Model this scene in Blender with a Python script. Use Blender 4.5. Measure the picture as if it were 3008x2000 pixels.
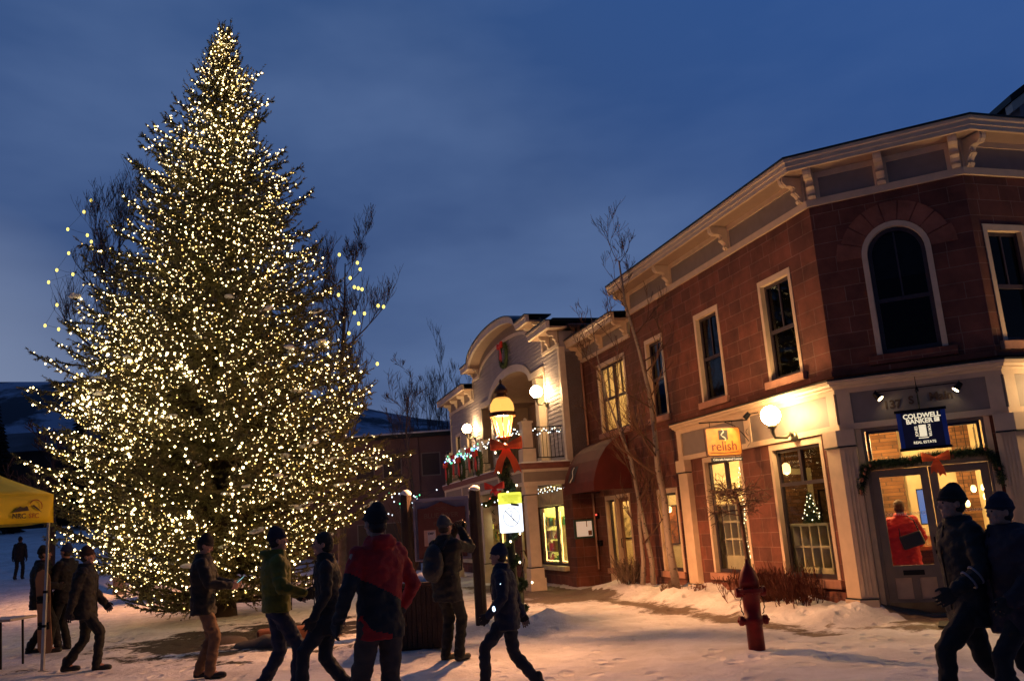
import bpy, math, random
import numpy as np
from mathutils import Matrix, Vector, noise

random.seed(11)
rng = np.random.default_rng(5)
S = bpy.context.scene
COL = S.collection
for o in list(bpy.data.objects):
    bpy.data.objects.remove(o)

# ------------------------------------------------------------------ camera
CAMZ = 1.65
FPX = 2552.0
_r, _p = math.radians(3.98), math.radians(11.95)
_U = np.array([-math.sin(_r) * math.cos(_p), math.cos(_r) * math.cos(_p), -math.sin(_p)])
_X = np.array([math.cos(_r), math.sin(_r), 0.0])
_Y = np.cross(_U, _X)
_M = np.array([_X, _Y, _U])
cd = bpy.data.cameras.new("camera")
cam = bpy.data.objects.new("camera", cd)
COL.objects.link(cam)
mw = Matrix([[*_M[0], 0], [*_M[1], 0], [*_M[2], CAMZ], [0, 0, 0, 1]])
cam.matrix_world = mw
cd.sensor_width = 36
cd.lens = 36 * FPX / 3008
cd.clip_end = 5000
S.camera = cam
S.view_settings.view_transform = 'Standard'
S.view_settings.look = 'None'
S.view_settings.gamma = 1.0
S.view_settings.exposure = 0.0
S.cycles.use_denoising = True
S.cycles.max_bounces = 6
S.cycles.diffuse_bounces = 3
S.cycles.glossy_bounces = 3
S.cycles.transmission_bounces = 4
S.cycles.transparent_max_bounces = 12
S.cycles.sample_clamp_indirect = 4
S.cycles.caustics_reflective = False
S.cycles.caustics_refractive = False

# ------------------------------------------------------------------ sky (dusk, cloudy)
W = bpy.data.worlds.new("World")
S.world = W
W.use_nodes = True
nt = W.node_tree
nt.nodes.clear()
def wn(t, **k):
    n = nt.nodes.new(t)
    for a, b in k.items():
        setattr(n, a, b)
    return n
out = wn('ShaderNodeOutputWorld')
bg1 = wn('ShaderNodeBackground'); bg2 = wn('ShaderNodeBackground'); add = wn('ShaderNodeAddShader')
sky = wn('ShaderNodeTexSky', sky_type='NISHITA', sun_disc=False)
sky.sun_elevation = math.radians(-3.0)
sky.sun_rotation = math.radians(-20)
nt.links.new(sky.outputs[0], bg1.inputs[0])
bg1.inputs[1].default_value = 0.1
tc = wn('ShaderNodeTexCoord')
sep = wn('ShaderNodeSeparateXYZ')
nt.links.new(tc.outputs['Generated'], sep.inputs[0])
ramp = wn('ShaderNodeValToRGB')
nt.links.new(sep.outputs[2], ramp.inputs[0])
cr = ramp.color_ramp
cr.elements[0].position = 0.0; cr.elements[0].color = (0.115, 0.155, 0.27, 1)
cr.elements[1].position = 0.15; cr.elements[1].color = (0.037, 0.078, 0.205, 1)
e = cr.elements.new(0.32); e.color = (0.026, 0.062, 0.180, 1)
e = cr.elements.new(0.62); e.color = (0.028, 0.076, 0.215, 1)
e = cr.elements.new(1.0); e.color = (0.015, 0.045, 0.16, 1)
mp = wn('ShaderNodeMapping')
mp.inputs['Scale'].default_value = (0.9, 0.9, 2.4)
mp.inputs['Rotation'].default_value = (0.1, 0.22, 0.0)
mp.inputs['Location'].default_value = (0.9, 0.35, 0.25)
nt.links.new(tc.outputs['Generated'], mp.inputs[0])
nz = wn('ShaderNodeTexNoise')
nz.inputs['Scale'].default_value = 1.9
nz.inputs['Detail'].default_value = 5.0
nz.inputs['Roughness'].default_value = 0.5
nz.inputs['Distortion'].default_value = 0.15
nt.links.new(mp.outputs[0], nz.inputs['Vector'])
cramp = wn('ShaderNodeValToRGB')
cramp.color_ramp.elements[0].position = 0.40; cramp.color_ramp.elements[0].color = (0, 0, 0, 1)
cramp.color_ramp.elements[1].position = 0.72; cramp.color_ramp.elements[1].color = (1, 1, 1, 1)
nt.links.new(nz.outputs['Fac'], cramp.inputs[0])
mix = wn('ShaderNodeMix', data_type='RGBA')
mix.inputs[7].default_value = (0.088, 0.150, 0.315, 1)
nt.links.new(cramp.outputs[0], mix.inputs[0])
nt.links.new(ramp.outputs[0], mix.inputs[6])
# clearer deep blue towards the upper right, pale break of cloud low on the left
cl = wn('ShaderNodeVectorMath', operation='DOT_PRODUCT'); cl.inputs[1].default_value = (0.62, 0.35, 0.70)
nt.links.new(tc.outputs['Generated'], cl.inputs[0])
clr = wn('ShaderNodeMapRange'); clr.inputs[1].default_value = 0.62; clr.inputs[2].default_value = 1.0; clr.inputs[3].default_value = 0.0; clr.inputs[4].default_value = 1.0
nt.links.new(cl.outputs['Value'], clr.inputs[0])
mixb = wn('ShaderNodeMix', data_type='RGBA'); mixb.inputs[7].default_value = (0.018, 0.075, 0.27, 1)
nt.links.new(clr.outputs[0], mixb.inputs[0]); nt.links.new(mix.outputs[2], mixb.inputs[6])
gl_ = wn('ShaderNodeVectorMath', operation='DOT_PRODUCT'); gl_.inputs[1].default_value = (-0.60, 0.795, 0.10)
nt.links.new(tc.outputs['Generated'], gl_.inputs[0])
glr = wn('ShaderNodeMapRange'); glr.inputs[1].default_value = 0.965; glr.inputs[2].default_value = 1.0; glr.inputs[3].default_value = 0.0; glr.inputs[4].default_value = 0.65
nt.links.new(gl_.outputs['Value'], glr.inputs[0])
mixc = wn('ShaderNodeMix', data_type='RGBA'); mixc.inputs[7].default_value = (0.24, 0.29, 0.42, 1)
nt.links.new(glr.outputs[0], mixc.inputs[0]); nt.links.new(mixb.outputs[2], mixc.inputs[6])
nt.links.new(mixc.outputs[2], bg2.inputs[0])
bg2.inputs[1].default_value = 0.95
nt.links.new(bg1.outputs[0], add.inputs[0])
nt.links.new(bg2.outputs[0], add.inputs[1])
# the eastern half of the sky, behind the camera, is already darker
yr = wn('ShaderNodeMapRange'); yr.inputs[1].default_value = -0.5; yr.inputs[2].default_value = 0.35; yr.inputs[3].default_value = 0.24; yr.inputs[4].default_value = 1.02
nt.links.new(sep.outputs[1], yr.inputs[0]); nt.links.new(yr.outputs[0], bg2.inputs[1])
nt.links.new(add.outputs[0], out.inputs[0])

# ------------------------------------------------------------------ coordinates
def ray(x, y):
    c = np.array([(x - 1504) / FPX, -(y - 1000) / FPX, -1.0])
    return _M @ c
def dirv(az):
    a = math.radians(az)
    return Vector((math.cos(a), math.sin(a), 0))
K = Vector((4.868, 13.188, 0))
AZL, AZD, AZR = 107.1, 153.4, 197.1
def frame(P, az, z=0.0):
    d = dirv(az); n = dirv(az + 90)
    return Matrix(((d.x, n.x, 0, P[0]), (d.y, n.y, 0, P[1]), (0, 0, 1, P[2] + z), (0, 0, 0, 1)))
K2 = K + dirv(AZD - 180) * 2.21
FL = frame(K, AZL)                       # left wall: u away from the corner, n outwards
FD = frame(K2, AZD)                      # door bay: u = 0 at right corner .. 2.21 at left corner
K3 = K2 + dirv(17.1) * 7.0
FR = frame(K3, AZR)                      # right wall: u = 7 at the corner
PG = K + dirv(AZL) * 10.3 + dirv(AZL + 90) * 0.6
FG = frame(PG, AZL)
def W_(F, u, n, z):
    return F @ Vector((u, n, z))

# ------------------------------------------------------------------ mesh builder
class MB:
    def __init__(s):
        s.v = []; s.f = []; s.m = []
    def add(s, vs, fs, mi=0):
        b = len(s.v)
        s.v.extend([tuple(p) for p in vs])
        s.f.extend([tuple(b + i for i in f) for f in fs])
        s.m.extend([mi] * len(fs))
        return s
    def box(s, x0, x1, y0, y1, z0, z1, mi=0, M=None):
        vs = [(x0, y0, z0), (x1, y0, z0), (x1, y1, z0), (x0, y1, z0), (x0, y0, z1), (x1, y0, z1), (x1, y1, z1), (x0, y1, z1)]
        if M is not None:
            vs = [M @ Vector(p) for p in vs]
        return s.add(vs, [(3, 2, 1, 0), (4, 5, 6, 7), (0, 1, 5, 4), (1, 2, 6, 5), (2, 3, 7, 6), (3, 0, 4, 7)], mi)
    def quad(s, a, b, c, d, mi=0):
        return s.add([a, b, c, d], [(0, 1, 2, 3)], mi)
    def prism(s, poly, axis, a0, a1, mi=0):
        """poly in the two other axes, extruded along axis (0,1,2) from a0 to a1"""
        def P(p, a):
            if axis == 0: return (a, p[0], p[1])
            if axis == 1: return (p[0], a, p[1])
            return (p[0], p[1], a)
        n = len(poly)
        vs = [P(p, a0) for p in poly] + [P(p, a1) for p in poly]
        fs = [tuple(range(n))[::-1], tuple(range(n, 2 * n))]
        fs += [(i, (i + 1) % n, n + (i + 1) % n, n + i) for i in range(n)]
        return s.add(vs, fs, mi)
    def tube(s, pts, rad, n=6, cap=True, mi=0):
        pts = [Vector(p) for p in pts]
        if not hasattr(rad, '__len__'): rad = [rad] * len(pts)
        t0 = (pts[1] - pts[0]).normalized()
        up = Vector((0, 0, 1)) if abs(t0.z) < 0.9 else Vector((1, 0, 0))
        a = t0.cross(up).normalized()
        rings = []
        for i, p in enumerate(pts):
            t = (pts[min(i + 1, len(pts) - 1)] - pts[max(i - 1, 0)])
            if t.length < 1e-9: t = t0
            t.normalize()
            a = (a - t * a.dot(t))
            if a.length < 1e-6: a = t.orthogonal()
            a.normalize()
            b = t.cross(a)
            rings.append([p + (a * math.cos(2 * math.pi * k / n) + b * math.sin(2 * math.pi * k / n)) * rad[i] for k in range(n)])
        vs = [q for r in rings for q in r]
        fs = []
        for i in range(len(pts) - 1):
            for k in range(n):
                fs.append((i * n + k, i * n + (k + 1) % n, (i + 1) * n + (k + 1) % n, (i + 1) * n + k))
        if cap:
            fs.append(tuple(range(n))[::-1]); fs.append(tuple((len(pts) - 1) * n + k for k in range(n)))
        return s.add(vs, fs, mi)
    def lathe(s, prof, c=(0, 0, 0), n=20, mi=0):
        """prof: (radius, z)"""
        vs = []; fs = []
        for r, z in prof:
            for k in range(n):
                a = 2 * math.pi * k / n
                vs.append((c[0] + r * math.cos(a), c[1] + r * math.sin(a), c[2] + z))
        for i in range(len(prof) - 1):
            for k in range(n):
                fs.append((i * n + k, i * n + (k + 1) % n, (i + 1) * n + (k + 1) % n, (i + 1) * n + k))
        fs.append(tuple(range(n))[::-1]); fs.append(tuple((len(prof) - 1) * n + k for k in range(n)))
        return s.add(vs, fs, mi)
    def sphere(s, c, r, n=10, m=7, sc=(1, 1, 1), mi=0):
        vs = []; fs = []
        for i in range(m + 1):
            th = math.pi * i / m
            rr = max(math.sin(th), 0.02)
            for k in range(n):
                a = 2 * math.pi * k / n
                vs.append((c[0] + r * rr * math.cos(a) * sc[0], c[1] + r * rr * math.sin(a) * sc[1], c[2] + r * math.cos(th) * sc[2]))
        for i in range(m):
            for k in range(n):
                fs.append((i * n + k, (i + 1) * n + k, (i + 1) * n + (k + 1) % n, i * n + (k + 1) % n))
        fs.append(tuple(range(n))); fs.append(tuple(m * n + k for k in range(n))[::-1])
        return s.add(vs, fs, mi)
    def mesh(s, name, mats, smooth=False):
        me = bpy.data.meshes.new(name)
        me.from_pydata(s.v, [], s.f)
        for m in (mats if isinstance(mats, (list, tuple)) else [mats]):
            me.materials.append(m)
        if any(s.m): me.polygons.foreach_set('material_index', s.m)
        if smooth: me.polygons.foreach_set('use_smooth', [True] * len(me.polygons))
        me.update()
        return me

WM = {}
def place(o, M, parent=None):
    WM[o.name] = M.copy()
    if parent is None:
        o.matrix_world = M
    else:
        o.parent = parent
        o.matrix_parent_inverse = Matrix.Identity(4)
        o.matrix_basis = WM[parent.name].inverted() @ M
def ob(name, mb, mats, parent=None, M=None, smooth=False, bevel=0.0):
    me = mb if isinstance(mb, bpy.types.Mesh) else mb.mesh(name, mats, smooth)
    o = bpy.data.objects.new(name, me)
    COL.objects.link(o)
    place(o, M if M is not None else Matrix.Identity(4), parent)
    if bevel:
        b = o.modifiers.new('bevel', 'BEVEL'); b.width = bevel; b.segments = 2; b.limit_method = 'ANGLE'
    return o
def empty(name, loc=(0, 0, 0), rz=0.0):
    o = bpy.data.objects.new(name, None)
    o.empty_display_size = 0.2
    COL.objects.link(o)
    place(o, Matrix.Translation(loc) @ Matrix.Rotation(rz, 4, 'Z'))
    return o
def tag(o, label, cat, group=None):
    o['label'] = label; o['category'] = cat
    if group: o['group'] = group
    return o
def structure(o):
    o['kind'] = 'structure'; return o
def thing(name, label, cat, loc=(0, 0, 0), rz=0.0, group=None):
    return tag(empty(name, loc, rz), label, cat, group)

# ------------------------------------------------------------------ materials
MATS = {}
def nmat(name):
    m = bpy.data.materials.new(name); m.use_nodes = True
    m.node_tree.nodes.clear()
    return m, m.node_tree
def N(t, ty, **k):
    n = t.nodes.new(ty)
    for a, b in k.items(): setattr(n, a, b)
    return n
def pmat(name, col, rough=0.6, metal=0.0, var=0.15, scale=6.0, bump=0.0, bscale=40.0, coat=0.0, spec=0.5, coord='Object'):
    """principled with procedural colour variation and bump"""
    if name in MATS: return MATS[name]
    m, t = nmat(name)
    o = N(t, 'ShaderNodeOutputMaterial'); b = N(t, 'ShaderNodeBsdfPrincipled')
    t.links.new(b.outputs[0], o.inputs[0])
    c = N(t, 'ShaderNodeTexCoord')
    nz = N(t, 'ShaderNodeTexNoise'); nz.inputs['Scale'].default_value = scale; nz.inputs['Detail'].default_value = 4
    t.links.new(c.outputs[coord], nz.inputs['Vector'])
    r = N(t, 'ShaderNodeMapRange'); r.inputs[1].default_value = 0.3; r.inputs[2].default_value = 0.7
    r.inputs[3].default_value = 1 - var; r.inputs[4].default_value = 1 + var
    t.links.new(nz.outputs['Fac'], r.inputs[0])
    mx = N(t, 'ShaderNodeVectorMath', operation='SCALE')
    mx.inputs[0].default_value = col[:3]
    t.links.new(r.outputs[0], mx.inputs['Scale'])
    t.links.new(mx.outputs[0], b.inputs['Base Color'])
    b.inputs['Roughness'].default_value = rough
    b.inputs['Metallic'].default_value = metal
    b.inputs['Specular IOR Level'].default_value = spec
    b.inputs['Coat Weight'].default_value = coat
    if bump:
        n2 = N(t, 'ShaderNodeTexNoise'); n2.inputs['Scale'].default_value = bscale; n2.inputs['Detail'].default_value = 3
        t.links.new(c.outputs[coord], n2.inputs['Vector'])
        bp = N(t, 'ShaderNodeBump'); bp.inputs['Strength'].default_value = bump; bp.inputs['Distance'].default_value = 0.02
        t.links.new(n2.outputs['Fac'], bp.inputs['Height'])
        t.links.new(bp.outputs[0], b.inputs['Normal'])
    MATS[name] = m
    return m
def emat(name, col, strength, base=(0.8, 0.8, 0.8)):
    if name in MATS: return MATS[name]
    m, t = nmat(name)
    o = N(t, 'ShaderNodeOutputMaterial'); b = N(t, 'ShaderNodeBsdfPrincipled')
    b.inputs['Base Color'].default_value = (*base, 1)
    b.inputs['Emission Color'].default_value = (*col, 1)
    b.inputs['Emission Strength'].default_value = strength
    t.links.new(b.outputs[0], o.inputs[0])
    MATS[name] = m
    return m
def glassmat(name, tint=(0.9, 0.93, 0.92), gl=1.0):
    m, t = nmat(name)
    o = N(t, 'ShaderNodeOutputMaterial')
    tr = N(t, 'ShaderNodeBsdfTransparent'); tr.inputs[0].default_value = (*tint, 1)
    g = N(t, 'ShaderNodeBsdfGlossy'); g.inputs['Roughness'].default_value = 0.03
    g.inputs[0].default_value = (gl, gl, gl, 1)
    f = N(t, 'ShaderNodeFresnel'); f.inputs[0].default_value = 1.4
    c = N(t, 'ShaderNodeTexCoord'); nz = N(t, 'ShaderNodeTexNoise'); nz.inputs['Scale'].default_value = 1.3
    bp = N(t, 'ShaderNodeBump'); bp.inputs['Strength'].default_value = 0.08; bp.inputs['Distance'].default_value = 0.05
    t.links.new(c.outputs['Object'], nz.inputs['Vector']); t.links.new(nz.outputs['Fac'], bp.inputs['Height'])
    t.links.new(bp.outputs[0], g.inputs['Normal'])
    x = N(t, 'ShaderNodeMixShader')
    gm_ = N(t, 'ShaderNodeNewGeometry'); inv = N(t, 'ShaderNodeMath', operation='SUBTRACT'); inv.inputs[0].default_value = 1.0
    t.links.new(gm_.outputs['Backfacing'], inv.inputs[1])
    ml = N(t, 'ShaderNodeMath', operation='MULTIPLY'); t.links.new(f.outputs[0], ml.inputs[0]); t.links.new(inv.outputs[0], ml.inputs[1])
    t.links.new(ml.outputs[0], x.inputs[0]); t.links.new(tr.outputs[0], x.inputs[1]); t.links.new(g.outputs[0], x.inputs[2])
    t.links.new(x.outputs[0], o.inputs[0])
    return m
GLASS = glassmat('clear_glass')
DGLASS = glassmat('dark_glass', (0.35, 0.38, 0.42))

def stonemat(name, c1, c2, mortar, bw=0.62, rh=0.245, swap=False):
    m, t = nmat(name)
    o = N(t, 'ShaderNodeOutputMaterial'); b = N(t, 'ShaderNodeBsdfPrincipled')
    t.links.new(b.outputs[0], o.inputs[0])
    c = N(t, 'ShaderNodeTexCoord'); s = N(t, 'ShaderNodeSeparateXYZ'); cb = N(t, 'ShaderNodeCombineXYZ')
    t.links.new(c.outputs['Object'], s.inputs[0])
    ad = N(t, 'ShaderNodeMath', operation='ADD')
    t.links.new(s.outputs[0], ad.inputs[0]); t.links.new(s.outputs[1], ad.inputs[1])
    t.links.new(ad.outputs[0], cb.inputs[0]); t.links.new(s.outputs[2], cb.inputs[1])
    br = N(t, 'ShaderNodeTexBrick')
    br.inputs['Scale'].default_value = 1.0
    br.inputs['Brick Width'].default_value = bw; br.inputs['Row Height'].default_value = rh
    br.inputs['Mortar Size'].default_value = 0.006; br.inputs['Mortar Smooth'].default_value = 0.15
    br.inputs['Bias'].default_value = -0.1
    br.offset = 0.37; br.offset_frequency = 2; br.squash = 0.62; br.squash_frequency = 3
    br.inputs['Color1'].default_value = (*c1, 1); br.inputs['Color2'].default_value = (*c2, 1); br.inputs['Mortar'].default_value = (*mortar, 1)
    t.links.new(cb.outputs[0], br.inputs['Vector'])
    nz = N(t, 'ShaderNodeTexNoise'); nz.inputs['Scale'].default_value = 2.2; nz.inputs['Detail'].default_value = 6; nz.inputs['Roughness'].default_value = 0.6
    t.links.new(c.outputs['Object'], nz.inputs['Vector'])
    r = N(t, 'ShaderNodeMapRange'); r.inputs[1].default_value = 0.25; r.inputs[2].default_value = 0.75; r.inputs[3].default_value = 0.45; r.inputs[4].default_value = 1.4
    t.links.new(nz.outputs['Fac'], r.inputs[0])
    mx = N(t, 'ShaderNodeVectorMath', operation='SCALE')
    t.links.new(br.outputs['Color'], mx.inputs[0]); t.links.new(r.outputs[0], mx.inputs['Scale'])
    t.links.new(mx.outputs[0], b.inputs['Base Color'])
    b.inputs['Roughness'].default_value = 0.85
    n2 = N(t, 'ShaderNodeTexNoise'); n2.inputs['Scale'].default_value = 22; n2.inputs['Detail'].default_value = 5
    t.links.new(c.outputs['Object'], n2.inputs['Vector'])
    mm = N(t, 'ShaderNodeMath', operation='MULTIPLY_ADD'); mm.inputs[1].default_value = -1.2
    t.links.new(br.outputs['Fac'], mm.inputs[0]); t.links.new(n2.outputs['Fac'], mm.inputs[2])
    bp = N(t, 'ShaderNodeBump'); bp.inputs['Strength'].default_value = 0.45; bp.inputs['Distance'].default_value = 0.012
    t.links.new(mm.outputs[0], bp.inputs['Height']); t.links.new(bp.outputs[0], b.inputs['Normal'])
    return m
STONE = stonemat('red_sandstone', (0.18, 0.057, 0.036), (0.10, 0.034, 0.025), (0.22, 0.115, 0.085))
CREAM = pmat('cream_paint', (0.64, 0.49, 0.34), 0.5, var=0.08, bump=0.05)
PANEL = pmat('taupe_panel_paint', (0.24, 0.20, 0.18), 0.55, var=0.08)
SOFFIT = pmat('soffit_paint', (0.34, 0.24, 0.18), 0.6, var=0.08)
DARKCAP = pmat('dark_metal_flashing', (0.02, 0.03, 0.035), 0.4, 0.6)
DARKFR = pmat('dark_window_frame', (0.035, 0.025, 0.035), 0.45)
SILL = pmat('sandstone_sill', (0.38, 0.19, 0.13), 0.8, bump=0.2)
GREYS = pmat('grey_violet_siding', (0.29, 0.27, 0.31), 0.6, var=0.1, scale=3)
TRIM = pmat('pale_trim', (0.62, 0.54, 0.46), 0.5, var=0.08)
MAROON = pmat('maroon_awning_canvas', (0.095, 0.011, 0.009), 0.8, var=0.2, scale=3, bump=0.1)
BLACKM = pmat('black_iron', (0.012, 0.012, 0.014), 0.4, 0.7)
SNOW = pmat('clean_snow', (0.8, 0.82, 0.85), 0.7, var=0.04, bump=0.4, bscale=14)
DOORP = pmat('taupe_door_paint', (0.20, 0.155, 0.13), 0.45, var=0.08)

exec_order = []

# ------------------------------------------------------------------ ground
def Lco(x, y):
    d = Vector((x - K.x, y - K.y, 0))
    return d.dot(dirv(AZL)), d.dot(dirv(AZL + 90))
def sst(a, b, x):
    t = min(max((x - a) / (b - a), 0), 1); return t * t * (3 - 2 * t)
def gheight(x, y):
    u, o = Lco(x, y)
    n1 = noise.noise(Vector((x * 1.7, y * 1.7, 0))); n2 = noise.noise(Vector((x * 5, y * 5, 3))); n3 = noise.noise(Vector((x * 0.5, y * 0.5, 9)))
    n4 = noise.noise(Vector((x * 3.1 + 0.7 * y, y * 0.8, 11)))
    h = 0.022 * n2 + 0.02 * n1 + 0.022 * n4
    hb = sst(-0.75, 0.0, u) * (1 - sst(8.6, 9.3, u))
    c = 0.72 + 0.16 * n3 + 0.1 * noise.noise(Vector((u * 0.9, 0, 4)))
    hb *= (1 - sst(c, c + 0.55, o))
    h += hb * (0.17 + 0.05 * n1 + 0.05 * n2 + 0.06 * n3)
    for (cx, cy, r, a) in ((0.35, 14.75, 0.8, 0.16), (-0.75, 14.55, 0.55, 0.12), (-0.2, 14.9, 0.5, 0.1), (-2.3, 13.3, 0.9, 0.10), (-1.6, 14.3, 1.0, 0.07), (3.9, 17.6, 1.2, 0.1)):
        d2 = ((x - cx) ** 2 + (y - cy) ** 2) / (r * r)
        if d2 < 4: h += a * math.exp(-1.6 * d2) * (1 + 0.7 * n1 + 0.6 * n2)
    hill = sst(24, 75, y) * sst(-2, -22, x)
    h += hill * (4.2 + 0.6 * n3)
    h += sst(90, 600, y) * 6
    return h
def soil(x, y):
    v = 1.0 - math.sqrt(((x + 5.0) / 2.7) ** 2 + ((y - 16.4) / 2.7) ** 2)
    return v + 0.8 * noise.noise(Vector((x * 0.9, y * 1.5, 7))) + 0.3 * noise.noise(Vector((x * 3, y * 4, 7)))
def bare(x, y):
    u, o = Lco(x, y)
    n = 0.35 * noise.noise(Vector((x * 1.1, y * 1.1, 1))) + 0.2 * noise.noise(Vector((x * 3.3, y * 3.3, 2)))
    v = min(o - 1.2, 1.8 - o) * 1.6 - 0.02 if -1.2 < u < 7 else -1
    if u >= 5: v = max(v, min(3.0 - o, u - 6.4, 14 - u) * 0.8 - (0.9 if o < 0.9 and u < 9.2 else 0))
    dD = (Vector((x, y, 0)) - K2).dot(dirv(AZD + 90)); uD = (Vector((x, y, 0)) - K2).dot(dirv(AZD))
    if uD < 2.7: v = max(v, (0.75 - dD) * 1.5 + 0.2, 0.42 - abs(dD - 1.15) * 1.8)
    if u > -0.7 and -0.1 < o < 1.0: v = min(v, -0.5 + 0.6 * sst(0.75, 1.0, o))
    return v + n
def axis(lo, hi, a, b, fine, grow=1.28):
    m = list(np.arange(a, b + 1e-6, fine)); s = fine; x = b
    while x < hi: s *= grow; x += s; m.append(min(x, hi))
    s = fine; x = a
    while x > lo: s *= grow; x -= s; m.insert(0, max(x, lo))
    return m
xs = axis(-1500, 1500, -12.5, 9, 0.11); ys = axis(-60, 2500, 6.5, 26, 0.11)
gm = bpy.data.meshes.new('ground')
gv = []; ba = []; so = []
for y in ys:
    for x in xs:
        near = -14 < x < 10 and 5 < y < 28
        gv.append((x, y, gheight(x, y)))
        ba.append(bare(x, y) if near else -1.0)
        so.append(soil(x, y) if near else -1.0)
nx = len(xs)
gf = [(j * nx + i, j * nx + i + 1, (j + 1) * nx + i + 1, (j + 1) * nx + i) for j in range(len(ys) - 1) for i in range(nx - 1)]
gm.from_pydata(gv, [], gf)
for nm, arr in (('bare', ba), ('soil', so)):
    a = gm.attributes.new(nm, 'FLOAT', 'POINT'); a.data.foreach_set('value', arr)
gm.polygons.foreach_set('use_smooth', [True] * len(gm.polygons))
m, t = nmat('trodden_snow')
o_ = N(t, 'ShaderNodeOutputMaterial'); b_ = N(t, 'ShaderNodeBsdfPrincipled'); t.links.new(b_.outputs[0], o_.inputs[0])
tcn = N(t, 'ShaderNodeTexCoord')
def noise_node(sc, det=4, rough=0.6):
    n = N(t, 'ShaderNodeTexNoise'); n.inputs['Scale'].default_value = sc; n.inputs['Detail'].default_value = det; n.inputs['Roughness'].default_value = rough
    t.links.new(tcn.outputs['Object'], n.inputs['Vector']); return n
def attr_mask(name, sc, amp, lo, hi):
    a = N(t, 'ShaderNodeAttribute', attribute_name=name)
    n = noise_node(sc, 6, 0.7)
    ma = N(t, 'ShaderNodeMath', operation='MULTIPLY_ADD'); ma.inputs[1].default_value = amp
    t.links.new(n.outputs['Fac'], ma.inputs[0]); t.links.new(a.outputs['Fac'], ma.inputs[2])
    r = N(t, 'ShaderNodeMapRange'); r.inputs[1].default_value = lo; r.inputs[2].default_value = hi
    t.links.new(ma.outputs[0], r.inputs[0]); return r
n1 = noise_node(1.2, 6, 0.65)
sr = N(t, 'ShaderNodeValToRGB'); sr.color_ramp.elements[0].position = 0.32; sr.color_ramp.elements[0].color = (0.62, 0.61, 0.60, 1)
sr.color_ramp.elements[1].position = 0.6; sr.color_ramp.elements[1].color = (0.86, 0.86, 0.87, 1)
t.links.new(n1.outputs['Fac'], sr.inputs[0])
nd = noise_node(9, 6, 0.7)
dr = N(t, 'ShaderNodeValToRGB'); dr.color_ramp.elements[0].position = 0.66; dr.color_ramp.elements[0].color = (0, 0, 0, 1); dr.color_ramp.elements[1].position = 0.74; dr.color_ramp.elements[1].color = (1, 1, 1, 1)
t.links.new(nd.outputs['Fac'], dr.inputs[0])
m0 = N(t, 'ShaderNodeMix', data_type='RGBA'); m0.inputs[7].default_value = (0.30, 0.26, 0.22, 1)
dm = N(t, 'ShaderNodeMath', operation='MULTIPLY'); dm.inputs[1].default_value = 0.55
t.links.new(dr.outputs[0], dm.inputs[0]); t.links.new(dm.outputs[0], m0.inputs[0]); t.links.new(sr.outputs[0], m0.inputs[6])
pv = N(t, 'ShaderNodeValToRGB'); pv.color_ramp.elements[0].color = (0.12, 0.09, 0.065, 1); pv.color_ramp.elements[1].color = (0.26, 0.21, 0.16, 1)
n3 = noise_node(16, 5, 0.7); t.links.new(n3.outputs['Fac'], pv.inputs[0])
mb_ = attr_mask('bare', 5.0, 1.5, 0.72, 1.0)
m1 = N(t, 'ShaderNodeMix', data_type='RGBA'); t.links.new(mb_.outputs[0], m1.inputs[0]); t.links.new(m0.outputs[2], m1.inputs[6]); t.links.new(pv.outputs[0], m1.inputs[7])
ms_ = attr_mask('soil', 6.0, 1.6, 0.85, 1.05)
m2 = N(t, 'ShaderNodeMix', data_type='RGBA'); m2.inputs[7].default_value = (0.035, 0.025, 0.018, 1)
t.links.new(ms_.outputs[0], m2.inputs[0]); t.links.new(m1.outputs[2], m2.inputs[6])
t.links.new(m2.outputs[2], b_.inputs['Base Color'])
b_.inputs['Roughness'].default_value = 0.65
b_.inputs['Specular IOR Level'].default_value = 0.25
nb = noise_node(7, 8, 0.7)
bp = N(t, 'ShaderNodeBump'); bp.inputs['Strength'].default_value = 0.9; bp.inputs['Distance'].default_value = 0.06
vo = N(t, 'ShaderNodeTexVoronoi'); vo.inputs['Scale'].default_value = 3.4; vo.inputs['Randomness'].default_value = 1.0
vm = N(t, 'ShaderNodeMapping'); vm.inputs['Scale'].default_value = (1.0, 0.62, 1.0); vm.inputs['Rotation'].default_value = (0, 0, 0.35)
t.links.new(tcn.outputs['Object'], vm.inputs[0]); t.links.new(vm.outputs[0], vo.inputs['Vector'])
vr = N(t, 'ShaderNodeMapRange'); vr.inputs[1].default_value = 0.16; vr.inputs[2].default_value = 0.34; vr.inputs[3].default_value = 0.0; vr.inputs[4].default_value = 0.8
t.links.new(vo.outputs['Distance'], vr.inputs[0])
sm1 = N(t, 'ShaderNodeMath', operation='ADD'); t.links.new(nb.outputs['Fac'], sm1.inputs[0]); t.links.new(vr.outputs[0], sm1.inputs[1])
t.links.new(sm1.outputs[0], bp.inputs['Height']); t.links.new(bp.outputs[0], b_.inputs['Normal'])
gm.materials.append(m)
g = bpy.data.objects.new('ground', gm); COL.objects.link(g); structure(g)

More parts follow.
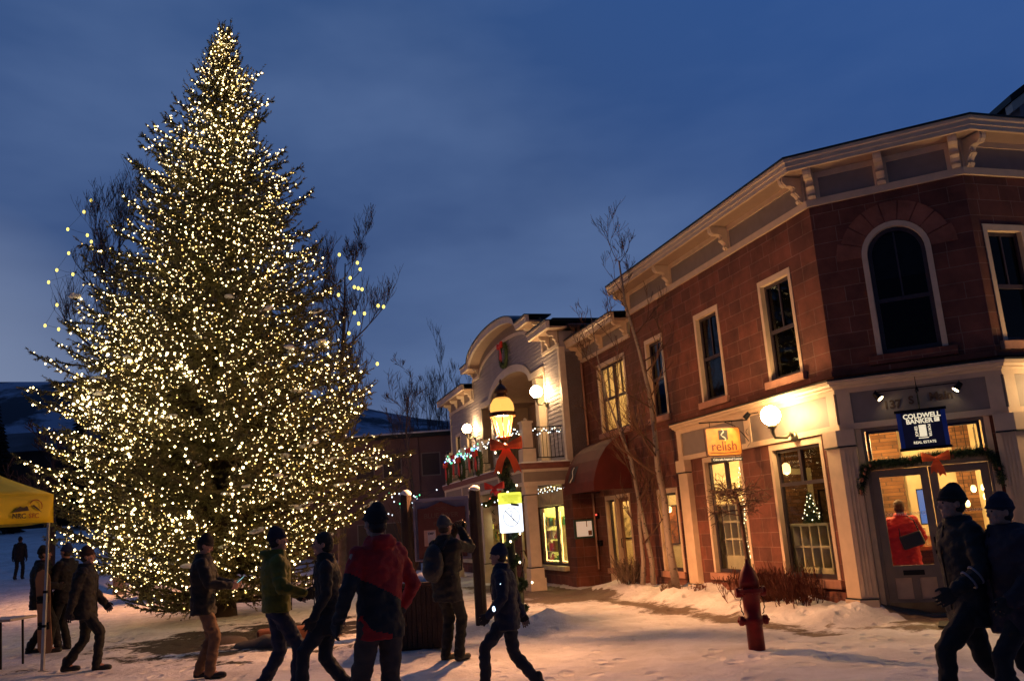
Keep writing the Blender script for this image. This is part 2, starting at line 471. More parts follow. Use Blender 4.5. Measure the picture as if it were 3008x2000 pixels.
# mountains
m, t = nmat('snowy_mountain')
o_ = N(t, 'ShaderNodeOutputMaterial'); b_ = N(t, 'ShaderNodeBsdfPrincipled'); t.links.new(b_.outputs[0], o_.inputs[0])
tcn = N(t, 'ShaderNodeTexCoord')
n1 = noise_node(0.016, 8, 0.7)
rr = N(t, 'ShaderNodeValToRGB'); rr.color_ramp.elements[0].position = 0.47; rr.color_ramp.elements[0].color = (0.03, 0.04, 0.06, 1)
rr.color_ramp.elements[1].position = 0.56; rr.color_ramp.elements[1].color = (0.36, 0.42, 0.55, 1)
t.links.new(n1.outputs['Fac'], rr.inputs[0]); t.links.new(rr.outputs[0], b_.inputs['Base Color']); b_.inputs['Roughness'].default_value = 0.9
hm = bpy.data.meshes.new('hills'); hv = []; HX = np.linspace(-1400, 1400, 180); HY = np.linspace(300, 1100, 30)
for y in HY:
    for x in HX:
        ridge = 128 if x < -300 else 128 - (x + 300) * 0.19
        ridge = max(ridge, 60) * (1.0 + 0.07 * noise.noise(Vector((x * 0.006, 0.3, 0))) + 0.02 * noise.noise(Vector((x * 0.03, 1.3, 0))))
        f = sst(300, 640, y) * (1 - 0.3 * sst(650, 1100, y))
        hv.append((x, y, ridge * f + 8 * noise.noise(Vector((x * 0.012, y * 0.012, 5))) * f - 2))
hf = [(j * 180 + i, j * 180 + i + 1, (j + 1) * 180 + i + 1, (j + 1) * 180 + i) for j in range(29) for i in range(179)]
hm.from_pydata(hv, [], hf); hm.materials.append(m); hm.polygons.foreach_set('use_smooth', [True] * len(hm.polygons))
h = bpy.data.objects.new('hills', hm); COL.objects.link(h); structure(h)

# ------------------------------------------------------------------ wall helpers
def wall_sheet(mb, u0, u1, z0, z1, ops, n=0.0, depth=0.2, mi=0):
    """front sheet with rectangular openings (a0,a1,b0,b1) and their reveals"""
    us = sorted({u0, u1, *[min(max(v, u0), u1) for q in ops for v in q[:2]]}); zs = sorted({z0, z1, *[min(max(v, z0), z1) for q in ops for v in q[2:4]]})
    for i in range(len(us) - 1):
        for j in range(len(zs) - 1):
            cu, cz = (us[i] + us[i + 1]) / 2, (zs[j] + zs[j + 1]) / 2
            if any(q[0] < cu < q[1] and q[2] < cz < q[3] for q in ops): continue
            mb.quad((us[i], n, zs[j]), (us[i], n, zs[j + 1]), (us[i + 1], n, zs[j + 1]), (us[i + 1], n, zs[j]), mi)
            mb.quad((us[i], n - depth, zs[j]), (us[i + 1], n - depth, zs[j]), (us[i + 1], n - depth, zs[j + 1]), (us[i], n - depth, zs[j + 1]), mi)
    for a0, a1, b0, b1 in [q[:4] for q in ops]:
        mb.quad((a0, n, b0), (a0, n, b1), (a0, n - depth, b1), (a0, n - depth, b0), mi)
        mb.quad((a1, n, b0), (a1, n - depth, b0), (a1, n - depth, b1), (a1, n, b1), mi)
        mb.quad((a0, n, b0), (a0, n - depth, b0), (a1, n - depth, b0), (a1, n, b0), mi)
        mb.quad((a0, n, b1), (a1, n, b1), (a1, n - depth, b1), (a0, n - depth, b1), mi)
def sweep(mb, path, prof, mi=0):
    """closed profile [(o,z)] swept along plan path, outward on the right-hand side of travel, mitred"""
    path = [Vector((p[0], p[1], 0)) for p in path]
    ns = []
    for i in range(len(path) - 1):
        d = (path[i + 1] - path[i]).normalized(); ns.append(Vector((d.y, -d.x, 0)))
    ms = []
    for i in range(len(path)):
        if i == 0: ms.append(ns[0])
        elif i == len(path) - 1: ms.append(ns[-1])
        else: ms.append((ns[i - 1] + ns[i]) / (1 + ns[i - 1].dot(ns[i])))
    k = len(prof)
    vs = [p + m_ * o + Vector((0, 0, z)) for p, m_ in zip(path, ms) for o, z in prof]
    fs = []
    for i in range(len(path) - 1):
        for j in range(k):
            fs.append((i * k + j, i * k + (j + 1) % k, (i + 1) * k + (j + 1) % k, (i + 1) * k + j))
    fs.append(tuple(range(k))); fs.append(tuple((len(path) - 1) * k + j for j in range(k))[::-1])
    mb.add(vs, fs, mi)
def rect(o0, o1, z0, z1): return [(o0, z0), (o1, z0), (o1, z1), (o0, z1)]
def bracket_mesh(hh=0.42, dp=0.36, w=0.12, name='bracket'):
    """scrolled cornice bracket, local: x across, y outwards, z up from its foot"""
    pts = [(0, 0), (0.055, 0), (0.085, 0.04), (0.06, 0.08), (0.10, 0.13), (0.155, 0.17), (0.13, 0.22), (0.15, 0.26), (0.22, 0.28), (0.29, 0.27), (0.34, 0.31), (dp, 0.36), (dp, hh), (0, hh)]
    mb = MB(); mb.prism(pts, 0, -w / 2, w / 2)
    pts2 = [(p[0] * 1.0 + 0.012 if p[0] > 0 else 0, p[1]) for p in pts]
    mb.prism([(p[0] + (0.014 if p[0] > 0 else 0), p[1] - (0.0 if 0 < p[1] < hh else 0)) for p in pts if True], 0, -w / 2 + 0.03, w / 2 - 0.03)
    return mb.mesh(name, CREAM)
BRK = bracket_mesh()
def bracket(parent, F, u, z, s=1.0, mesh=None):
    return ob('bracket', mesh or BRK, None, parent, F @ Matrix.Translation((u, 0.022, z)) @ Matrix.Scale(s, 4))
def sash_window(parent, F, u0, u1, z0, z1, n=-0.06, mid=True, munt=1, casing=0.075, glass=None, fr=None, sill=True, cas=None, cols=1, transom=None):
    """casing + dark sashes; sub-parts: pane, sill"""
    mb = MB(); c = casing
    fr_ = MB()
    # casing (pale)
    if c:
        fr_.box(u0, u0 + c, n - 0.1, 0.012, z0, z1); fr_.box(u1 - c, u1, n - 0.1, 0.012, z0, z1); fr_.box(u0 + c, u1 - c, n - 0.1, 0.012, z1 - c * 1.3, z1)
    a0, a1, b0, b1 = u0 + c, u1 - c, z0, z1 - c * 1.3
    s = 0.05
    y0, y1 = n - 0.07, n - 0.015
    fr_.box(a0, a0 + s, y0, y1, b0, b1, 1); fr_.box(a1 - s, a1, y0, y1, b0, b1, 1)
    fr_.box(a0 + s, a1 - s, y0, y1, b0, b0 + s * 1.3, 1); fr_.box(a0 + s, a1 - s, y0, y1, b1 - s, b1, 1)
    zm = (b0 + b1) / 2
    if transom: zm = transom
    if mid: fr_.box(a0 + s, a1 - s, y0 - 0.004, y1 + 0.004, zm - 0.03, zm + 0.03, 1)
    for k in range(munt):
        uu = a0 + (a1 - a0) * (k + 1) / (munt + 1)
        fr_.box(uu - 0.014, uu + 0.014, y0 + 0.006, y1 - 0.004, (zm + 0.03) if mid else b0 + s * 1.3, b1 - s, 1)
    for k in range(1, cols):
        uu = a0 + (a1 - a0) * k / cols
        fr_.box(uu - 0.035, uu + 0.035, y0 - 0.006, y1 + 0.006, b0 + s * 1.3, b1 - s, 1)
    w = ob('window', fr_, [cas or CREAM, fr or DARKFR], parent, F)
    pm = MB(); pm.box(a0 + s * 0.5, a1 - s * 0.5, n - 0.047, n - 0.041, b0 + s * 0.5, b1 - s * 0.5)
    ob('pane', pm, glass or GLASS, w, F)
    if sill:
        sm = MB(); sm.box(u0 - 0.07, u1 + 0.07, n - 0.02, 0.075, z0 - 0.13, z0 - 0.003)
        ob('sill', sm, SILL, w, F, bevel=0.008)
    return w

# ------------------------------------------------------------------ sandstone building
B = thing('sandstone_building', 'two storey red sandstone corner building with chamfered door bay and bracketed cream cornice', 'building', (K.x, K.y, 0))
WINS_L = [(0.71, 1.69), (3.1, 4.06), (5.52, 6.4)]
ops = [(a, b, 3.74, 5.5) for a, b in WINS_L] + [(0.5, 1.98, 0.5, 2.68), (2.9, 4.34, 0.5, 2.68), (5.55, 6.52, 0.47, 2.19)]
mb = MB()
wall_sheet(mb, 0, 7.1, 0, 6.3, ops)
wall_sheet(mb, 7.1, 10.3, 0, 5.8, [(7.55, 9.32, 3.74, 5.5), (8.0, 9.55, 0.0, 2.2)])
mb.box(0.35, 4.7, 0.001, 0.05, 0.0, 0.33); mb.box(5.25, 7.98, 0.001, 0.05, 0.0, 0.33)
mb.box(9.57, 10.3, 0.001, 0.05, 0.0, 0.33)
ob('wall', mb, STONE, B, FL)
# return wall next to the grey building
FM = frame(PG - dirv(AZL + 90) * 0.6, AZR)
mb = MB(); wall_sheet(mb, 0.0, 0.6, 0, 6.1, []); mb.box(0, 0.6, 0.001, 0.05, 0, 0.33)
ob('wall', mb, STONE, B, FM)
# parapet end of the taller block
FE = frame(K + dirv(AZL) * 7.1, AZR + 180)
mb = MB(); wall_sheet(mb, 0.0, 6, 5.7, 6.9, []); ob('wall', mb, PANEL, B, FE)
# door bay wall, arched opening
DU = lambda v: 2.21 - v
mb = MB()
wall_sheet(mb, 0, 2.21, 0, 6.3, [(DU(1.63), DU(0.66), 3.76, 5.78), (DU(1.93), DU(0.22), 0.0, 2.7)])
cx, cz, R0 = DU(1.145), 5.29, 0.485
for sgn in (-1, 1):
    for k in range(8):
        a0, a1 = math.pi / 2 * k / 8, math.pi / 2 * (k + 1) / 8
        p0 = (cx + sgn * R0 * math.cos(a0), cz + R0 * math.sin(a0)); p1 = (cx + sgn * R0 * math.cos(a1), cz + R0 * math.sin(a1))
        mb.quad((p0[0], 0, p0[1]), (p1[0], 0, p1[1]), (p1[0], 0, 5.781), (p0[0], 0, 5.781))
        mb.quad((p0[0], 0, p0[1]), (p0[0], -0.2, p0[1]), (p1[0], -0.2, p1[1]), (p1[0], 0, p1[1]))
ob('wall', mb, STONE, B, FD)
ST2 = stonemat('arch_sandstone', (0.27, 0.095, 0.06), (0.22, 0.078, 0.05), (0.2, 0.1, 0.07), 5, 5)
for k in range(9):
    a0 = math.pi * k / 9 + 0.012; a1 = math.pi * (k + 1) / 9 - 0.012
    ro = 0.80 + (0.05 if k in (0, 8) else 0.0)
    poly = [(cx + r * math.cos(a), cz + r * math.sin(a)) for r, a in [(0.492, a0), (ro, a0), (ro, (a0 + a1) / 2), (ro, a1), (0.492, a1), (0.492, (a0 + a1) / 2)]]
    mv = MB(); mv.prism(poly, 1, 0.001, 0.02); ob('arch_stone', mv, ST2, B, FD)
# arched window
mw_ = MB()
def arch_band(mb, cx, cz, r0, r1, zb, y0, y1, mi=0, n=16):
    pr = [(cx - r1, zb)] + [(cx - r1 * math.cos(math.pi * k / n), cz + r1 * math.sin(math.pi * k / n)) for k in range(n + 1)] + [(cx + r1, zb)]
    pi_ = [(cx - r0, zb)] + [(cx - r0 * math.cos(math.pi * k / n), cz + r0 * math.sin(math.pi * k / n)) for k in range(n + 1)] + [(cx + r0, zb)]
    for i in range(len(pr) - 1):
        a, b, c, d = pr[i], pr[i + 1], pi_[i + 1], pi_[i]
        mb.add([(a[0], y0, a[1]), (b[0], y0, b[1]), (c[0], y0, c[1]), (d[0], y0, d[1]), (a[0], y1, a[1]), (b[0], y1, b[1]), (c[0], y1, c[1]), (d[0], y1, d[1])],
               [(0, 1, 2, 3), (7, 6, 5, 4), (0, 4, 5, 1), (2, 6, 7, 3)], mi)
arch_band(mw_, cx, cz, 0.405, 0.484, 3.762, -0.14, 0.03)
arch_band(mw_, cx, cz, 0.345, 0.404, 3.762, -0.12, -0.05, 1)
mw_.box(cx - 0.345, cx + 0.345, -0.11, -0.06, 3.762, 3.84, 1); mw_.box(cx - 0.345, cx + 0.345, -0.115, -0.055, 4.55, 4.61, 1)
mw_.box(cx - 0.012, cx + 0.012, -0.1, -0.065, 4.61, 5.62, 1)
wa = ob('window', mw_, [CREAM, DARKFR], B, FD)
pm = MB(); n_ = 16
pm.prism([(cx - 0.36, 3.8)] + [(cx - 0.36 * math.cos(math.pi * k / n_), cz + 0.36 * math.sin(math.pi * k / n_)) for k in range(n_ + 1)] + [(cx + 0.36, 3.8)], 1, -0.09, -0.084)
ob('pane', pm, DGLASS, wa, FD)
sm = MB(); sm.box(cx - 0.6, cx + 0.6, -0.1, 0.07, 3.62, 3.758); ob('sill', sm, STONE, wa, FD, bevel=0.008)
bl = MB(); bl.box(cx - 0.34, cx + 0.34, -0.16, -0.15, 4.95, 5.6); bl.box(cx - 0.34, cx + 0.34, -0.165, -0.145, 4.93, 4.97)
ob('blind', bl, pmat('pale_blind', (0.3, 0.32, 0.36)), wa, FD)
# right wall
mb = MB()
wall_sheet(mb, 0, 7.0, 0, 6.3, [(6.05, 6.83, 3.74, 5.5), (4.2, 6.4, 0.5, 2.68)])
ob('wall', mb, STONE, B, FR)
sash_window(B, FR, 6.05, 6.83, 3.74, 5.5, glass=DGLASS)
sash_window(B, FR, 4.2, 6.4, 0.5, 2.68, mid=True, transom=2.0, cols=2)
for a, b in WINS_L:
    sash_window(B, FL, a, b, 3.74, 5.5, glass=DGLASS)
sash_window(B, FL, 7.55, 9.32, 3.74, 5.5, cols=2, munt=3)
sash_window(B, FL, 0.5, 1.98, 0.5, 2.68, transom=2.0, munt=0, cols=1)
sash_window(B, FL, 2.9, 4.34, 0.5, 2.68, transom=2.0, munt=0)
# upper mullions for the shop windows
for a, b in ((0.5, 1.98), (2.9, 4.34)):
    mb = MB(); u = (a + b) / 2; mb.box(u - 0.035, u + 0.035, -0.135, -0.07, 2.03, 2.54); ob('mullion', mb, DARKFR, B, FL)
sash_window(B, FL, 5.55, 6.52, 0.47, 2.19, mid=False, munt=0)
# wing entrance: side light and glazed door
def glazed_door(parent, F, u0, u1, z1, n, frm, glass=GLASS, kick=0.45, name='door'):
    mb = MB(); s = 0.1
    mb.box(u0, u0 + s, n - 0.045, n, 0.02, z1); mb.box(u1 - s, u1, n - 0.045, n, 0.02, z1)
    mb.box(u0 + s, u1 - s, n - 0.045, n, z1 - s, z1); mb.box(u0 + s, u1 - s, n - 0.045, n, 0.02, kick)
    d = ob(name, mb, frm, parent, F)
    pm = MB(); pm.box(u0 + s, u1 - s, n - 0.026, n - 0.02, kick, z1 - s); ob('pane', pm, glass, d, F)
    hm_ = MB(); hm_.tube([(u1 - 0.05, n, 0.95), (u1 - 0.05, n + 0.05, 0.95), (u1 - 0.05, n + 0.05, 1.15), (u1 - 0.05, n, 1.15)], 0.01)
    ob('handle', hm_, BLACKM, d, F)
    return d
glazed_door(B, FL, 8.05, 8.85, 2.12, -0.08, pmat('brown_door_paint', (0.23, 0.12, 0.08), 0.5), kick=0.3)
sash_window(B, FL, 8.87, 9.53, 0.45, 2.19, mid=False, munt=0)
mb = MB(); mb.box(8.88, 9.53, -0.1, 0.02, 0.0, 0.32); mb.box(8.0, 8.05, -0.12, 0.02, 0, 2.2); mb.box(8.05, 8.87, -0.12, 0.02, 2.12, 2.2)
ob('door_frame', mb, CREAM, B, FL)
# storefront woodwork
PT = lambda u: tuple((K + dirv(AZL) * u)[:2])
PMAIN = [PT(7.12), tuple(K[:2]), tuple(K2[:2]), tuple(K3[:2])]
PSTORE = [PT(5.25), tuple(K[:2]), tuple(K2[:2]), tuple(K3[:2])]
mb = MB()
sweep(mb, PSTORE, rect(0.003, 0.05, 2.70, 2.79)); sweep(mb, PSTORE, rect(0.003, 0.05, 3.25, 3.32))
sweep(mb, PSTORE, [(0.003, 3.32), (0.07, 3.32), (0.085, 3.345), (0.13, 3.36), (0.15, 3.395), (0.185, 3.405), (0.19, 3.44), (0.003, 3.46)])
for F, us in ((FL, (0.0, 2.42, 5.05)), (FD, (0.0, 2.01)), (FR, (6.8, 3.6, 0.5))):
    for u in us: mb.box(u + 0.004, u + 0.196, 0.024, 0.048, 2.79, 3.25, M=F)
ob('storefront_cornice', mb, CREAM, B)
mb = MB(); sweep(mb, PSTORE, rect(0.003, 0.022, 2.79, 3.25)); ob('frieze_panel', mb, PANEL, B)
mb = MB(); sweep(mb, PSTORE, [(0.003, 3.462), (0.205, 3.445), (0.205, 3.462), (0.003, 3.50)]); ob('flashing', mb, DARKCAP, B)
mb = MB(); sweep(mb, [PT(7.1)] + PSTORE[1:], rect(0.003, 0.035, 3.52, 3.60)); ob('string_course', mb, STONE, B)
# pilasters
def pilaster(path, flutes):
    mb = MB()
    sweep(mb, path, rect(0.003, 0.16, 0.0, 0.25)); sweep(mb, path, rect(0.003, 0.12, 0.27, 2.44)); sweep(mb, path, rect(0.003, 0.16, 2.462, 2.698))
    for F, u0, u1 in flutes:
        k = max(int((u1 - u0) / 0.045), 2)
        for i in range(k):
            a = u0 + (u1 - u0) * i / k; b = u0 + (u1 - u0) * (i + 0.52) / k
            mb.box(a, b, 0.1205, 0.136, 0.32, 2.40, M=F)
    p = ob('pilaster', mb, CREAM, B)
    for q_ in (rect(0.003, 0.15, 0.251, 0.269), rect(0.003, 0.165, 2.441, 2.461)):
        d = MB(); sweep(d, path, q_); ob('band', d, DARKCAP, p)
pilaster([PT(0.26), tuple(K[:2]), tuple((K + (K2 - K).normalized() * 0.19)[:2])], [(FD, DU(0.17), DU(-0.03))])
pilaster([tuple((K2 + (K - K2).normalized() * 0.19)[:2]), tuple(K2[:2]), tuple((K2 + (K3 - K2).normalized() * 0.26)[:2])], [(FD, DU(2.23), DU(2.04))])
pilaster([PT(5.2), PT(4.82)], [])
# main cornice
mb = MB()
sweep(mb, PMAIN, rect(0.003, 0.05, 6.26, 6.37)); sweep(mb, PMAIN, rect(0.003, 0.045, 6.71, 6.80))
sweep(mb, PMAIN, [(0.40, 6.77), (0.455, 6.77), (0.46, 6.83), (0.475, 6.84), (0.48, 6.90), (0.50, 6.92), (0.505, 6.965), (0.40, 6.965)])
BU = (0.12, 2.45, 4.85, 7.0)
for F, us in ((FL, BU), (FD, (DU(0.1), DU(1.11), DU(2.12))), (FR, (6.9, 4.6, 2.3))):
    for u in us: mb.box(u - 0.1, u + 0.1, 0.004, 0.04, 6.37, 6.71, M=F)
ob('cornice', mb, CREAM, B)
mb = MB(); sweep(mb, PMAIN, rect(0.003, 0.02, 6.30, 6.78)); ob('frieze_panel', mb, PANEL, B)
mb = MB(); sweep(mb, PMAIN, rect(0.003, 0.41, 6.80, 6.84)); ob('soffit', mb, SOFFIT, B)
mb = MB(); sweep(mb, PMAIN, [(-0.3, 6.967), (0.52, 6.967), (0.52, 6.995), (-0.3, 7.03)]); ob('flashing', mb, DARKCAP, B)
for F, us in ((FL, BU), (FD, (DU(0.08), DU(1.11), DU(2.14))), (FR, (6.9, 4.6, 2.3))):
    for u in us: bracket(B, F, u, 6.37)
# wing cornice
PW = [PT(10.42), PT(7.12)]
mb = MB()
sweep(mb, PW, rect(0.003, 0.05, 5.76, 5.85)); sweep(mb, PW, rect(0.003, 0.045, 6.13, 6.20))
sweep(mb, [PT(10.75), PT(7.12)], [(0.36, 6.17), (0.42, 6.17), (0.44, 6.28), (0.46, 6.30), (0.465, 6.37), (0.36, 6.37)])
for u in (7.3, 8.82, 10.3): mb.box(u - 0.09, u + 0.09, 0.004, 0.04, 5.85, 6.13, M=FL)
ob('cornice', mb, CREAM, B)
mb = MB(); sweep(mb, PW, rect(0.003, 0.02, 5.80, 6.18)); ob('frieze_panel', mb, PANEL, B)
mb = MB(); sweep(mb, [PT(10.75), PT(7.12)], rect(-0.1, 0.37, 6.20, 6.24)); ob('soffit', mb, SOFFIT, B)
mb = MB(); sweep(mb, [PT(10.76), PT(7.12)], [(-0.2, 6.372), (0.48, 6.372), (0.48, 6.395), (-0.2, 6.42)]); ob('flashing', mb, DARKCAP, B)
for u in (7.3, 8.82, 10.3): bracket(B, FL, u, 5.85, 0.92)
# drain pipe
mb = MB(); mb.tube([(10.2, 0.07, 5.76), (10.2, 0.06, 3.6), (10.2, 0.06, 0.4)], 0.035, 8); ob('downspout', mb, pmat('copper_brown', (0.3, 0.16, 0.11), 0.4, 0.4), B, FL)
# roofs, slabs, back walls
def inw(u, n): return tuple((K + dirv(AZL) * u + dirv(AZL + 90) * n)[:2])
foot = [inw(7.1, -0.05), inw(0.03, -0.05), tuple((K2 + Vector((-0.02, 0.05, 0)))[:2]), tuple((K3 + Vector((0, 0.05, 0)))[:2]), tuple((K3 + dirv(107) * 9)[:2]), inw(7.1, -9)]
mb = MB(); mb.prism(foot, 2, 6.86, 6.96); ob('roof', mb, DARKCAP, B)
wing = [inw(10.3, -0.05), inw(7.1, -0.05), inw(7.1, -9), inw(10.3, -9)]
mb = MB(); mb.prism(wing, 2, 6.25, 6.36)
a = [Vector((*inw(10.3, 0.1), 6.42)), Vector((*inw(7.2, 0.1), 6.42)), Vector((*inw(7.2, -3), 6.95)), Vector((*inw(9.0, -3), 6.95))]
mb.add([*a, a[0] - Vector((0, 0, .05)), a[1] - Vector((0, 0, .05)), a[2] - Vector((0, 0, .05)), a[3] - Vector((0, 0, .05))], [(0, 1, 2, 3), (7, 6, 5, 4), (0, 4, 5, 1), (2, 6, 7, 3), (1, 5, 6, 2), (3, 7, 4, 0)])
ob('roof', mb, DARKCAP, B)
INT = pmat('warm_interior_plaster', (0.62, 0.50, 0.30), 0.7, var=0.1)
INTB = stonemat('brown_interior_brick', (0.22, 0.10, 0.04), (0.11, 0.045, 0.018), (0.08, 0.04, 0.025), 0.2, 0.065)
mb = MB()
mb.prism(foot, 2, 2.86, 3.0); mb.prism([*wing], 2, 2.86, 3.0)
mb.prism(foot, 2, 0.02, 0.06); mb.prism(wing, 2, 0.02, 0.06)
ob('floor_slab', mb, INT, B)
mb = MB()
def iw(p, q, z0, z1, mi=0, th=0.08):
    p = Vector((*p, 0)); q = Vector((*q, 0)); d = (q - p).normalized(); n = Vector((-d.y, d.x, 0)) * th
    mb.add([p + Vector((0, 0, z0)), q + Vector((0, 0, z0)), q + n + Vector((0, 0, z0)), p + n + Vector((0, 0, z0)), p + Vector((0, 0, z1)), q + Vector((0, 0, z1)), q + n + Vector((0, 0, z1)), p + n + Vector((0, 0, z1))],
           [(3, 2, 1, 0), (4, 5, 6, 7), (0, 1, 5, 4), (1, 2, 6, 5), (2, 3, 7, 6), (3, 0, 4, 7)], mi)
pA = K + dirv(AZL) * 0.42 - dirv(AZL + 90) * 0.22
pB = pA + dirv(60) * 0.9
iw(pA[:2], pB[:2], 0.06, 2.86, 1); iw(pB[:2], (pB + dirv(80) * 3.5)[:2], 0.06, 2.86, 0)
iw(inw(-3, -3.6), inw(10.3, -3.6), 0.06, 2.86, 0)
iw(inw(5.3, -0.2), inw(5.3, -3.6), 0.06, 2.86, 0)
iw(inw(7.75, -0.2), inw(7.75, -3.6), 0.06, 2.86, 0); iw(inw(10.15, -0.22), inw(10.15, -3.6), 0.06, 2.86, 0)
iw((K2 + dirv(63.4) * 3.4 + dirv(153.4) * 3)[:2], (K2 + dirv(63.4) * 3.4 - dirv(153.4) * 3)[:2], 0.06, 2.86, 0)
iw((K2 + dirv(63.4) * 3.3 + dirv(153.4) * 3)[:2], (K2 + dirv(63.4) * 3.3 + dirv(153.4) * 1.65)[:2], 0.06, 2.86, 1)
iw((K2 + dirv(63.4) * 3.3 + dirv(153.4) * 0.80)[:2], (K2 + dirv(63.4) * 3.3 - dirv(153.4) * 2.5)[:2], 0.06, 2.86, 1)
iw(inw(0, -3.0), inw(7.0, -3.0), 3.0, 6.85, 2); iw(inw(7.15, -2.6), inw(10.3, -2.6), 3.0, 6.2, 0); iw(inw(7.2, -0.2), inw(7.2, -2.6), 3.0, 6.2, 0); iw(inw(10.1, -0.2), inw(10.1, -2.6), 3.0, 6.2, 0)
iw(foot[3], foot[4], 0, 6.9, 2); iw(foot[4], foot[5], 0, 6.9, 2); iw(inw(7.1, -9), inw(10.3, -9), 0, 6.3, 2); iw(inw(10.3, -0.3), inw(10.3, -9), 0, 6.3, 2)
ob('interior_wall', mb, [INT, INTB, pmat('dark_interior', (0.05, 0.05, 0.055))], B)

def lamp(name, loc, power, col, size=0.05):
    l = bpy.data.lights.new(name, 'POINT'); l.energy = power; l.color = col; l.shadow_soft_size = size
    o = bpy.data.objects.new(name, l); COL.objects.link(o); o.location = loc
    return o
WARM = (1.0, 0.62, 0.25)
WARM2 = (1.0, 0.62, 0.25)
LAMPGLASS = emat('warm_lamp_glass', (1.0, 0.55, 0.18), 4.0)
def pendant(loc, drop=0.5, r=0.05, label='', lit=True, power=18, group=None, col=WARM):
    p = thing('pendant_lamp', label, 'lamp', loc, group=group)
    mb = MB(); mb.tube([(loc[0], loc[1], loc[2] + r), (loc[0], loc[1], loc[2] + drop)], 0.006, 5); ob('cord', mb, BLACKM, p)
    mb = MB(); mb.lathe([(0.02, r * 1.3), (r * .8, r * .9), (r, 0), (r * .8, -r * .9), (0.012, -r * 1.25)], loc, 12); ob('shade', mb, LAMPGLASS, p, smooth=True)
    if power:
        l = lamp('lamp_light', (0, 0, 0), power, col, r); WM[l.name] = Matrix.Translation((loc[0], loc[1], loc[2] - r * 2)); place(l, WM[l.name], p)
    return p

# ------------------------------------------------------------------ ornament helpers
NEEDLE = pmat('garland_needles', (0.05, 0.085, 0.03), 0.7, var=0.4, scale=20)
RED = pmat('red_velvet_ribbon', (0.62, 0.03, 0.015), 0.5, var=0.1)
ORANGE_RED = pmat('orange_red_ribbon', (0.90, 0.13, 0.02), 0.45, var=0.1)
WIRE = pmat('dark_green_wire', (0.01, 0.014, 0.01), 0.6)
BW = emat('warm_white_bulb', (1.0, 0.80, 0.46), 6.0)
BC = emat('cool_white_bulb', (0.75, 0.9, 1.0), 3.0)
BG = emat('green_bulb', (0.08, 0.9, 0.4), 2.5)
BB = emat('blue_bulb', (0.05, 0.2, 1.0), 3.0)
BR_ = emat('red_bulb', (1.0, 0.12, 0.05), 2.5)
BY = emat('yellow_bulb', (1.0, 0.78, 0.12), 2.2)
def bulb_mesh(mat, r=0.018):
    mb = MB(); mb.sphere((0, 0, 0), r, 6, 4, (1, 1, 1.25)); return mb.mesh('bulb', mat, True)
_BM = {}
def add_bulbs(parent, pts, mats, r=0.018):
    for i, p in enumerate(pts):
        m_ = mats[i % len(mats)] if isinstance(mats, (list, tuple)) else mats
        k = (m_.name, r)
        if k not in _BM: _BM[k] = bulb_mesh(m_, r)
        o = bpy.data.objects.new('bulb', _BM[k]); COL.objects.link(o)
        WM[o.name] = Matrix.Translation(p); place(o, WM[o.name], parent)
def string_lights(label, pts, mats, r=0.018, wire=None, group=None):
    t_ = thing('string_lights', label, 'string lights', tuple(pts[0]), group=group)
    mb = MB(); w = wire or pts
    for i in range(len(w) - 1):
        a, b = Vector(w[i]), Vector(w[i + 1])
        if (a - b).length < 2.0: mb.tube([a, (a + b) / 2 - Vector((0, 0, 0.02)), b], 0.005, 4, cap=False)
    ob('wire', mb, WIRE, t_)
    add_bulbs(t_, pts, mats, r)
    return t_
def needles(mb, path, rad, n, ln=0.07, w=0.012, R=None):
    """bristly evergreen brush of needle triangles around a path"""
    R = R or random
    path = [Vector(p) for p in path]
    L = [(path[i + 1] - path[i]).length for i in range(len(path) - 1)]; T = sum(L)
    for _ in range(n):
        s = R.random() * T; i = 0
        while i < len(L) - 1 and s > L[i]: s -= L[i]; i += 1
        d = (path[i + 1] - path[i]).normalized(); p = path[i] + d * s
        q = Vector((R.gauss(0, 1), R.gauss(0, 1), R.gauss(0, 1))).normalized()
        q = (q - d * q.dot(d) * 0.5).normalized()
        rr = rad * (0.25 + 0.75 * R.random())
        b = p + q * rr * 0.6; t_ = b + (q + d * R.uniform(-.6, .6)).normalized() * ln
        sdv = q.cross(d + Vector((.01, .02, .3))).normalized() * w
        mb.add([b - sdv, b + sdv, t_], [(0, 1, 2)])
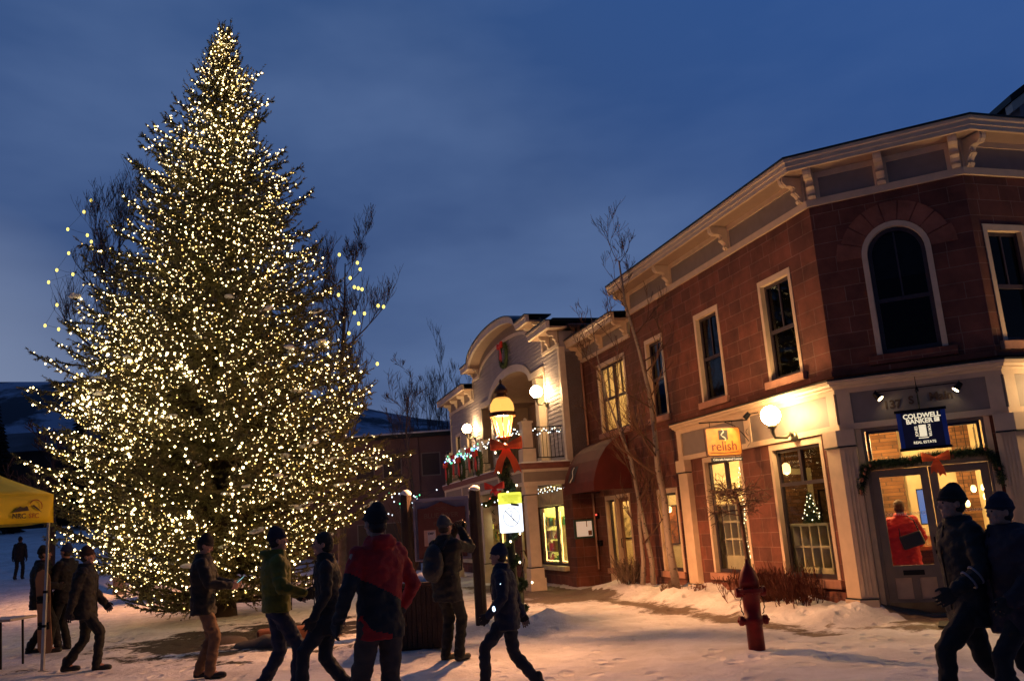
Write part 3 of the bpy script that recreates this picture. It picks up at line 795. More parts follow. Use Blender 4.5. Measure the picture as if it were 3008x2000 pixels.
def bow(parent, M, s=1.0, mat=None, tails=(0.4, 0.34), name='bow', splay=0.25):
    """ribbon bow, local x across, y outwards, z up"""
    mb = MB()
    def strip(pts, w, th=0.006):
        vs = []
        for (x, y, z), ww in zip(pts, w):
            vs += [(x, y - ww, z), (x, y + ww, z)]
        n = len(pts)
        mb.add([Vector(v) * s for v in vs], [(2 * i, 2 * i + 1, 2 * i + 3, 2 * i + 2) for i in range(n - 1)])
    for sg in (-1, 1):
        vs = []; n = 15
        for k in range(n):
            a = math.pi * 2 * k / (n - 1)
            x = sg * 0.105 * (1 - math.cos(a)); y = 0.035 + 0.045 * math.sin(a)
            w = 0.018 + 0.062 * (0.5 - 0.5 * math.cos(a)) ** 0.8
            zc = 0.045 * (0.5 - 0.5 * math.cos(a))
            vs += [(x, y, zc - w), (x * 1.03, y + 0.012, zc), (x, y, zc + w)]
        mb.add([Vector(v) * s for v in vs], [(3 * i + j, 3 * i + j + 1, 3 * i + j + 4, 3 * i + j + 3) for i in range(n - 1) for j in (0, 1)])
    mb.sphere((0, 0.03 * s, 0), 0.035 * s, 8, 6)
    for sg, L in ((-1, tails[0]), (1, tails[1])):
        w = 0.05
        p = [(0, 0.02), (sg * 0.02, -0.08), (sg * (0.03 + splay * L * 0.5), -L * 0.5), (sg * (0.03 + splay * L), -L)]
        vs = []
        for i, (x, z) in enumerate(p):
            ww = w * (0.4 if i == 0 else 1)
            vs += [(x - ww, 0.03 + 0.01 * (i % 2), z), (x + ww, 0.035, z)]
        vs.append((p[-1][0], 0.03, p[-1][1] + 0.05))
        vs = [Vector(v) * s for v in vs]
        mb.add(vs, [(0, 1, 3, 2), (2, 3, 5, 4), (4, 5, 8), (4, 8, 6), (5, 7, 8)])
    o = ob(name, mb, mat or RED, parent, M, smooth=False)
    sd = o.modifiers.new('s', 'SOLIDIFY'); sd.thickness = 0.006
    return o
def wreath(F, u, n, z, r, label, group=None, s=1.0):
    t_ = thing('wreath', label, 'wreath', W_(F, u, n, z), group=group)
    mb = MB(); pts = [(u + r * math.cos(a), n, z + r * math.sin(a)) for a in [2 * math.pi * k / 20 for k in range(21)]]
    mb.tube(pts, r * 0.16, 6); needles(mb, pts, r * 0.26, 700, 0.07, 0.014)
    ob('greenery', mb, NEEDLE, t_, F)
    bow(t_, F @ Matrix.Translation((u, n + 0.06, z + r * 0.75)), 1.2 * s, RED, (0.42, 0.36), splay=0.1)
    return t_
def globe_lamp(F, u, z, label, out=0.36, r=0.165, group=None, strength=125):
    t_ = thing('globe_lamp', label, 'wall lamp', W_(F, u, 0, z), group=group)
    mb = MB(); mb.tube([(u, 0.05, z - 0.36), (u, 0.08, z - 0.36)], 0.085, 14)
    mb.tube([(u, 0.07, z - 0.34), (u, 0.14, z - 0.30), (u, 0.2, z - 0.37), (u, out - 0.03, z - 0.36), (u, out, z - 0.28), (u, out, z - 0.2)], [0.03, 0.035, 0.025, 0.025, 0.03, 0.05], 8)
    mb.lathe([(0.03, z - 0.22), (0.075, z - 0.2), (0.08, z - 0.165), (0.03, z - 0.15)], (u, out, 0), 14)
    ob('bracket_arm', mb, pmat('bronze_green_metal', (0.16, 0.17, 0.13), 0.45, 0.6), t_, F, smooth=True)
    mb = MB(); mb.sphere((u, out, z), r, 24, 16)
    ob('globe', mb, emat('opal_globe', (1.0, 0.60, 0.25), strength), t_, F, smooth=True)
    return t_
def text_mesh(s, size, extrude=0.003, bold=0.0, align='CENTER'):
    c = bpy.data.curves.new('txt', 'FONT'); c.body = s; c.size = size; c.extrude = extrude; c.offset = bold
    c.align_x = align; c.align_y = 'CENTER'
    o = bpy.data.objects.new('txt', c); COL.objects.link(o)
    dg = bpy.context.evaluated_depsgraph_get()
    me = bpy.data.meshes.new_from_object(o.evaluated_get(dg))
    bpy.data.objects.remove(o)
    return me
def text(parent, s, M, size, mat, name='lettering', **k):
    """M: x to the reader's right, y up, z out of the face"""
    me = text_mesh(s, size, **k); me.materials.clear(); me.materials.append(mat)
    return ob(name, me, None, parent, M)
def face(F, u, n, z):
    """text matrix on a wall frame (u runs to the reader's left)"""
    return F @ Matrix(((-1, 0, 0, u), (0, 0, 1, n), (0, 1, 0, z), (0, 0, 0, 1)))

# ------------------------------------------------------------------ door bay
mb = MB()
for a, b in ((0.27, 0.312), (1.862, 1.90)): mb.box(DU(b), DU(a), -0.12, -0.02, 0.02, 2.70)
mb.box(DU(1.862), DU(0.312), -0.12, -0.02, 2.075, 2.22); mb.box(DU(1.862), DU(0.312), -0.12, -0.02, 2.655, 2.70)
mb.box(DU(1.862), DU(0.312), -0.14, 0.04, 0.0, 0.03)
ob('door_frame', mb, DOORP, B, FD)
for a_, b_ in ((0.195, 0.268), (1.902, 1.975)):
    mb = MB(); mb.box(DU(b_), DU(a_), -0.1, 0.02, 0.0, 2.698); ob('door_casing', mb, CREAM, B, FD)
mb = MB(); 
for a, b in ((0.33, 0.37), (1.80, 1.84)): mb.box(DU(b), DU(a), -0.1, -0.04, 2.222, 2.653)
mb.box(DU(1.80), DU(0.37), -0.1, -0.04, 2.61, 2.653)
tw = ob('transom_window', mb, DARKFR, B, FD)
mb = MB(); mb.box(DU(1.81), DU(0.36), -0.075, -0.07, 2.225, 2.62); ob('pane', mb, GLASS, tw, FD)
PALEP = pmat('pale_door_panel', (0.52, 0.36, 0.26), 0.5)
for i, (a, b) in enumerate(((0.314, 1.083), (1.091, 1.86))):
    mb = MB(); n0, n1 = -0.085, -0.04
    st = 0.11
    mb.box(DU(a + st), DU(a), n0, n1, 0.04, 2.07); mb.box(DU(b), DU(b - st), n0, n1, 0.04, 2.07)
    mb.box(DU(b - st), DU(a + st), n0, n1, 1.96, 2.07); mb.box(DU(b - st), DU(a + st), n0, n1, 0.53, 0.70)
    mb.box(DU(b - st), DU(a + st), n0, n1, 0.04, 0.235); mid_ = (a + b) / 2
    mb.box(DU(mid_ + 0.05), DU(mid_ - 0.05), n0, n1, 0.235, 0.53)
    d = ob('door', mb, DOORP, B, FD)
    pm = MB(); pm.box(DU(b - st), DU(a + st), -0.066, -0.06, 0.70, 1.96); ob('pane', pm, GLASS, d, FD)
    for c_ in (-1, 1):
        x0, x1 = (a + st, mid_ - 0.05) if c_ < 0 else (mid_ + 0.05, b - st)
        pm = MB(); pm.box(DU(x1), DU(x0), n0 + 0.005, n1 - 0.015, 0.235, 0.53); ob('panel', pm, PALEP, d, FD, bevel=0.006)
    pm = MB(); pm.box(DU(b - 0.01), DU(a + 0.01), n1 + 0.001, n1 + 0.006, 0.05, 0.19); ob('kick_plate', pm, pmat('tarnished_brass', (0.16, 0.13, 0.09), 0.35, 0.8), d, FD)
    if i == 0:
        pm = MB(); pm.box(DU(0.83), DU(0.55), n1 + 0.001, n1 + 0.012, 0.565, 0.635); ob('mail_slot', pm, BLACKM, d, FD)
    hx = b - 0.055 if i == 0 else a + 0.055
    pm = MB(); pm.tube([(DU(hx), n1, 0.85), (DU(hx), n1 + 0.05, 0.85), (DU(hx), n1 + 0.05, 1.08), (DU(hx), n1, 1.08)], 0.011, 6); ob('handle', pm, BLACKM, d, FD, smooth=True)
WHITEL = pmat('white_window_lettering', (0.8, 0.78, 0.7), 0.5)
text(B, 'COLDWELL BANKER', face(FD, DU(0.70), -0.056, 1.42), 0.062, WHITEL, extrude=0.001)
text(B, 'COLDWELL BANKER', face(FD, DU(1.48), -0.056, 1.42), 0.05, WHITEL, extrude=0.001)
NUM = pmat('dark_bronze_letters', (0.09, 0.05, 0.03), 0.5)
text(B, '137', face(FD, DU(0.76), 0.03, 3.0), 0.165, NUM, bold=0.004, extrude=0.006)
text(B, 'S', face(FD, DU(1.02), 0.03, 3.03), 0.165, NUM, bold=0.004, extrude=0.006)
text(B, 'Main', face(FD, DU(1.42), 0.03, 3.05), 0.165, NUM, bold=0.004, extrude=0.006)
# banner sign hung in front of the frieze
bn = thing('hanging_sign', 'blue real estate banner sign hung from an iron bracket over the double door', 'sign', W_(FD, DU(1.12), 0.3, 2.9))
NAVY = pmat('navy_banner', (0.012, 0.02, 0.09), 0.6); ROYAL = pmat('royal_blue_banner_edge', (0.01, 0.06, 0.42), 0.6)
mb = MB(); mb.box(DU(1.42), DU(0.82), 0.28, 0.292, 2.33, 2.84); ob('banner', mb, NAVY, bn, FD)
for a, b in ((0.80, 0.86), (1.38, 1.44)):
    mb = MB(); mb.box(DU(b), DU(a), 0.275, 0.297, 2.33, 2.84); ob('banner_edge', mb, ROYAL, bn, FD)
for z in (2.855, 2.315):
    mb = MB(); mb.box(DU(1.46), DU(0.78), 0.268, 0.304, z - 0.02, z + 0.02); ob('rail', mb, BLACKM, bn, FD)
mb = MB(); mb.tube([W_(FD, DU(1.12), 0.02, 3.2), W_(FD, DU(1.12), 0.4, 3.1)], 0.012); mb.tube([W_(FD, DU(1.12), 0.29, 3.12), W_(FD, DU(1.12), 0.29, 2.87)], 0.01)
mb.tube([W_(FD, DU(1.12), 0.05, 2.95), W_(FD, DU(1.12), 0.2, 3.05), W_(FD, DU(1.12), 0.34, 3.1)], 0.008)
mb.lathe([(0.03, 0), (0.02, 0.05), (0.008, 0.08), (0.004, 0.22)], W_(FD, DU(1.12), 0.2, 3.13), 8)
mb.tube([W_(FD, DU(0.56), 0.12, 3.2), W_(FD, DU(1.68), 0.12, 3.2)], 0.008)
ob('bracket_arm', mb, BLACKM, bn)
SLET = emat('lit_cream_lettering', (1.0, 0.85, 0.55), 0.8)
text(bn, 'COLDWELL', face(FD, DU(1.13), 0.294, 2.775), 0.092, SLET, bold=0.003, extrude=0.002)
text(bn, 'BANKER', face(FD, DU(1.09), 0.294, 2.70), 0.092, SLET, bold=0.003, extrude=0.002)
mb = MB(); mb.box(DU(1.35), DU(1.285), 0.293, 0.297, 2.675, 2.735); o1 = ob('emblem', mb, SLET, bn, FD)
text(o1, 'C', face(FD, DU(1.315), 0.298, 2.705), 0.045, NAVY, extrude=0.001)
mb = MB(); mb.box(DU(1.165), DU(1.07), 0.293, 0.296, 2.48, 2.645); ob('emblem', mb, SLET, bn, FD)
Rm = Matrix.Rotation(math.radians(90), 4, 'Z'); Rn = Matrix.Rotation(math.radians(-90), 4, 'Z')
text(bn, 'JONES', face(FD, DU(1.035), 0.294, 2.56) @ Rm, 0.052, SLET, bold=0.001, extrude=0.002)
text(bn, 'PORTER', face(FD, DU(1.205), 0.294, 2.56) @ Rn, 0.048, SLET, bold=0.001, extrude=0.002)
mb = MB(); mb.box(DU(1.18), DU(1.05), 0.293, 0.296, 2.455, 2.467); ob('underline', mb, SLET, bn, FD)
text(bn, 'REAL ESTATE', face(FD, DU(1.12), 0.294, 2.40), 0.05, SLET, bold=0.001, extrude=0.002)
def spot(v, aim, label):
    t_ = thing('spotlight', label, 'spotlight', W_(FD, DU(v), 0.12, 3.2), group='spotlights over the banner sign')
    p = W_(FD, DU(v), 0.16, 3.17); q = W_(FD, DU(aim), 0.28, 2.7); d = (q - p).normalized()
    mb = MB(); mb.tube([p - d * 0.02, p + d * 0.10], [0.04, 0.055], 12); mb.tube([W_(FD, DU(v), 0.05, 3.23), p], 0.012)
    ob('housing', mb, BLACKM, t_, smooth=False)
    mb = MB(); mb.tube([p + d * 0.1005, p + d * 0.104], 0.047, 12); ob('lens', mb, emat('spot_lens', (1.0, 0.75, 0.4), 14), t_)
    l = bpy.data.lights.new('spot_light', 'SPOT'); l.energy = 26; l.color = (1.0, 0.72, 0.4); l.spot_size = math.radians(70); l.spot_blend = 0.6; l.shadow_soft_size = 0.04
    o = bpy.data.objects.new('spot_light', l); COL.objects.link(o)
    M = Matrix.Translation(p + d * 0.115) @ d.to_track_quat('-Z', 'Y').to_matrix().to_4x4()
    WM[o.name] = M; place(o, M, t_)
spot(0.56, 0.95, 'left black spotlight above the door number, aimed down at the banner sign')
spot(1.68, 1.3, 'right black spotlight above the door, aimed down at the banner sign')
# garland over the door
gt = thing('door_garland', 'evergreen garland with pine cones and a red bow draped over the double door', 'garland', W_(FD, DU(1.1), 0.06, 2.2))
gp_ = [W_(FD, DU(v), 0.09, z) for v, z in ((0.16, 1.78), (0.20, 1.98), (0.28, 2.12), (0.45, 2.17), (0.7, 2.15), (0.95, 2.17), (1.1, 2.2), (1.35, 2.2), (1.6, 2.21), (1.85, 2.22), (1.95, 2.08), (2.0, 1.88), (2.01, 1.75))]
mb = MB(); mb.tube(gp_, 0.035, 6); needles(mb, gp_, 0.11, 4200, 0.065, 0.012); ob('greenery', mb, NEEDLE, gt)
mb = MB()
for k in range(14):
    i = random.randrange(len(gp_) - 1); p = gp_[i].lerp(gp_[i + 1], random.random()); mb.sphere(p + Vector((-0.03, -0.07, random.uniform(-.05, .03))), 0.022, 6, 5, (1, 1, 1.4))
ob('pine_cones', mb, pmat('pine_cone', (0.25, 0.08, 0.04)), gt)
bow(gt, FD @ Matrix.Translation((DU(1.22), 0.17, 2.16)), 0.85, ORANGE_RED, (0.3, 0.25), splay=0.12)
mb = MB(); mb.box(DU(2.05), DU(0.95), 0.75, 1.25, 0.012, 0.03)
for k in range(9): mb.box(DU(2.04 - k * 0.12), DU(2.03 - k * 0.12), 0.76, 1.24, 0.03, 0.036)
tag(ob('door_mat', mb, pmat('black_rubber', (0.02, 0.018, 0.016), 0.8), None, FD), 'black ribbed rubber mat on the pavement before the double door', 'door mat')
# inside the door bay
IN = lambda v, n, z: W_(FD, DU(v), n, z)
pendant(IN(1.64, -2.5, 1.72), 1.1, 0.045, 'upper left bulb of the pendant cluster behind the right door', power=22)
pendant(IN(1.79, -2.6, 1.73), 1.0, 0.04, 'pendant bulb nearest the right door jamb, upper of the cluster', power=0)
pendant(IN(1.80, -2.3, 1.58), 1.2, 0.045, 'pendant bulb beside the right door jamb, lower of the cluster', power=14)
pendant(IN(1.51, -2.5, 1.48), 1.3, 0.045, 'lowest pendant bulb at the left of the cluster behind the door', power=0)
l = lamp('room_light', (0, 0, 0), 60, WARM2, 0.12)
dl = thing('ceiling_lamp', 'round flush ceiling lamp inside the door bay room', 'lamp', IN(0.8, -1.5, 2.8))
p = IN(0.8, -1.5, 2.8); mb = MB(); mb.lathe([(0.16, 0.05), (0.16, 0.0), (0.10, -0.03), (0.02, -0.035)], p, 18); ob('diffuser', mb, emat('ceiling_diffuser', (1, 0.7, 0.35), 5), dl)
WM[l.name] = Matrix.Translation(p - Vector((0, 0, 0.25))); place(l, WM[l.name], dl)
tv = thing('wall_screen', 'narrow upright blue screen on the wall inside the left door leaf', 'screen', IN(1.15, -2.6, 1.5))
mb = MB(); mb.box(DU(0.92), DU(0.76), -2.66, -2.62, 1.18, 1.78); ob('casing', mb, BLACKM, tv, FD)
mb = MB(); mb.box(DU(0.905), DU(0.775), -2.619, -2.615, 1.2, 1.76); ob('display', mb, emat('blue_screen', (0.03, 0.16, 0.5), 0.9, base=(0.02,0.02,0.03)), tv, FD)
tv = thing('wall_screen', 'small wide blue screen behind the right door leaf', 'screen', IN(1.6, -2.9, 1.6))
mb = MB(); mb.box(DU(1.36), DU(1.12), -2.96, -2.92, 1.46, 1.76); ob('casing', mb, BLACKM, tv, FD)
mb = MB(); mb.box(DU(1.34), DU(1.14), -2.919, -2.915, 1.48, 1.74); ob('display', mb, MATS['blue_screen'], tv, FD)
dk = thing('reception_desk', 'wooden reception desk with white boxes on top seen through the left door', 'desk', IN(1.3, -1.6, 0.06))
mb = MB(); mb.box(DU(1.35), DU(0.68), -2.2, -1.5, 0.82, 0.88); ob('desktop', mb, pmat('orange_wood', (0.45, 0.18, 0.05), 0.4), dk, FD)
mb = MB(); mb.box(DU(1.32), DU(0.7), -2.15, -1.55, 0.06, 0.819); ob('base', mb, INTB, dk, FD)
for k, (v, w, hh) in enumerate(((0.72, 0.12, 0.26), (0.86, 0.10, 0.14))):
    mb = MB(); mb.box(DU(v + w), DU(v), -1.9, -1.7, 0.882, 0.882 + hh); mb.box(DU(v + w + 0.01), DU(v - 0.01), -1.91, -1.69, 0.882 + hh, 0.90 + hh)
    tag(ob('storage_box', mb, pmat('white_card', (0.7, 0.66, 0.5)), None, FD), ['taller white box standing on the reception desk', 'shorter white box at the right end of the reception desk'][k], 'box', 'white boxes on the reception desk')

# ------------------------------------------------------------------ shop fittings behind the left-hand windows
for (u, n, z, pw, lb) in ((1.3, -1.2, 2.80, 190, 'round ceiling lamp behind the right shop window'), (3.9, -1.2, 2.80, 210, 'round ceiling lamp behind the middle shop window'), (6.4, -1.2, 2.80, 130, 'round ceiling lamp behind the narrow window'), (9.2, -1.2, 2.80, 130, 'round ceiling lamp inside the awning entrance')):
    p = W_(FL, u, n, z); t_ = thing('ceiling_lamp', lb, 'lamp', p, group='ceiling lamps in the restaurant')
    mb = MB(); mb.lathe([(0.13, 0.05), (0.13, 0.0), (0.08, -0.03), (0.02, -0.035)], p, 18); ob('diffuser', mb, MATS['ceiling_diffuser'], t_)
    l = lamp('room_light', (0, 0, 0), pw, WARM2, 0.12); WM[l.name] = Matrix.Translation(p - Vector((0, 0, 0.3))); place(l, WM[l.name], t_)
p = W_(FL, 8.4, -1.3, 5.3)
pendant(tuple(p), 0.8, 0.09, 'lit pendant lamp in the upper window over the awning', power=160)
pendant(tuple(W_(FL, 2.15, -0.4, 2.28)), 0.45, 0.08, 'amber glass pendant near the top of the right shop window', power=10)
pendant(tuple(W_(FL, 6.6, -0.3, 1.75)), 1.0, 0.05, 'small round pendant behind the narrow window', power=6)
WHT = pmat('cream_shelf_wood', (0.62, 0.54, 0.34), 0.5)
BOT = pmat('dark_bottle_glass', (0.02, 0.03, 0.02), 0.15)
def rack(u0, u1, z0, z1, cols, rows, n, label, drawer=False):
    t_ = thing('shelf_rack', label, 'shelf', W_(FL, u0, n, 0.06))
    mb = MB(); th = 0.018
    for k in range(cols + 1):
        u = u0 + (u1 - u0) * k / cols; mb.box(u - th, u + th, n - 0.3, n, z0, z1)
    for k in range(rows + 1):
        z = z0 + (z1 - z0) * k / rows; mb.box(u0, u1, n - 0.298, n + 0.002, z - th, z + th)
    mb.box(u0 - 0.03, u1 + 0.03, n - 0.32, n + 0.01, 0.06, z0 - th - 0.001)
    ob('frame', mb, WHT, t_, FL)
    mb = MB(); mb.box(u0, u1, n - 0.33, n - 0.321, z0, z1); ob('back_panel', mb, INTB, t_, FL)
    q = 0
    for i in range(cols):
        for j in range(rows):
            if random.random() < 0.85:
                c0 = u0 + (u1 - u0) * (i + 0.5) / cols; zb = z0 + (z1 - z0) * j / rows + th + 0.001
                hgt = min((z1 - z0) / rows - 0.06, 0.27) * random.uniform(0.8, 1)
                mb = MB(); mb.lathe([(0.04, 0), (0.04, hgt * 0.55), (0.014, hgt * 0.75), (0.014, hgt)], (c0, n - 0.12, zb), 8)
                b_o = ob('wine_bottle', mb, BOT, None, FL); tag(b_o, 'dark wine bottle standing in a cell of the cream rack, %s' % label.split(' rack ')[-1], 'bottle', 'bottles in the rack ' + label.split(' rack ')[-1]); q += 1
rack(3.45, 4.75, 0.78, 1.75, 5, 3, -0.24, 'tall cream gridded rack behind the middle shop window')
rack(1.0, 2.45, 0.62, 1.32, 6, 2, -0.24, 'low cream gridded rack behind the right shop window')
mb = MB(); mb.box(2.7, 2.76, -3.6, -0.24, 0.06, 2.86)
ob('interior_wall', mb, INTB, B, FL)
mb = MB(); mb.box(2.66, 2.695, -1.25, -1.15, 0.06, 2.3); mb.box(2.66, 2.695, -0.55, -0.45, 0.06, 2.3); mb.box(2.66, 2.695, -1.15, -0.55, 2.2, 2.3); mb.box(5.22, 5.27, -1.3, -1.2, 0.06, 2.3); mb.box(5.22, 5.27, -0.5, -0.4, 0.06, 2.3); mb.box(5.22, 5.27, -1.2, -0.5, 2.2, 2.3)
ob('door_frame', mb, WHT, B, FL)
def picture(u, n, z, w, h_, label, seed):
    t_ = thing('framed_picture', label, 'picture', W_(FL, u, n, z))
    mb = MB()
    for a in ((-w / 2, w / 2, h_ / 2 - 0.03, h_ / 2), (-w / 2, w / 2, -h_ / 2, -h_ / 2 + 0.03), (-w / 2, -w / 2 + 0.03, -h_ / 2 + 0.03, h_ / 2 - 0.03), (w / 2 - 0.03, w / 2, -h_ / 2 + 0.03, h_ / 2 - 0.03)):
        mb.box(u - 0.025, u, n + a[0], n + a[1], z + a[2], z + a[3])
    ob('frame', mb, BLACKM, t_, FL)
    mb = MB(); mb.box(u - 0.015, u - 0.002, n - w / 2 + 0.03, n + w / 2 - 0.03, z - h_ / 2 + 0.03, z + h_ / 2 - 0.03); ob('print', mb, pmat('print_%d' % seed, [(0.12, 0.07, 0.04), (0.3, 0.1, 0.03), (0.08, 0.10, 0.10), (0.35, 0.28, 0.15)][seed % 4], 0.5, var=0.8, scale=9), t_, FL)
picture(2.695, -1.6, 1.55, 0.5, 0.7, 'dark framed picture on the brown wall right of the doorway in the right shop window', 0)
picture(2.695, -2.3, 1.6, 0.45, 0.45, 'square framed picture deep in the room behind the right shop window', 1)
picture(5.22, -1.7, 1.6, 0.5, 0.6, 'framed picture on the pale wall behind the middle shop window', 2)
picture(5.22, -0.32, 1.75, 0.2, 0.55, 'narrow framed notice by the glass of the middle shop window', 3)
picture(10.14, -0.9, 1.5, 0.6, 0.8, 'framed menu poster inside the awning entrance', 3)
picture(7.74, -0.8, 1.4, 0.5, 0.9, 'tall framed poster behind the narrow window', 1)
for i, (u, n) in enumerate(((1.9, -1.5), (4.3, -1.6))):
    tb_ = thing('dining_table', ['round dining table deep behind the right shop window', 'round dining table deep behind the middle shop window'][i], 'table', W_(FL, u, n, 0.06))
    c_ = W_(FL, u, n, 0.06); mb = MB(); mb.lathe([(0.38, 0.70), (0.38, 0.73)], c_, 20); ob('tabletop', mb, pmat('dark_wood_table', (0.12, 0.05, 0.02), 0.4), tb_)
    mb = MB(); mb.lathe([(0.22, 0.0), (0.2, 0.03), (0.04, 0.05), (0.035, 0.69), (0.15, 0.699)], c_, 14); ob('pedestal', mb, BLACKM, tb_)
# small lit tree in the right window
ct = thing('tabletop_christmas_tree', 'small decorated christmas tree with warm lights on the low rack in the right shop window', 'christmas tree', W_(FL, 1.6, -0.40, 1.34))
mb = MB()
for k in range(9):
    zz = 1.36 + k * 0.055; rr = 0.21 * (1 - k / 9.5)
    for j in range(10):
        a = j * 0.63 + k; needles(mb, [(1.6, -0.40, zz + 0.03), (1.6 + rr * math.cos(a), -0.40 + 0.7 * rr * math.sin(a), zz)], 0.02, 34, 0.035, 0.008)
ob('greenery', mb, NEEDLE, ct, FL)
add_bulbs(ct, [W_(FL, 1.6 + 0.2 * (1 - k / 30) * math.cos(k * 2.4), -0.40 + 0.15 * (1 - k / 30) * math.sin(k * 2.4), 1.38 + k * 0.0165) for k in range(28)], BW, 0.009)
string_lights('curtain of tiny warm lights hanging inside the middle shop window', [W_(FL, 3.15 + 0.05 * math.sin(k * 2.3) + 0.09 * (k % 3), -0.17, 0.75 + k * 0.028) for k in range(60)], BW, 0.010)

# ------------------------------------------------------------------ signs and lamps on the sandstone building
globe_lamp(FL, 1.12, 3.10, 'glowing white globe lamp on a curved arm between the restaurant sign and the building corner', 0.45, 0.158, 'globe wall lamps')
globe_lamp(FR, 5.7, 3.10, 'glowing globe lamp on the right-hand storefront beyond the door bay', 0.45, 0.175, 'globe wall lamps')
rs = thing('hanging_sign', 'orange wooden restaurant sign with dark square emblem hung from an iron bracket', 'sign', W_(FL, 2.5, 0.6, 3.15))
FS = frame(K + dirv(AZL) * 2.5, AZR)   # plane across the pavement, u = distance from the wall
mb = MB()
def rrect(u0, u1, z0, z1, r, n=5):
    pts = []
    for cx_, cz_, a0 in ((u1 - r, z1 - r, 0), (u0 + r, z1 - r, 90), (u0 + r, z0 + r, 180), (u1 - r, z0 + r, 270)):
        for k in range(n + 1):
            a = math.radians(a0 + 90 * k / n); pts.append((cx_ + r * math.cos(a), cz_ + r * math.sin(a)))
    return pts
mb.prism(rrect(0.22, 0.92, 2.575, 3.085, 0.05), 1, -0.02, 0.02); ob('border', mb, pmat('dark_red_brown_edge', (0.09, 0.03, 0.02)), rs, FS)
SW = pmat('orange_sign_wood', (0.72, 0.28, 0.045), 0.45, var=0.25, scale=9)
mb = MB(); mb.prism(rrect(0.24, 0.90, 2.595, 3.065, 0.04), 1, 0.0205, 0.026); ob('board', mb, SW, rs, FS)
mb = MB(); mb.box(0.48, 0.66, 0.0265, 0.03, 2.86, 3.03); ob('emblem', mb, pmat('charcoal_emblem', (0.02, 0.02, 0.025)), rs, FS)
mb = MB(); mb.tube([(0.60 - 0.035 * math.sin(k * 0.9) - k * 0.004, 0.031, 3.045 - k * 0.0195) for k in range(11)], [0.006, 0.009, 0.011, 0.012, 0.011, 0.01, 0.011, 0.012, 0.011, 0.009, 0.006], 6)
ob('emblem_curve', mb, WHITEL, rs, FS)
SD = pmat('dark_red_script', (0.16, 0.03, 0.015), 0.5)
text(rs, 'relish', face(FS, 0.57, 0.028, 2.745), 0.235, SD, bold=0.001, extrude=0.002)
mb = MB(); mb.tube([(0.86 - 0.56 * k / 10, 0.03, 2.645 - 0.012 * math.sin(k * 0.314)) for k in range(11)], 0.006, 5); ob('swash', mb, SD, rs, FS)
mb = MB(); mb.box(0.22, 0.84, -0.008, 0.008, 2.485, 2.555); lb_ = ob('lower_board', mb, pmat('black_board', (0.02, 0.015, 0.015)), rs, FS)
text(lb_, 'Colorado Inspired Cuisine', face(FS, 0.53, 0.0095, 2.52), 0.052, SLET, extrude=0.0015)
mb = MB(); mb.tube([(0.02, 0, 3.2), (1.0, 0, 3.17)], 0.012); mb.tube([(0.03, 0, 2.8), (0.15, 0, 2.95), (0.3, 0, 3.1), (0.5, 0, 3.18)], 0.008)
for u in (0.35, 0.8): mb.tube([(u, 0, 3.18), (u, 0, 3.08)], 0.006); mb.tube([(u, 0, 2.58), (u, 0, 2.55)], 0.006)
mb.box(-0.0, 0.03, -0.03, 0.03, 2.75, 3.25)
mb.tube([(0.04 + 0.05 * math.sin(k * .7), 0, 3.05 - k * 0.03) for k in range(12)], 0.006, 5)
ob('bracket_arm', mb, BLACKM, rs, FS)
t_ = thing('spotlight', 'small black spotlight aimed down at the orange restaurant sign', 'spotlight', W_(FS, 0.12, 0.25, 3.22))
p = W_(FS, 0.25, 0.40, 3.25); q = W_(FS, 0.57, 0.02, 2.8); d = (q - p).normalized()
mb = MB(); mb.tube([p - d * 0.03, p + d * 0.09], [0.04, 0.05], 12); mb.tube([W_(FL, 2.1, 0.02, 3.28), p], 0.01); ob('housing', mb, BLACKM, t_)
l = bpy.data.lights.new('spot_light', 'SPOT'); l.energy = 16; l.color = (1.0, 0.68, 0.3); l.spot_size = math.radians(75); l.spot_blend = 0.5; l.shadow_soft_size = 0.03
o = bpy.data.objects.new('spot_light', l); COL.objects.link(o); M = Matrix.Translation(p + d * 0.1) @ d.to_track_quat('-Z', 'Y').to_matrix().to_4x4(); WM[o.name] = M; place(o, M, t_)
# awning
aw = thing('awning', 'maroon barrel awning with a small dark square logo over the restaurant entrance', 'awning', W_(FL, 8.5, 0, 2.4))
mb = MB(); prof = [(0.0, 3.55), (0.18, 3.53), (0.38, 3.44), (0.58, 3.27), (0.76, 3.02), (0.88, 2.75), (0.95, 2.52), (0.96, 2.30)]
th = 0.012
u0, u1 = 7.72, 9.75
pin = [(max(a - 0.02, 0), b - 0.015) for a, b in prof]
vs = [(u, n + 0.04, z) for u in (u0, u1) for n, z in prof]; k = len(prof)
mb.add(vs, [(i, i + 1, k + i + 1, k + i) for i in range(k - 1)])
for u, s_ in ((u0, 1), (u1, -1)):
    poly = [(n + 0.04, z) for n, z in prof] + [(0.04, 2.30)]
    mb.prism(poly, 0, u - 0.006, u + 0.006)
mb.box(u0, u1, 0.985, 0.998, 2.29, 2.50)
ob('canvas', mb, MAROON, aw, FL)
mb = MB()
for u in (u0 + 0.03, u1 - 0.03): mb.tube([(u, 0.05, 2.31), (u, 0.96, 2.31)], 0.012)
mb.tube([(u0 + .03, 0.96, 2.31), (u1 - .03, 0.96, 2.31)], 0.012); ob('frame', mb, BLACKM, aw, FL)
mb = MB()
vs = []
for i in range(3):
    n, z = [(0.80, 2.95), (0.885, 2.75), (0.94, 2.58)][i]
    vs += [(9.0, n + 0.052, z), (9.45, n + 0.052, z)]
mb.add(vs, [(0, 1, 3, 2), (2, 3, 5, 4)]); lg = ob('logo', mb, MATS['charcoal_emblem'], aw, FL)
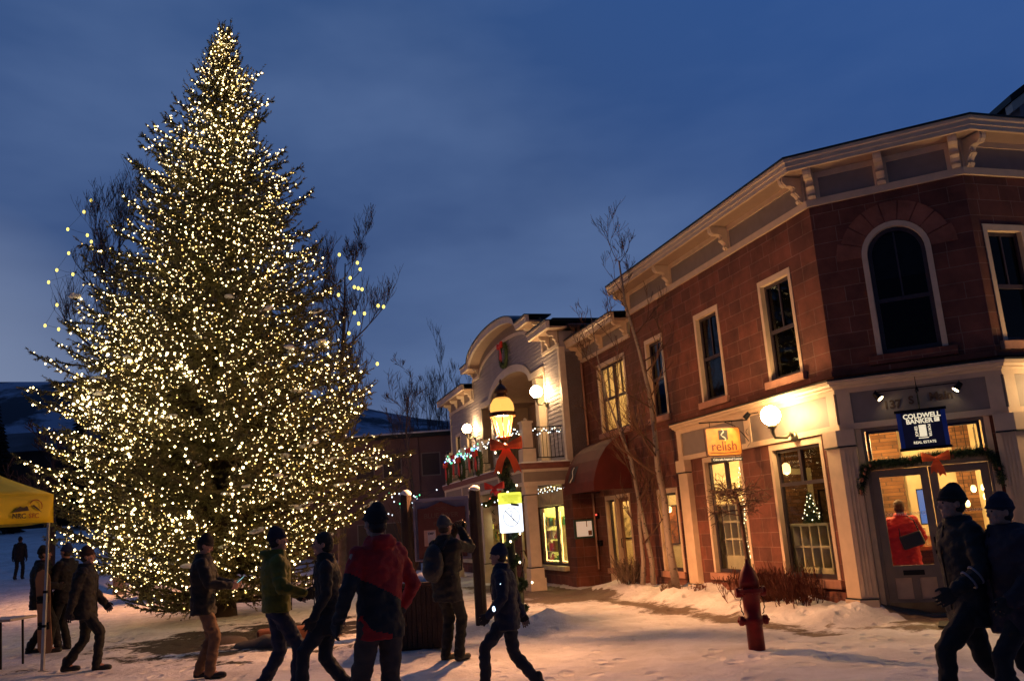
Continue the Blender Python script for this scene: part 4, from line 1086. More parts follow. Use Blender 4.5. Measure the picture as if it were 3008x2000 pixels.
sd_ = lg.modifiers.new('s', 'SOLIDIFY'); sd_.thickness = 0.004
mb = MB(); mb.tube([(9.22 + 0.06 * math.sin(k * 0.8), 0.81 + 0.13 * k / 9 + 0.065, 2.93 - 0.36 * k / 9) for k in range(10)], 0.012, 5); ob('logo_curve', mb, WHITEL, lg, FL)
t_ = thing('ceiling_lamp', 'lamp tube under the maroon awning', 'lamp', W_(FL, 8.6, 0.3, 2.9))
mb = MB(); mb.box(8.2, 9.0, 0.08, 0.14, 2.84, 2.88); ob('diffuser', mb, emat('awning_tube', (1, 0.6, 0.28), 24), t_, FL)
# menu case, alarm, wall box on the return wall
mc = thing('menu_case', 'green framed lit menu case on the sandstone pier beside the shop', 'menu case', W_(FM, 0.35, 0.05, 1.43))
mb = MB()
for a in ((0.08, 0.62, 1.62, 1.67), (0.08, 0.62, 1.19, 1.24), (0.08, 0.13, 1.24, 1.62), (0.57, 0.62, 1.24, 1.62)): mb.box(a[0], a[1], 0.0, 0.07, a[2], a[3])
ob('frame', mb, pmat('dark_green_paint', (0.03, 0.07, 0.05), 0.4), mc, FM)
mb = MB(); mb.box(0.13, 0.57, 0.005, 0.03, 1.24, 1.62); ob('sheet', mb, emat('lit_paper', (1, 0.72, 0.5), 0.35), mc, FM)
mb = MB(); mb.box(0.14, 0.24, 0.031, 0.034, 1.26, 1.38); mb.box(0.26, 0.28, 0.031, 0.034, 1.48, 1.62); ob('notice', mb, pmat('brown_notice', (0.3, 0.14, 0.06)), mc, FM)
al = thing('fire_alarm', 'small black alarm box with a glowing red light beside the menu case', 'alarm', W_(FL, 10.1, 0, 1.75))
mb = MB(); mb.box(10.0, 10.1, 0.002, 0.06, 1.66, 1.80); ob('box', mb, BLACKM, al, FL)
mb = MB(); mb.sphere((10.05, 0.07, 1.76), 0.02, 8, 6); ob('light', mb, emat('red_alarm', (1, 0.03, 0.02), 5), al, FL)
mb = MB(); mb.box(9.92, 10.12, 0.002, 0.08, 0.98, 1.12); mb.box(9.95, 10.09, 0.08, 0.1, 1.03, 1.06)
tag(ob('ashtray_box', mb, BLACKM, None, FL, bevel=0.01), 'dark metal box on the wall under the alarm light', 'wall box')

# ------------------------------------------------------------------ grey building with arched gable
GB = thing('grey_gabled_building', 'grey clapboard two storey building with arched gable, arched balcony recess and cream trim', 'building', tuple(PG))
def gtrim(u):
    if abs(u - 5.45) < 3.05: return 7.02 + 0.56 * math.sqrt(1 - ((u - 5.45) / 3.05) ** 2)
    return 7.02 if 1.35 <= u <= 9.55 else 6.33
def geave(u):
    if abs(u - 5.45) < 3.05: return 7.44 + 0.62 * math.sqrt(1 - ((u - 5.45) / 3.05) ** 2)
    return 7.44 if 1.3 <= u <= 9.6 else 6.86
def garch(u, o=0.0):
    if abs(u - 4.95) < 2.25 + o: return 5.77 + (0.58 + o) * math.sqrt(1 - ((u - 4.95) / (2.25 + o)) ** 2)
    return 5.77
mb = MB(); H_ = 0.115; z = 3.16
GW = [(12.1, 13.0, 3.2, 5.36), (10.2, 11.1, 3.2, 5.3)]
while z < 7.7:
    zt = z + H_
    segs = []; du = 0.1; u = 0.0
    cur = None
    while u < 13.7:
        uc = u + du / 2
        ok = zt <= gtrim(uc) + 0.06
        if 1.42 < uc < 8.48 and z < (garch(uc) if abs(uc - 4.95) < 2.25 else 5.77): ok = False
        for a in GW:
            if a[0] < uc < a[1] and a[2] - 0.05 < z < a[3]: ok = False
        if ok and cur is None: cur = u
        if not ok and cur is not None: segs.append((cur, u)); cur = None
        u += du
    if cur is not None: segs.append((cur, 13.7))
    for a, b in segs:
        mb.add([(a, 0.024, z), (b, 0.024, z), (b, 0.004, zt), (a, 0.004, zt), (a, 0.0, z), (b, 0.0, z)], [(1, 0, 3, 2), (0, 1, 5, 4)])
    z += H_
ob('siding', mb, GREYS, GB, FG)
# sheathing behind the boards
mb = MB()
du = 0.15; u = 0.0
while u < 13.69:
    u2 = min(u + du, 13.7); uc = (u + u2) / 2
    top = gtrim(uc) + 0.3
    cuts = []
    if 1.42 < uc < 8.48: cuts.append((3.1, max(garch(uc), 5.77)))
    for a in GW:
        if a[0] < uc < a[1]: cuts.append((a[2], a[3]))
    zz = 3.1
    for c0, c1 in cuts:
        if c0 > zz: mb.quad((u, 0, zz), (u, 0, c0), (u2, 0, c0), (u2, 0, zz))
        zz = c1
    mb.quad((u, 0, zz), (u, 0, top), (u2, 0, top), (u2, 0, zz))
    u = u2
ob('sheathing', mb, GREYS, GB, FG)
def ribbon(mb, us, f0, f1, n0, n1, mi=0):
    for a, b in zip(us[:-1], us[1:]):
        e_ = 1e-4
        pa = [(a, n0, f0(a + e_)), (b, n0, f0(b - e_)), (b, n0, f1(b - e_)), (a, n0, f1(a + e_)), (a, n1, f0(a + e_)), (b, n1, f0(b - e_)), (b, n1, f1(b - e_)), (a, n1, f1(a + e_))]
        mb.add(pa, [(3, 2, 1, 0), (4, 5, 6, 7), (0, 1, 5, 4), (3, 7, 6, 2), (0, 4, 7, 3), (1, 2, 6, 5)], mi)
U_lowR = [-0.38, 1.35]; U_mid = [1.3, 2.4] + [5.45 + 3.05 * math.sin(math.radians(a)) for a in range(-84, 90, 6)] + [8.5, 9.6]; U_lowL = [9.55, 14.1]
tr = MB(); fz = MB(); so_ = MB(); cp = MB()
low = lambda u: 6.86
for us, f in ((U_lowR, lambda u: 6.86), (U_mid, geave), (U_lowL, lambda u: 6.86)):
    ribbon(tr, us, lambda u, f=f: f(u) - 0.2, lambda u, f=f: f(u), 0.38, 0.47)
    ribbon(tr, us, lambda u, f=f: f(u) - 0.05, lambda u, f=f: f(u) - 0.002, 0.471, 0.495)
    ribbon(so_, us, lambda u, f=f: f(u) - 0.19, lambda u, f=f: f(u) - 0.15, -0.1, 0.379)
    ribbon(cp, us, lambda u, f=f: f(u) + 0.002, lambda u, f=f: f(u) + 0.03, -0.3, 0.52)
for us, f in (([0, 1.35], lambda u: 6.33), ([1.35] + U_mid[1:-1] + [9.55], gtrim), ([9.55, 13.7], lambda u: 6.33)):
    ribbon(tr, us, lambda u, f=f: f(u) - 0.1, lambda u, f=f: f(u), 0.026, 0.06)
    ribbon(fz, us, lambda u, f=f: f(u) + 0.001, lambda u, f=f: f(u) + 0.36, 0.005, 0.03)
# corner boards, opening trim
tr.box(-0.006, 0.13, 0.026, 0.045, 3.16, 6.23); tr.box(-0.02, -0.007, -0.12, 0.045, 3.16, 6.23); tr.box(13.58, 13.71, 0.026, 0.045, 3.16, 6.23)
tr.box(1.35, 1.42, 0.026, 0.05, 3.16, 5.77); tr.box(8.48, 8.56, 0.026, 0.05, 3.16, 5.77); tr.box(9.5, 9.62, 0.026, 0.05, 6.3, 7.0); tr.box(1.3, 1.42, 0.026, 0.05, 6.3, 7.0)
def aout(u): return max(5.95, garch(u, 0.22) + (0.02 if abs(u - 4.95) < 2.47 else 0))
ua = [1.35, 2.48] + [4.95 + 2.47 * math.sin(math.radians(a)) for a in range(-84, 90, 6)] + [7.42, 8.56]
ribbon(tr, ua, lambda u: max(5.77, garch(u)), aout, 0.027, 0.07)
ob('trim', tr, TRIM, GB, FG); ob('frieze', fz, PANEL, GB, FG); ob('soffit', so_, SOFFIT, GB, FG); ob('flashing', cp, DARKCAP, GB, FG)
BRG = bracket_mesh(0.42, 0.36, 0.13); BRG.materials.clear(); BRG.materials.append(TRIM)
for u, zt in ((0.1, 6.33), (0.75, 6.33), (1.5, 7.02), (2.25, 7.02), (8.65, 7.02), (9.4, 7.02), (9.9, 6.33), (11.1, 6.33), (12.3, 6.33), (13.5, 6.33)):
    bracket(GB, FG, u, zt, 0.80 if zt < 7 else 0.62, BRG)
# recess vault, side and back walls
mb = MB()
uv = [1.42, 2.7] + [4.95 + 2.25 * math.sin(math.radians(a)) for a in range(-90, 91, 6)] + [7.2, 8.48]
for a, b in zip(uv[:-1], uv[1:]):
    za, zb = max(5.77, garch(a + 1e-4)), max(5.77, garch(b - 1e-4))
    mb.quad((a, 0, za), (b, 0, zb), (b, -1.7, zb), (a, -1.7, za))
mb.quad((1.42, 0, 3.1), (1.42, 0, 5.77), (1.42, -1.7, 5.77), (1.42, -1.7, 3.1)); mb.quad((8.48, 0, 3.1), (8.48, -1.7, 3.1), (8.48, -1.7, 5.77), (8.48, 0, 5.77))
ob('vault', mb, SOFFIT, GB, FG)
mb = MB(); wall_sheet(mb, 1.42, 8.48, 3.1, 6.4, [], n=-1.7, depth=0.1); ob('recess_wall', mb, SOFFIT, GB, FG)
REDD = pmat('dark_red_door', (0.09, 0.025, 0.02), 0.4)
for a, b in ((1.9, 2.8), (3.3, 4.2), (4.6, 5.5), (6.4, 7.3)):
    mb = MB(); c = 0.09
    mb.box(a, a + c, -1.69, -1.63, 3.16, 5.3); mb.box(b - c, b, -1.69, -1.63, 3.16, 5.3); mb.box(a - 0.04, b + 0.04, -1.69, -1.62, 5.3, 5.42)
    mb.box(a + c, b - c, -1.69, -1.655, 3.16, 5.3, 1); mb.box(a + c + 0.12, b - c - 0.12, -1.654, -1.65, 3.9, 5.15, 2)
    ob('door', mb, [TRIM, REDD, DGLASS], GB, FG)
# columns of the recess
for u in (2.42, 7.45):
    mb = MB(); mb.box(u - 0.14, u + 0.14, -0.32, -0.04, 3.17, 5.6); mb.box(u - 0.18, u + 0.18, -0.36, -0.001, 5.6, 5.765); mb.box(u - 0.18, u + 0.18, -0.36, -0.001, 3.17, 3.5)
    ob('column', mb, TRIM, GB, FG)
# windows upstairs on the left
for a, b, c0, c1 in GW:
    sash_window(GB, FG, a, b, c0, c1, n=-0.05, glass=DGLASS, cas=TRIM, sill=False)
# mass of the building
mb = MB()
mb.box(0.0, 13.7, -9, -1.9, 3.1, 6.66); mb.box(1.35, 9.55, -9, -1.9, 6.661, 7.2)
mb.quad((0, 0, 3.1), (0, 0, 6.66), (0, -1.9, 6.66), (0, -1.9, 3.1)); mb.quad((13.7, 0, 0), (13.7, -9, 0), (13.7, -9, 6.66), (13.7, 0, 6.66))
mb.box(1.35, 1.42, -1.9, -0.02, 6.5, 7.2); mb.box(9.48, 9.55, -1.9, -0.02, 6.5, 7.2)
mb.box(13.0, 13.69, -9, -0.3, 0, 3.1); mb.box(0.0, 13.0, -9, -5, 0, 3.1); mb.box(9.1, 13.0, -4.9, -0.26, 0, 3.1)
ob('wall', mb, GREYS, GB, FG)
mb = MB(); mb.box(-0.35, 14.0, -9.3, -0.101, 6.70, 6.76); mb.box(1.2, 9.7, -9.3, -0.302, 7.25, 7.33); ob('roof', mb, DARKCAP, GB, FG)
mb = MB(); mb.box(-0.3, 1.15, -8, -1.0, 6.761, 6.82); mb.box(10.0, 13.8, -8, -1.0, 6.761, 6.80); ob('roof_snow', mb, SNOW, GB, FG)
# ground floor: piers, shop windows, door
mb = MB(); wall_sheet(mb, 0.0, 13.7, 0, 3.1, [(0.68, 2.94, 0.5, 2.66), (3.25, 4.45, 0.0, 2.3), (6.5, 9.0, 0.5, 2.14), (9.6, 12.2, 0.5, 2.14)], n=0.0, depth=0.2)
ob('wall', mb, STONE, GB, FG)
YW = pmat('warm_cream_trim', (0.66, 0.56, 0.36), 0.5)
mb = MB(); mb.box(0.66, 2.96, 0.003, 0.06, 2.62, 2.7)
wf = [(0.68, 2.94), (6.5, 9.0), (9.6, 12.2)]
mb.box(0.72, 2.9, -0.10, -0.03, 2.14, 2.62); 
ob('transom_panel', mb, YW, GB, FG)
mb = MB(); mb.box(1.78, 1.84, -0.029, -0.015, 2.14, 2.62); mb.box(0.68, 0.74, -0.029, 0.01, 2.14, 2.62); mb.box(2.88, 2.94, -0.029, 0.01, 2.14, 2.62); mb.box(0.68, 2.94, -0.03, 0.02, 2.10, 2.15)
mb.box(3.2, 6.45, 0.003, 0.05, 2.3, 2.62); mb.box(3.15, 3.25, 0.003, 0.06, 0, 2.3); mb.box(4.45, 4.55, 0.003, 0.06, 0, 2.3); mb.box(6.4, 9.1, 0.003, 0.05, 2.14, 2.3); mb.box(9.5, 12.3, 0.003, 0.05, 2.14, 2.3)
ob('shopfront_trim', mb, YW, GB, FG)
for i, (a, b) in enumerate(wf):
    mb = MB(); z1 = 2.10 if i == 0 else 2.14; s = 0.06
    mb.box(a, a + s, -0.12, -0.05, 0.5, z1); mb.box(b - s, b, -0.12, -0.05, 0.5, z1); mb.box(a + s, b - s, -0.12, -0.05, 0.5, 0.56); mb.box(a + s, b - s, -0.12, -0.05, z1 - 0.05, z1)
    c_ = a + (b - a) * 0.36; mb.box(c_ - 0.035, c_ + 0.035, -0.118, -0.048, 0.56, z1 - 0.05)
    w = ob('window', mb, DARKFR, GB, FG)
    pm = MB(); pm.box(a + s, b - s, -0.09, -0.084, 0.56, z1 - 0.05); ob('pane', pm, GLASS, w, FG)
    sm = MB(); sm.box(a - 0.08, b + 0.08, -0.04, 0.14, 0.38, 0.498); ob('sill', sm, YW, w, FG, bevel=0.01)
glazed_door(GB, FG, 3.3, 4.4, 2.28, -0.05, pmat('pale_green_door', (0.45, 0.42, 0.26), 0.5), kick=0.35)
mb = MB(); mb.box(-0.02, 0.62, 0.003, 0.06, 0.0, 0.33); ob('plinth', mb, STONE, GB, FG)
GRN = pmat('lime_green_interior', (0.46, 0.46, 0.17), 0.7)
mb = MB()
mb.box(0.2, 9.1, -3.3, -3.2, 0.02, 3.0); mb.box(0.05, 0.15, -3.2, -0.25, 0.02, 3.0); mb.box(5.2, 5.3, -3.2, -0.25, 0.02, 3.0); mb.box(9.05, 9.09, -3.2, -0.25, 0.02, 3.0)
mb.box(0.02, 13.0, -5, -0.21, 2.8, 3.0)
ob('interior_wall', mb, GRN, GB, FG)
for u, pw in ((1.9, 260), (4.4, 150), (7.8, 230)):
    p = W_(FG, u, -1.5, 2.7); t_ = thing('ceiling_lamp', {1.9: 'ceiling lamp in the green shop behind its right window', 4.4: 'ceiling lamp behind the shop door', 7.8: 'ceiling lamp behind the left shop window'}[u], 'lamp', p, group='ceiling lamps in the shop')
    mb = MB(); mb.lathe([(0.15, 0.05), (0.15, 0.0), (0.08, -0.03), (0.02, -0.035)], p, 16); ob('diffuser', mb, MATS['ceiling_diffuser'], t_)
    l = lamp('room_light', (0, 0, 0), pw, (1, 0.78, 0.38), 0.12); WM[l.name] = Matrix.Translation(p - Vector((0, 0, 0.3))); place(l, WM[l.name], t_)
# goods in the shop windows
GC = [pmat('goods_%s' % n, c, 0.5) for n, c in (('red', (0.6, 0.04, 0.03)), ('white', (0.75, 0.7, 0.65)), ('yellow', (0.7, 0.5, 0.06)), ('pink', (0.7, 0.2, 0.25)), ('green', (0.05, 0.3, 0.08)), ('brown', (0.25, 0.1, 0.05)))]
def display(u0, u1, label, seed):
    R = random.Random(seed)
    t_ = thing('display_shelf', label, 'shelf', W_(FG, u0, -0.6, 0))
    mb = MB()
    for z in (0.5, 0.85, 1.2, 1.55): mb.box(u0, u1, -0.55, -0.2, z - 0.015, z)
    for u in (u0, u1 - 0.02): mb.box(u, u + 0.02, -0.55, -0.201, 0.02, 1.56)
    ob('shelf_frame', mb, WHT, t_, FG)
    i = 0
    for z in (0.5, 0.85, 1.2, 1.55):
        u = u0 + 0.1
        while u < u1 - 0.12:
            w = R.uniform(0.08, 0.17); h_ = R.uniform(0.12, 0.28); m_ = R.choice(GC)
            mb = MB(); kind = R.random()
            if kind < 0.5:
                mb.box(u, u + w, -0.4, -0.25, z + 0.001, z + h_); mb.box(u - 0.004, u + w + 0.004, -0.404, -0.246, z + h_ * 0.8, z + h_ + 0.004); nm, ct_ = 'gift_box', 'box'
            else:
                mb.lathe([(w * .35, 0), (w * .5, h_ * .3), (w * .45, h_ * .6), (w * .2, h_ * .75), (w * .28, h_ * .9), (0.01, h_)], (u + w / 2, -0.32, z + 0.001), 10); nm, ct_ = 'ornament_jar', 'jar'
            o = ob(nm, mb, m_, None, FG)
            cn = m_.name.split('_')[1]
            tag(o, '%s %s on the %s shelf in the %s' % (cn, 'gift box' if nm == 'gift_box' else 'lidded jar', {0.5: 'lowest', 0.85: 'second', 1.2: 'third', 1.55: 'top'}[z], label.split(' in the ')[-1]), ct_, '%s goods on the %s shelf in the %s' % (cn, {0.5: 'lowest', 0.85: 'second', 1.2: 'third', 1.55: 'top'}[z], label.split(' in the ')[-1]))
            u += w + R.uniform(0.03, 0.08)
display(1.5, 3.5, 'open shelf full of colourful gifts in the right shop window', 3)
display(7.3, 8.9, 'open shelf full of colourful gifts in the left shop window', 5)
def rope(u0, u1, z0, z1, label):
    t_ = thing('rope_light', label, 'rope light', W_(FG, u0, -0.15, z0))
    mb = MB(); pts = [(u0, z1), (u0, z0), (u1, z0), (u1, z1)]
    P = []
    for a, b in zip(pts[:-1], pts[1:]):
        n_ = int(max(abs(a[0] - b[0]), abs(a[1] - b[1])) / 0.1)
        for k in range(n_): P.append((a[0] + (b[0] - a[0]) * k / n_ + 0.012 * math.sin(len(P) * 1.3), -0.145, a[1] + (b[1] - a[1]) * k / n_ + 0.008 * math.sin(len(P) * 2.1)))
    mb.tube(P, 0.014, 6); ob('tube', mb, emat('rope_glow', (1.0, 0.55, 0.16), 5), t_, FG)
rope(0.78, 1.42, 0.6, 2.03, 'glowing rope light round the right pane of the right shop window'); rope(1.56, 2.84, 0.6, 2.03, 'glowing rope light round the left pane of the right shop window')
rope(6.6, 7.35, 0.6, 2.06, 'glowing rope light round the right pane of the left shop window'); rope(7.47, 8.9, 0.6, 2.06, 'glowing rope light round the left pane of the left shop window')
# balcony
MOLD = pmat('red_brown_moulding', (0.20, 0.075, 0.065), 0.6)
FB = frame(PG, AZL)
PB = [tuple(W_(FG, 9.7, 1.25, 0)[:2]), tuple(W_(FG, 0.02, 1.25, 0)[:2]), tuple(W_(FG, 0.02, 0.0, 0)[:2])]
mb = MB()
sweep(mb, PB, rect(-0.06, 0.03, 2.60, 2.70)); sweep(mb, PB, rect(-0.06, 0.03, 2.95, 3.02))
for u in (0.02, 2.3, 4.6, 6.9, 9.5): mb.box(u, u + 0.14, 1.252, 1.278, 2.70, 2.95, M=FG)
sweep(mb, [tuple(W_(FM, 0.60, 0.0, 0)[:2]), tuple(W_(FM, 0.0, 0.0, 0)[:2])], rect(0.003, 0.05, 2.60, 2.70)); sweep(mb, [tuple(W_(FM, 0.60, 0.0, 0)[:2]), tuple(W_(FM, 0.0, 0.0, 0)[:2])], rect(0.003, 0.05, 3.06, 3.14))
ob('balcony_band', mb, TRIM, GB)
mb = MB(); sweep(mb, PB, rect(-0.06, 0.006, 2.65, 3.0)); sweep(mb, [tuple(W_(FM, 0.60, 0.0, 0)[:2]), tuple(W_(FM, 0.0, 0.0, 0)[:2])], rect(0.003, 0.02, 2.65, 3.08)); mb.box(0.08, 9.65, 0.02, 1.20, 2.66, 2.98, M=FG); ob('balcony_deck', mb, PANEL, GB)
mb = MB(); sweep(mb, PB, [(-0.3, 3.022), (0.05, 3.022), (0.08, 3.06), (0.08, 3.13), (0.11, 3.15), (0.11, 3.17), (-0.3, 3.17)]); ob('balcony_moulding', mb, MOLD, GB)
mb = MB(); sweep(mb, PB, [(-0.35, 3.171), (0.10, 3.171), (0.09, 3.2), (0.0, 3.215), (-0.3, 3.21)]); ob('balcony_snow', mb, SNOW, GB)
PUS = (0.2, 2.5, 4.8, 7.1, 9.4)
for u in PUS:
    mb = MB(); mb.box(u - 0.19, u + 0.19, 0.88, 1.24, 3.19, 3.55); mb.box(u - 0.14, u + 0.14, 0.93, 1.19, 3.575, 4.22); mb.box(u - 0.17, u + 0.17, 0.90, 1.22, 4.22, 4.27); mb.sphere((u, 1.06, 4.31), 0.05, 8, 6)
    pc = ob('balcony_post', mb, TRIM, GB, FG); mb = MB(); mb.box(u - 0.17, u + 0.17, 0.90, 1.22, 3.551, 3.574); ob('band', mb, DARKCAP, pc, FG)
mb = MB()
for a, b in zip(PUS[:-1], PUS[1:]):
    for z in (3.32, 4.0, 4.12): mb.tube([(a + 0.14, 1.06, z), (b - 0.14, 1.06, z)], 0.014, 6)
    k = int((b - a - 0.3) / 0.12)
    for i in range(k + 1): u = a + 0.15 + (b - a - 0.3) * i / k; mb.tube([(u, 1.06, 3.32), (u, 1.06, 4.12)], 0.008, 4)
for z in (3.32, 4.0, 4.12): mb.tube([(0.2, 0.05, z), (0.2, 0.93, z)], 0.014, 6)
for i in range(9): n_ = 0.08 + 0.85 * i / 8; mb.tube([(0.2, n_, 3.32), (0.2, n_, 4.12)], 0.008, 4)
ob('railing', mb, BLACKM, GB, FG)
for u in (0.22, 4.8, 9.3):
    mb = MB()
    mb.box(u - 0.21, u + 0.21, 0.85, 1.27, 0.0, 0.30); mb.box(u - 0.18, u + 0.18, 0.88, 1.24, 0.30, 0.55)
    mb.prism([(u - 0.15, 0.575), (u + 0.15, 0.575), (u + 0.135, 2.36), (u - 0.135, 2.36)], 1, 0.92, 1.20); mb.box(u - 0.17, u + 0.17, 0.89, 1.23, 2.385, 2.599)
    c_ = ob('column', mb, TRIM, GB, FG)
    mb = MB(); mb.box(u - 0.17, u + 0.17, 0.89, 1.23, 0.551, 0.574); mb.box(u - 0.16, u + 0.16, 0.90, 1.22, 2.361, 2.384); ob('band', mb, DARKCAP, c_, FG)
for u, z, lb in ((1.25, 5.22, 'lit globe lamp right of the arched balcony recess on the grey building'), (9.6, 5.22, 'lit globe lamp left of the arched balcony recess on the grey building')):
    globe_lamp(FG, u, z, lb, 0.34, 0.17, 'globe wall lamps', 70)
t_ = thing('ceiling_lamp', 'small wall lantern inside the arched balcony recess', 'lamp', W_(FG, 3.0, -1.5, 4.9))
mb = MB(); mb.lathe([(0.03, -0.14), (0.06, -0.1), (0.07, 0.05), (0.02, 0.12)], W_(FG, 3.0, -1.52, 4.9), 10); ob('diffuser', mb, LAMPGLASS, t_, smooth=True)
l = lamp('recess_light', (0, 0, 0), 28, (1, 0.6, 0.28), 0.08); WM[l.name] = Matrix.Translation(W_(FG, 3.0, -1.2, 4.9)); place(l, WM[l.name], t_)
# wreaths
wreath(FG, 5.0, 0.12, 7.02, 0.36, 'wreath with red ribbon high on the arched gable', None)
for u, lb in ((8.6, 'leftmost wreath hung on the balcony railing'), (6.6, 'middle wreath hung on the balcony railing'), (4.3, 'right wreath hung on the balcony railing, behind the street lamp')):
    wreath(FG, u, 1.33, 3.55, 0.33, lb, 'wreaths on the balcony railing')
for u, lb in ((7.8, 'loose red ribbon hanging between the left and middle wreaths'), (5.5, 'loose red ribbon hanging between the middle and right wreaths')):
    t_ = thing('ribbon_bow', lb, 'bow', W_(FG, u, 1.3, 4.0), group='loose ribbons on the railing'); bow(t_, FG @ Matrix.Translation((u, 1.3, 4.0)), 1.1, RED, (0.6, 0.5), splay=0.05)
R_ = random.Random(4)
pts = []
for k in range(95):
    u = 9.4 - k * 0.055; pts.append(W_(FG, u, 1.22 + R_.uniform(0, .1), 4.12 - 0.16 * abs(math.sin(k * 0.45)) + R_.uniform(-.12, .08)))
string_lights('dense string of green, blue and white lights on the left part of the balcony railing', pts, [BC, BG, BC, BB, BC, BG], 0.022)
pts = [W_(FG, 4.1 - k * 0.11, 1.24, 4.12 - 0.14 * abs(math.sin(k * 0.4)) + R_.uniform(-.05, .05)) for k in range(36)] + [W_(FG, 0.2 + R_.uniform(-.03, .03), 1.1 - k * 0.06, 4.1 - 0.16 * abs(math.sin(k * 0.7)) + R_.uniform(-.04, .04)) for k in range(18)]
string_lights('sparse string of white lights along the right end of the balcony railing', pts, [BC, BC, BW], 0.016)
pts = [W_(FG, 0.2, 1.2 - k * 0.09, 2.52 + 0.03 * math.sin(k)) for k in range(13)] + [W_(FG, 0.2 + k * 0.2, 0.25, 2.50 - 0.04 * (k % 2)) for k in range(12)]
string_lights('string of small white lights under the balcony edge above the shop window', pts, [BC, BW], 0.014)
gt2 = thing('garland', 'evergreen garland with red bows hung under the balcony of the grey building', 'garland', W_(FG, 5, 1.1, 2.5))
gpth = [W_(FG, 8.8 - k * 0.25, 1.15, 2.45 - 0.16 * abs(math.sin(k * 0.44))) for k in range(34)]
mb = MB(); mb.tube(gpth, 0.03, 5); needles(mb, gpth, 0.08, 2600, 0.07, 0.014); ob('greenery', mb, NEEDLE, gt2)
for u in (8.8, 7.0, 4.9, 2.4): bow(gt2, FG @ Matrix.Translation((u, 1.26, 2.5)), 0.9, RED, (0.25, 0.22), splay=0.1)
add_bulbs(gt2, [p + Vector((-0.09, -0.02, R_.uniform(-.06, .04))) for p in gpth[1::2]], [BW, BR_, BC], 0.016)
# shop sign and stroller by the column
t_ = thing('shop_sign', 'small white hanging sign with dark script under the grey balcony', 'sign', W_(FG, 6.0, 1.0, 2.3))
FQ = frame(PG + dirv(AZL) * 5.6, AZR)
mb = MB(); mb.box(0.35, 1.0, -0.015, 0.015, 1.72, 2.28); ob('board', mb, pmat('white_sign_board', (0.72, 0.66, 0.58)), t_, FQ)
mb = MB(); mb.tube([(0.45, 0, 2.28), (0.45, 0, 2.6)], 0.006); mb.tube([(0.9, 0, 2.28), (0.9, 0, 2.6)], 0.006); ob('chain', mb, BLACKM, t_, FQ)
text(t_, 'EX', face(FQ, 0.7, 0.017, 2.08), 0.22, BLACKM, extrude=0.002); text(t_, 'co', face(FQ, 0.66, 0.017, 1.86), 0.2, BLACKM, extrude=0.002)

# ------------------------------------------------------------------ street lamp with sign, bow and garland
LX, LY = -0.26, 15.3
lp = thing('street_lamp', 'old style street lamp post with lit lantern, wrapped in garland', 'street lamp', (LX, LY, 0))
POSTG = pmat('dark_green_iron', (0.015, 0.02, 0.016), 0.4, 0.5)
mb = MB()
mb.lathe([(0.2, -0.1), (0.2, 0.12), (0.17, 0.16), (0.165, 0.55), (0.12, 0.62), (0.10, 0.7), (0.075, 0.78), (0.065, 1.6), (0.055, 2.9), (0.075, 2.93), (0.075, 2.97), (0.05, 3.0), (0.05, 3.08), (0.09, 3.12), (0.12, 3.14)], (LX, LY, 0), 12)
ob('post', mb, POSTG, lp, smooth=True)
m, t = nmat('lantern_glass')
o_ = N(t, 'ShaderNodeOutputMaterial'); em = N(t, 'ShaderNodeEmission'); tr_ = N(t, 'ShaderNodeBsdfTransparent'); x_ = N(t, 'ShaderNodeMixShader')
em.inputs[0].default_value = (1.0, 0.46, 0.10, 1); em.inputs[1].default_value = 4.0; tr_.inputs[0].default_value = (1, 0.9, 0.7, 1)
x_.inputs[0].default_value = 0.5
t.links.new(tr_.outputs[0], x_.inputs[1]); t.links.new(em.outputs[0], x_.inputs[2]); t.links.new(x_.outputs[0], o_.inputs[0])
LG = m
mb = MB(); mb.lathe([(0.095, 3.17), (0.19, 3.52)], (LX, LY, 0), 8); ob('lower_glass', mb, LG, lp)
mb = MB(); mb.lathe([(0.205, 3.60), (0.215, 3.66), (0.20, 3.76), (0.15, 3.84), (0.10, 3.87)], (LX, LY, 0), 20); LG2 = LG.copy(); LG2.name = 'lantern_dome_glass'; [n for n in LG2.node_tree.nodes if n.type == 'EMISSION'][0].inputs[1].default_value = 2.0; ob('upper_glass', mb, LG2, lp, smooth=True)
mb = MB(); mb.lathe([(0.20, 3.52), (0.235, 3.525), (0.235, 3.565), (0.245, 3.57), (0.245, 3.60), (0.20, 3.60)], (LX, LY, 0), 16)
mb.lathe([(0.13, 3.14), (0.14, 3.165), (0.10, 3.17)], (LX, LY, 0), 16)
for k in range(8):
    a = 2 * math.pi * k / 8; mb.tube([(LX + 0.098 * math.cos(a), LY + 0.098 * math.sin(a), 3.165), (LX + 0.194 * math.cos(a), LY + 0.194 * math.sin(a), 3.53)], 0.011, 5)
ob('frame', mb, pmat('bronze_lantern_metal', (0.10, 0.045, 0.02), 0.45, 0.5), lp)
mb = MB(); mb.lathe([(0.10, 3.86), (0.11, 3.87), (0.095, 3.93), (0.09, 3.94), (0.125, 3.955), (0.115, 4.01), (0.07, 4.07), (0.03, 4.10), (0.02, 4.13), (0.028, 4.15), (0.01, 4.2)], (LX, LY, 0), 16); ob('cap', mb, MATS['bronze_lantern_metal'], lp, smooth=True)
l = lamp('lamp_light', (0, 0, 0), 950, (1.0, 0.48, 0.20), 0.09); WM[l.name] = Matrix.Translation((LX, LY, 3.38)); place(l, WM[l.name], lp)
